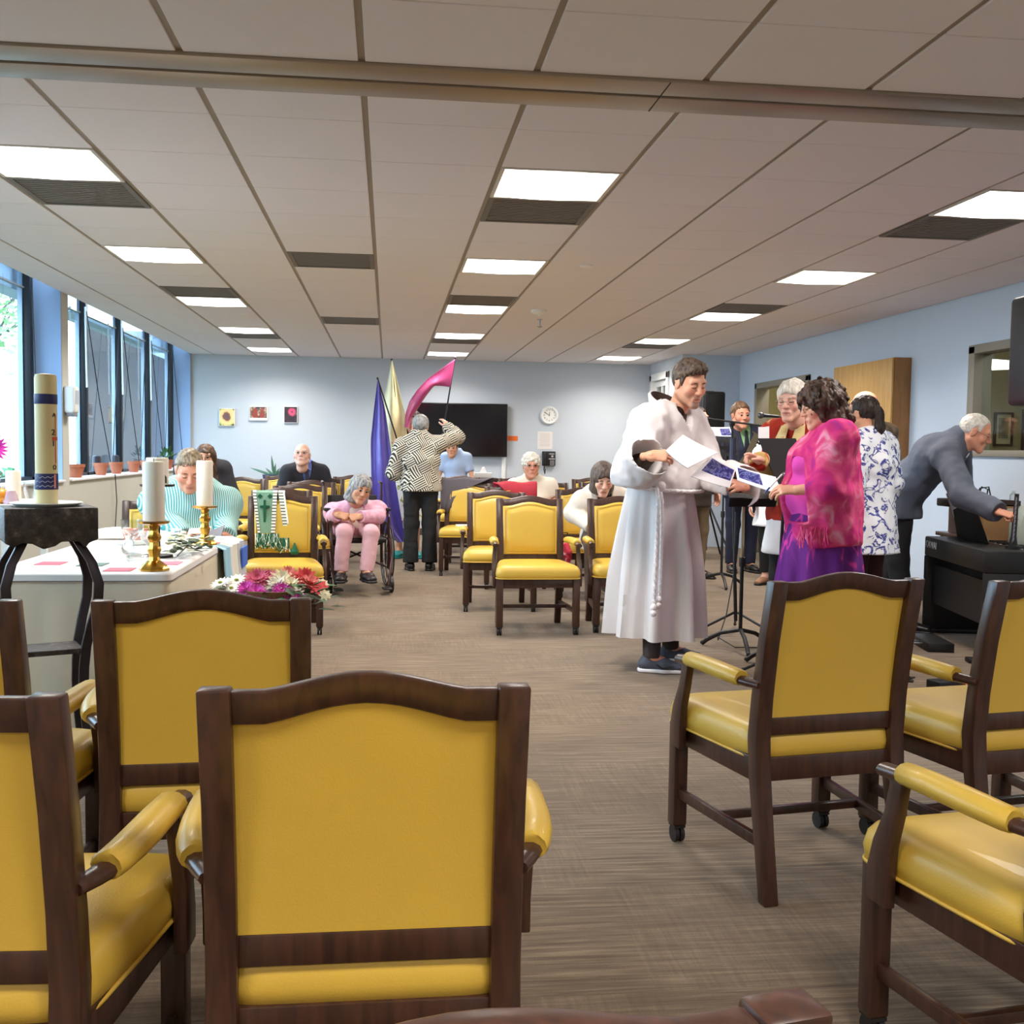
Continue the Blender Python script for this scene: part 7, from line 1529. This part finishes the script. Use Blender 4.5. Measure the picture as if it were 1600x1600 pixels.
q0 = at(1090, 652, 7.05)-L; q1 = at(1196, 666, 7.2)-L; MB().tube([q0, q1], .007, 7).build('boom', M_black, ms, smooth=True); cl_ = at(1145, 705, 7.15)-L; MB().tube([cl_-Vector((0, 0, .12)), cl_+Vector((0, 0, .09))], .022, 10).build('grip_clutch', mat('navy_grip', (44, 46, 70), .5), ms, smooth=True); MB().ball(pt_, .022, 10, 7).build('boom_joint', M_black, ms, smooth=True)
mic(ms, q0+Vector((.03, 0, 0)), (-1, -.2, -.05)); tripod(ms, .16, .36, ph=3.35)
cbp = [at(1149, 800, 7.1)-L, at(1146, 900, 7.08)-L, at(1135, 960, 6.98)-L, at(1122, 1000, 6.85)-L]; cbp = [Vector(v) for v in cbp]; cbp += [Vector((cbp[-1].x-.02, -.35, .05)), Vector((cbp[-1].x+.05, -.5, .008)), Vector((.35, -.55, .008)), Vector((.8, -.4, .008))]
MB().tube(cbp, .004, 6).build('cable', M_black, ms, smooth=True)
b4 = at(1256, 960, 7.6); ms2 = empty('microphone_stand', 'boom microphone stand behind the white-haired woman, mic pointing left', 'microphone stand', (b4.x, 7.6, 0)); L = ms2.location; MB().tube([(0, 0, .1), (0, 0, 1.5)], .011, 8).build('pole', M_black, ms2, smooth=True); q1 = at(1216, 651, 7.45)-L; MB().tube([(0, 0, 1.5), q1], .007, 7).build('boom', M_black, ms2, smooth=True); mic(ms2, q1, (-1, -.1, .05)); tripod(ms2, .16, .3, ph=1.)
b5 = at(1226, 960, 5.62); ms3 = empty('microphone_stand', 'short microphone stand with silver ball mic by the held pen', 'microphone stand', (b5.x, 5.75, 0)); L = ms3.location; q1 = at(1226, 742, 5.7)-L; MB().tube([(0, 0, .1), q1-Vector((0, 0, .14))], .010, 8).build('pole', M_black, ms3, smooth=True); mic(ms3, q1-Vector((0, 0, .14)), (0, -.1, 1)); tripod(ms3, .12, .2, ph=.2)
def loudspeaker(label, x, y, z, w, d, h_, rz):
    t = empty('loudspeaker', label, 'loudspeaker', (x, y, z), rz); out = [(-w/2, -d/2+.03), (-w/2+.03, -d/2), (w/2-.03, -d/2), (w/2, -d/2+.03), (w/2*.8, d/2), (-w/2*.8, d/2)]
    MB().prism(out, 'z', 0, h_).build('cabinet', M_black, t, bevel=.025, seg=3); MB().box(-w/2+.025, w/2-.025, -d/2-.008, -d/2, .03, h_-.03).build('grille', mat('speaker_grille', (26, 26, 28), .6, bump=.5, bscale=900), t, bevel=.004)
    MB().box(-.05, .05, -.02, .02, h_, h_+.012).build('top_handle', M_black, t, bevel=.004); MB().tube([(w/2*.9, 0, h_*.3), (w/2+.03, 0, h_*.33), (w/2+.03, 0, h_*.6), (w/2*.9, 0, h_*.63)], .009, 6).build('side_handle', M_black, t, smooth=True); return t
def spk_stand(label, x, y, z):
    t = empty('speaker_stand', label, 'stand', (x, y, 0)); MB().tube([(0, 0, .1), (0, 0, z-.002)], .018, 10).build('pole', M_black, t, smooth=True); MB().lathe([(.03, -.04), (.032, .04)], (0, 0, .75), 10).build('collar', M_black, t, smooth=True); tripod(t, .7, .5, r=.012, ph=.9); return t
a, b_ = at(1089, 612, 12.4), at(1126, 690, 12.4); loudspeaker('black loudspeaker on a stand behind the guitarist', (a.x+b_.x)/2, 12.4, b_.z, b_.x-a.x, .3, a.z-b_.z, .15); spk_stand('tripod stand under the loudspeaker behind guitarist', (a.x+b_.x)/2, 12.4, b_.z)
a, b_ = at(1583, 450, 4.2), at(1690, 632, 4.2); loudspeaker('black loudspeaker cut by the right edge, up high', (a.x+b_.x)/2+.13, 4.34, b_.z, b_.x-a.x, .28, a.z-b_.z, .1); spk_stand('tripod stand out of frame under the right edge loudspeaker', (a.x+b_.x)/2+.16, 4.36, b_.z)
# ------------------------------------------------------------------ digital piano and clutter at the right
pa, pb = at(1445, 838, 7.25), at(1540, 860, 6.1); ang = math.atan2(pb.y-pa.y, pb.x-pa.x); Lp = math.hypot(pb.x-pa.x, pb.y-pa.y); zp = .5*(pa.z+pb.z)
pn = empty('digital_piano', 'black digital piano with music rest, seen from behind at right', 'piano', (pa.x, pa.y, 0), ang)   # x runs along the back edge, +y is the player's side
MB().box(0, Lp, 0, .30, zp-.14, zp).build('body', M_black, pn, bevel=.012); MB().box(0, Lp, .30, .44, zp-.14, zp-.022).build('key_bed', M_black, pn, bevel=.006)
MB().box(.0, .04, .0, .42, 0, zp-.14).build('side_panel', M_black, pn, bevel=.006); MB().box(Lp-.04, Lp, .0, .42, 0, zp-.14).build('side_panel', M_black, pn, bevel=.006); MB().box(.04, Lp-.04, .05, .08, .22, zp-.2).build('modesty_panel', M_black, pn)
MB().box(-.02, .06, -.08, .5, 0, .03).build('foot', M_black, pn, bevel=.006); MB().box(Lp-.06, Lp+.02, -.08, .5, 0, .03).build('foot', M_black, pn, bevel=.006)
nk = 34; kw = (Lp-.1)/nk; km = MB().box(.0008, kw-.0008, 0, .13, 0, .016).mesh('white_key', bevel=.001, seg=1); km.materials.append(mat('ivory_key', (236, 232, 222), .3))
for k in range(nk): link('white_key', km, None, pn, (.05+k*kw, .31, zp-.021))
bk_ = MB().box(-.006, .006, 0, .085, 0, .012).mesh('black_key'); bk_.materials.append(M_black)
for k in range(nk-1):
    if k % 7 not in (2, 6): link('black_key', bk_, None, pn, (.05+(k+1)*kw, .31, zp-.004))
rest = MB(); prof = [(.08, 0), (.66, 0), (.6, .20), (.5, .235), (.3, .235), (.14, .20)]; rest.loft([[(x, .20-.28*z, zp+z) for x, z in prof], [(x, .212-.28*z, zp+z) for x, z in prof]]); rest.build('music_rest', M_desk, pn, bevel=.003)
lt = text('KAWAI', .07, mat('pale_lettering', (196, 196, 200), .5), pn, (.15, -.0015, zp-.055), (PI/2, 0, 0), 'brand_lettering')
Mw = pn.matrix_basis.copy(); Mw = Matrix.Translation(pn.location) @ Matrix.Rotation(ang, 4, 'Z'); rp_ = lambda x, y, z: Mw @ Vector((x, y, z))
sheetq('sheet_music', 'open white sheet music on the piano rest', 'sheet music', [rp_(.02, .13, zp+.31), rp_(.30, .13, zp+.30), rp_(.34, .232, zp+.012), rp_(.05, .232, zp+.012)], .003, M_paper)
sheetq('sheet_music', 'second white sheet music behind the first on piano rest', 'sheet music', [rp_(.31, .135, zp+.29), rp_(.55, .135, zp+.27), rp_(.58, .232, zp+.012), rp_(.35, .232, zp+.012)], .003, M_paper)
cp = at(1583, 842, 6.25); ct = at(1592, 772, 6.2); cz = empty('clarinet', 'clarinet with silver keys standing on the piano under hand', 'clarinet', (cp.x, 6.25, zp)); d = Vector((ct.x-cp.x, -.03, ct.z-zp)); MB().lathe([(.045, 0), (.045, .02), (.012, .03)], n=14).build('peg_base', M_black, cz, smooth=True)
MB().tube([Vector((0, 0, .02)), d*.25, d*.6, d], [.028, .017, .015, .013], 12).build('tube', M_black, cz, smooth=True); s_ = MB()
for k in range(10): q = d*(.15+.08*k)+Vector((-.012, -.014, 0)); s_.tube([q, q+Vector((.002, -.003, .022))], .006, 6)
s_.tube([d*.12+Vector((-.016, -.016, 0)), d*.95+Vector((-.013, -.014, 0))], .0028, 5).build('keywork', M_steel, cz, smooth=True)
tb = empty('side_table', 'dark table along the right wall under boxes', 'table', (4.45, 7.0, 0)); zt2 = .70
MB().box(-.24, .24, -.7, .72, zt2-.03, zt2).build('tabletop', M_wood, tb, bevel=.004)
for a in (-.2, .2):
    for b_ in (-.64, .66): MB().box(a-.02, a+.02, b_-.02, b_+.02, 0, zt2-.03).build('leg', M_wood, tb)
M_card = mat('cardboard', (150, 112, 72), .85, noise=.06, nscale=8)
p = at(1548, 800, 7.0); cx_ = empty('cardboard_box', 'brown cardboard box on table behind the clarinet', 'box', (p.x+.05, 7.0, zt2+.001)); MB().box(-.2, .24, -.16, .16, 0, .235).build('box', M_card, cx_, bevel=.004); MB().box(-.03, .03, -.162, -.16, .17, .225).build('tape', mat('pale_tape', (196, 182, 160), .4), cx_)
t = empty('wicker_tray', 'dark brown tray lying on the cardboard box', 'tray', (p.x+.0, 7.0, zt2+.239)); MB().box(-.16, .16, -.1, .1, 0, .006).box(-.16, .16, -.1, -.09, 0, .035).box(-.16, .16, .09, .1, 0, .035).box(-.16, -.15, -.09, .09, 0, .035).box(.15, .16, -.09, .09, 0, .035).build('tray', mat('dark_wicker', (58, 38, 30), .7, bump=.6, bscale=150), t)
p = at(1516, 805, 7.5); t = empty('speaker_case', 'brownish grey box left of the cardboard box', 'box', (p.x, 7.5, zt2+.001)); MB().box(-.12, .14, -.1, .1, 0, .2).build('box', mat('taupe_box', (112, 94, 88), .6), t, bevel=.006)
p = at(1510, 770, 7.45); t = empty('instrument_case', 'flat black instrument case on the taupe box', 'case', (p.x+.02, 7.5, zt2+.203)); MB().box(-.18, .16, -.09, .09, 0, .06).build('case', M_black, t, bevel=.01)
MB().tube([(.05, -.05, .06), (.08, -.06, .14), (.15, -.06, .15), (.17, -.07, .05), (.14, -.095, -.1)], .006, 6).tube([(.1, 0, .06), (.13, 0, .15), (.18, 0, .13), (.17, 0, .06)], .006, 6).build('cable', M_black, t, smooth=True)
p = at(1592, 760, 6.6); t = empty('water_bottle', 'clear plastic bottle beside dark items on table at right', 'bottle', (at(1574, 760, 7.1).x+.05, 7.1, zt2+.239)); MB().lathe([(.025, 0), (.028, .02), (.026, .07), (.01, .09), (.01, .1)], n=12).build('bottle', M_clear, t, smooth=True)
t = empty('tote_bag', 'pale grey-green bag at the right edge by the clarinet', 'bag', (at(1612, 800, 6.5).x, 6.5, zt2+.001)); MB().loft([[(-.13, -.06, 0), (.13, -.06, 0), (.13, .06, 0), (-.13, .06, 0)], [(-.12, -.07, .14), (.12, -.07, .14), (.12, .07, .14), (-.12, .07, .14)], [(-.06, -.04, .27), (.06, -.04, .27), (.06, .04, .27), (-.06, .04, .27)]]).build('bag', mat('sage_cloth', (164, 174, 164), .8), t, bevel=.02)
# pedal unit, power strip and cables on the floor
p = at(1500, 1000, 5.9); t = empty('pedal_unit', 'black pedal unit on the floor below the piano', 'pedal', (pa.x*.45+pb.x*.55, pa.y*.45+pb.y*.55, 0), ang); MB().box(-.2, .2, -.22, -.05, 0, .06).build('box', M_black, t, bevel=.006)
for k in (-1, 0, 1): MB().box(k*.08-.012, k*.08+.012, -.29, -.2, .035, .045).build('pedal', M_steel, t, bevel=.003)
p = at(1508, 1028, 5.3); t = empty('power_strip', 'black adapter with red light on floor amid cables', 'power strip', (p.x, 5.45, 0), .3); MB().box(-.12, .12, -.05, .05, 0, .05).build('body', M_black, t, bevel=.006); MB().ball((.08, -.05, .03), .008, 8, 6).build('pilot_light', mat('red_led', (255, 60, 40), .4, emit=(1, .1, .06), estr=6), t, smooth=True)
cb = MB(); rr = random.Random(6)
for k in range(4): cb.tube([(rr.gauss(0, .02)-.1*k*0+.3*math.sin(i*.7+k)-.25, -.1+.07*k+.06*math.cos(i*1.1+k*2), .006) for i in range(14)], .005, 5)
o = cb.build('cables', M_black, None, smooth=True, loc=(p.x-.15, 5.75, 0)); tag(o, 'tangle of black cables on the carpet below the piano', 'cable'); o['kind'] = 'stuff'
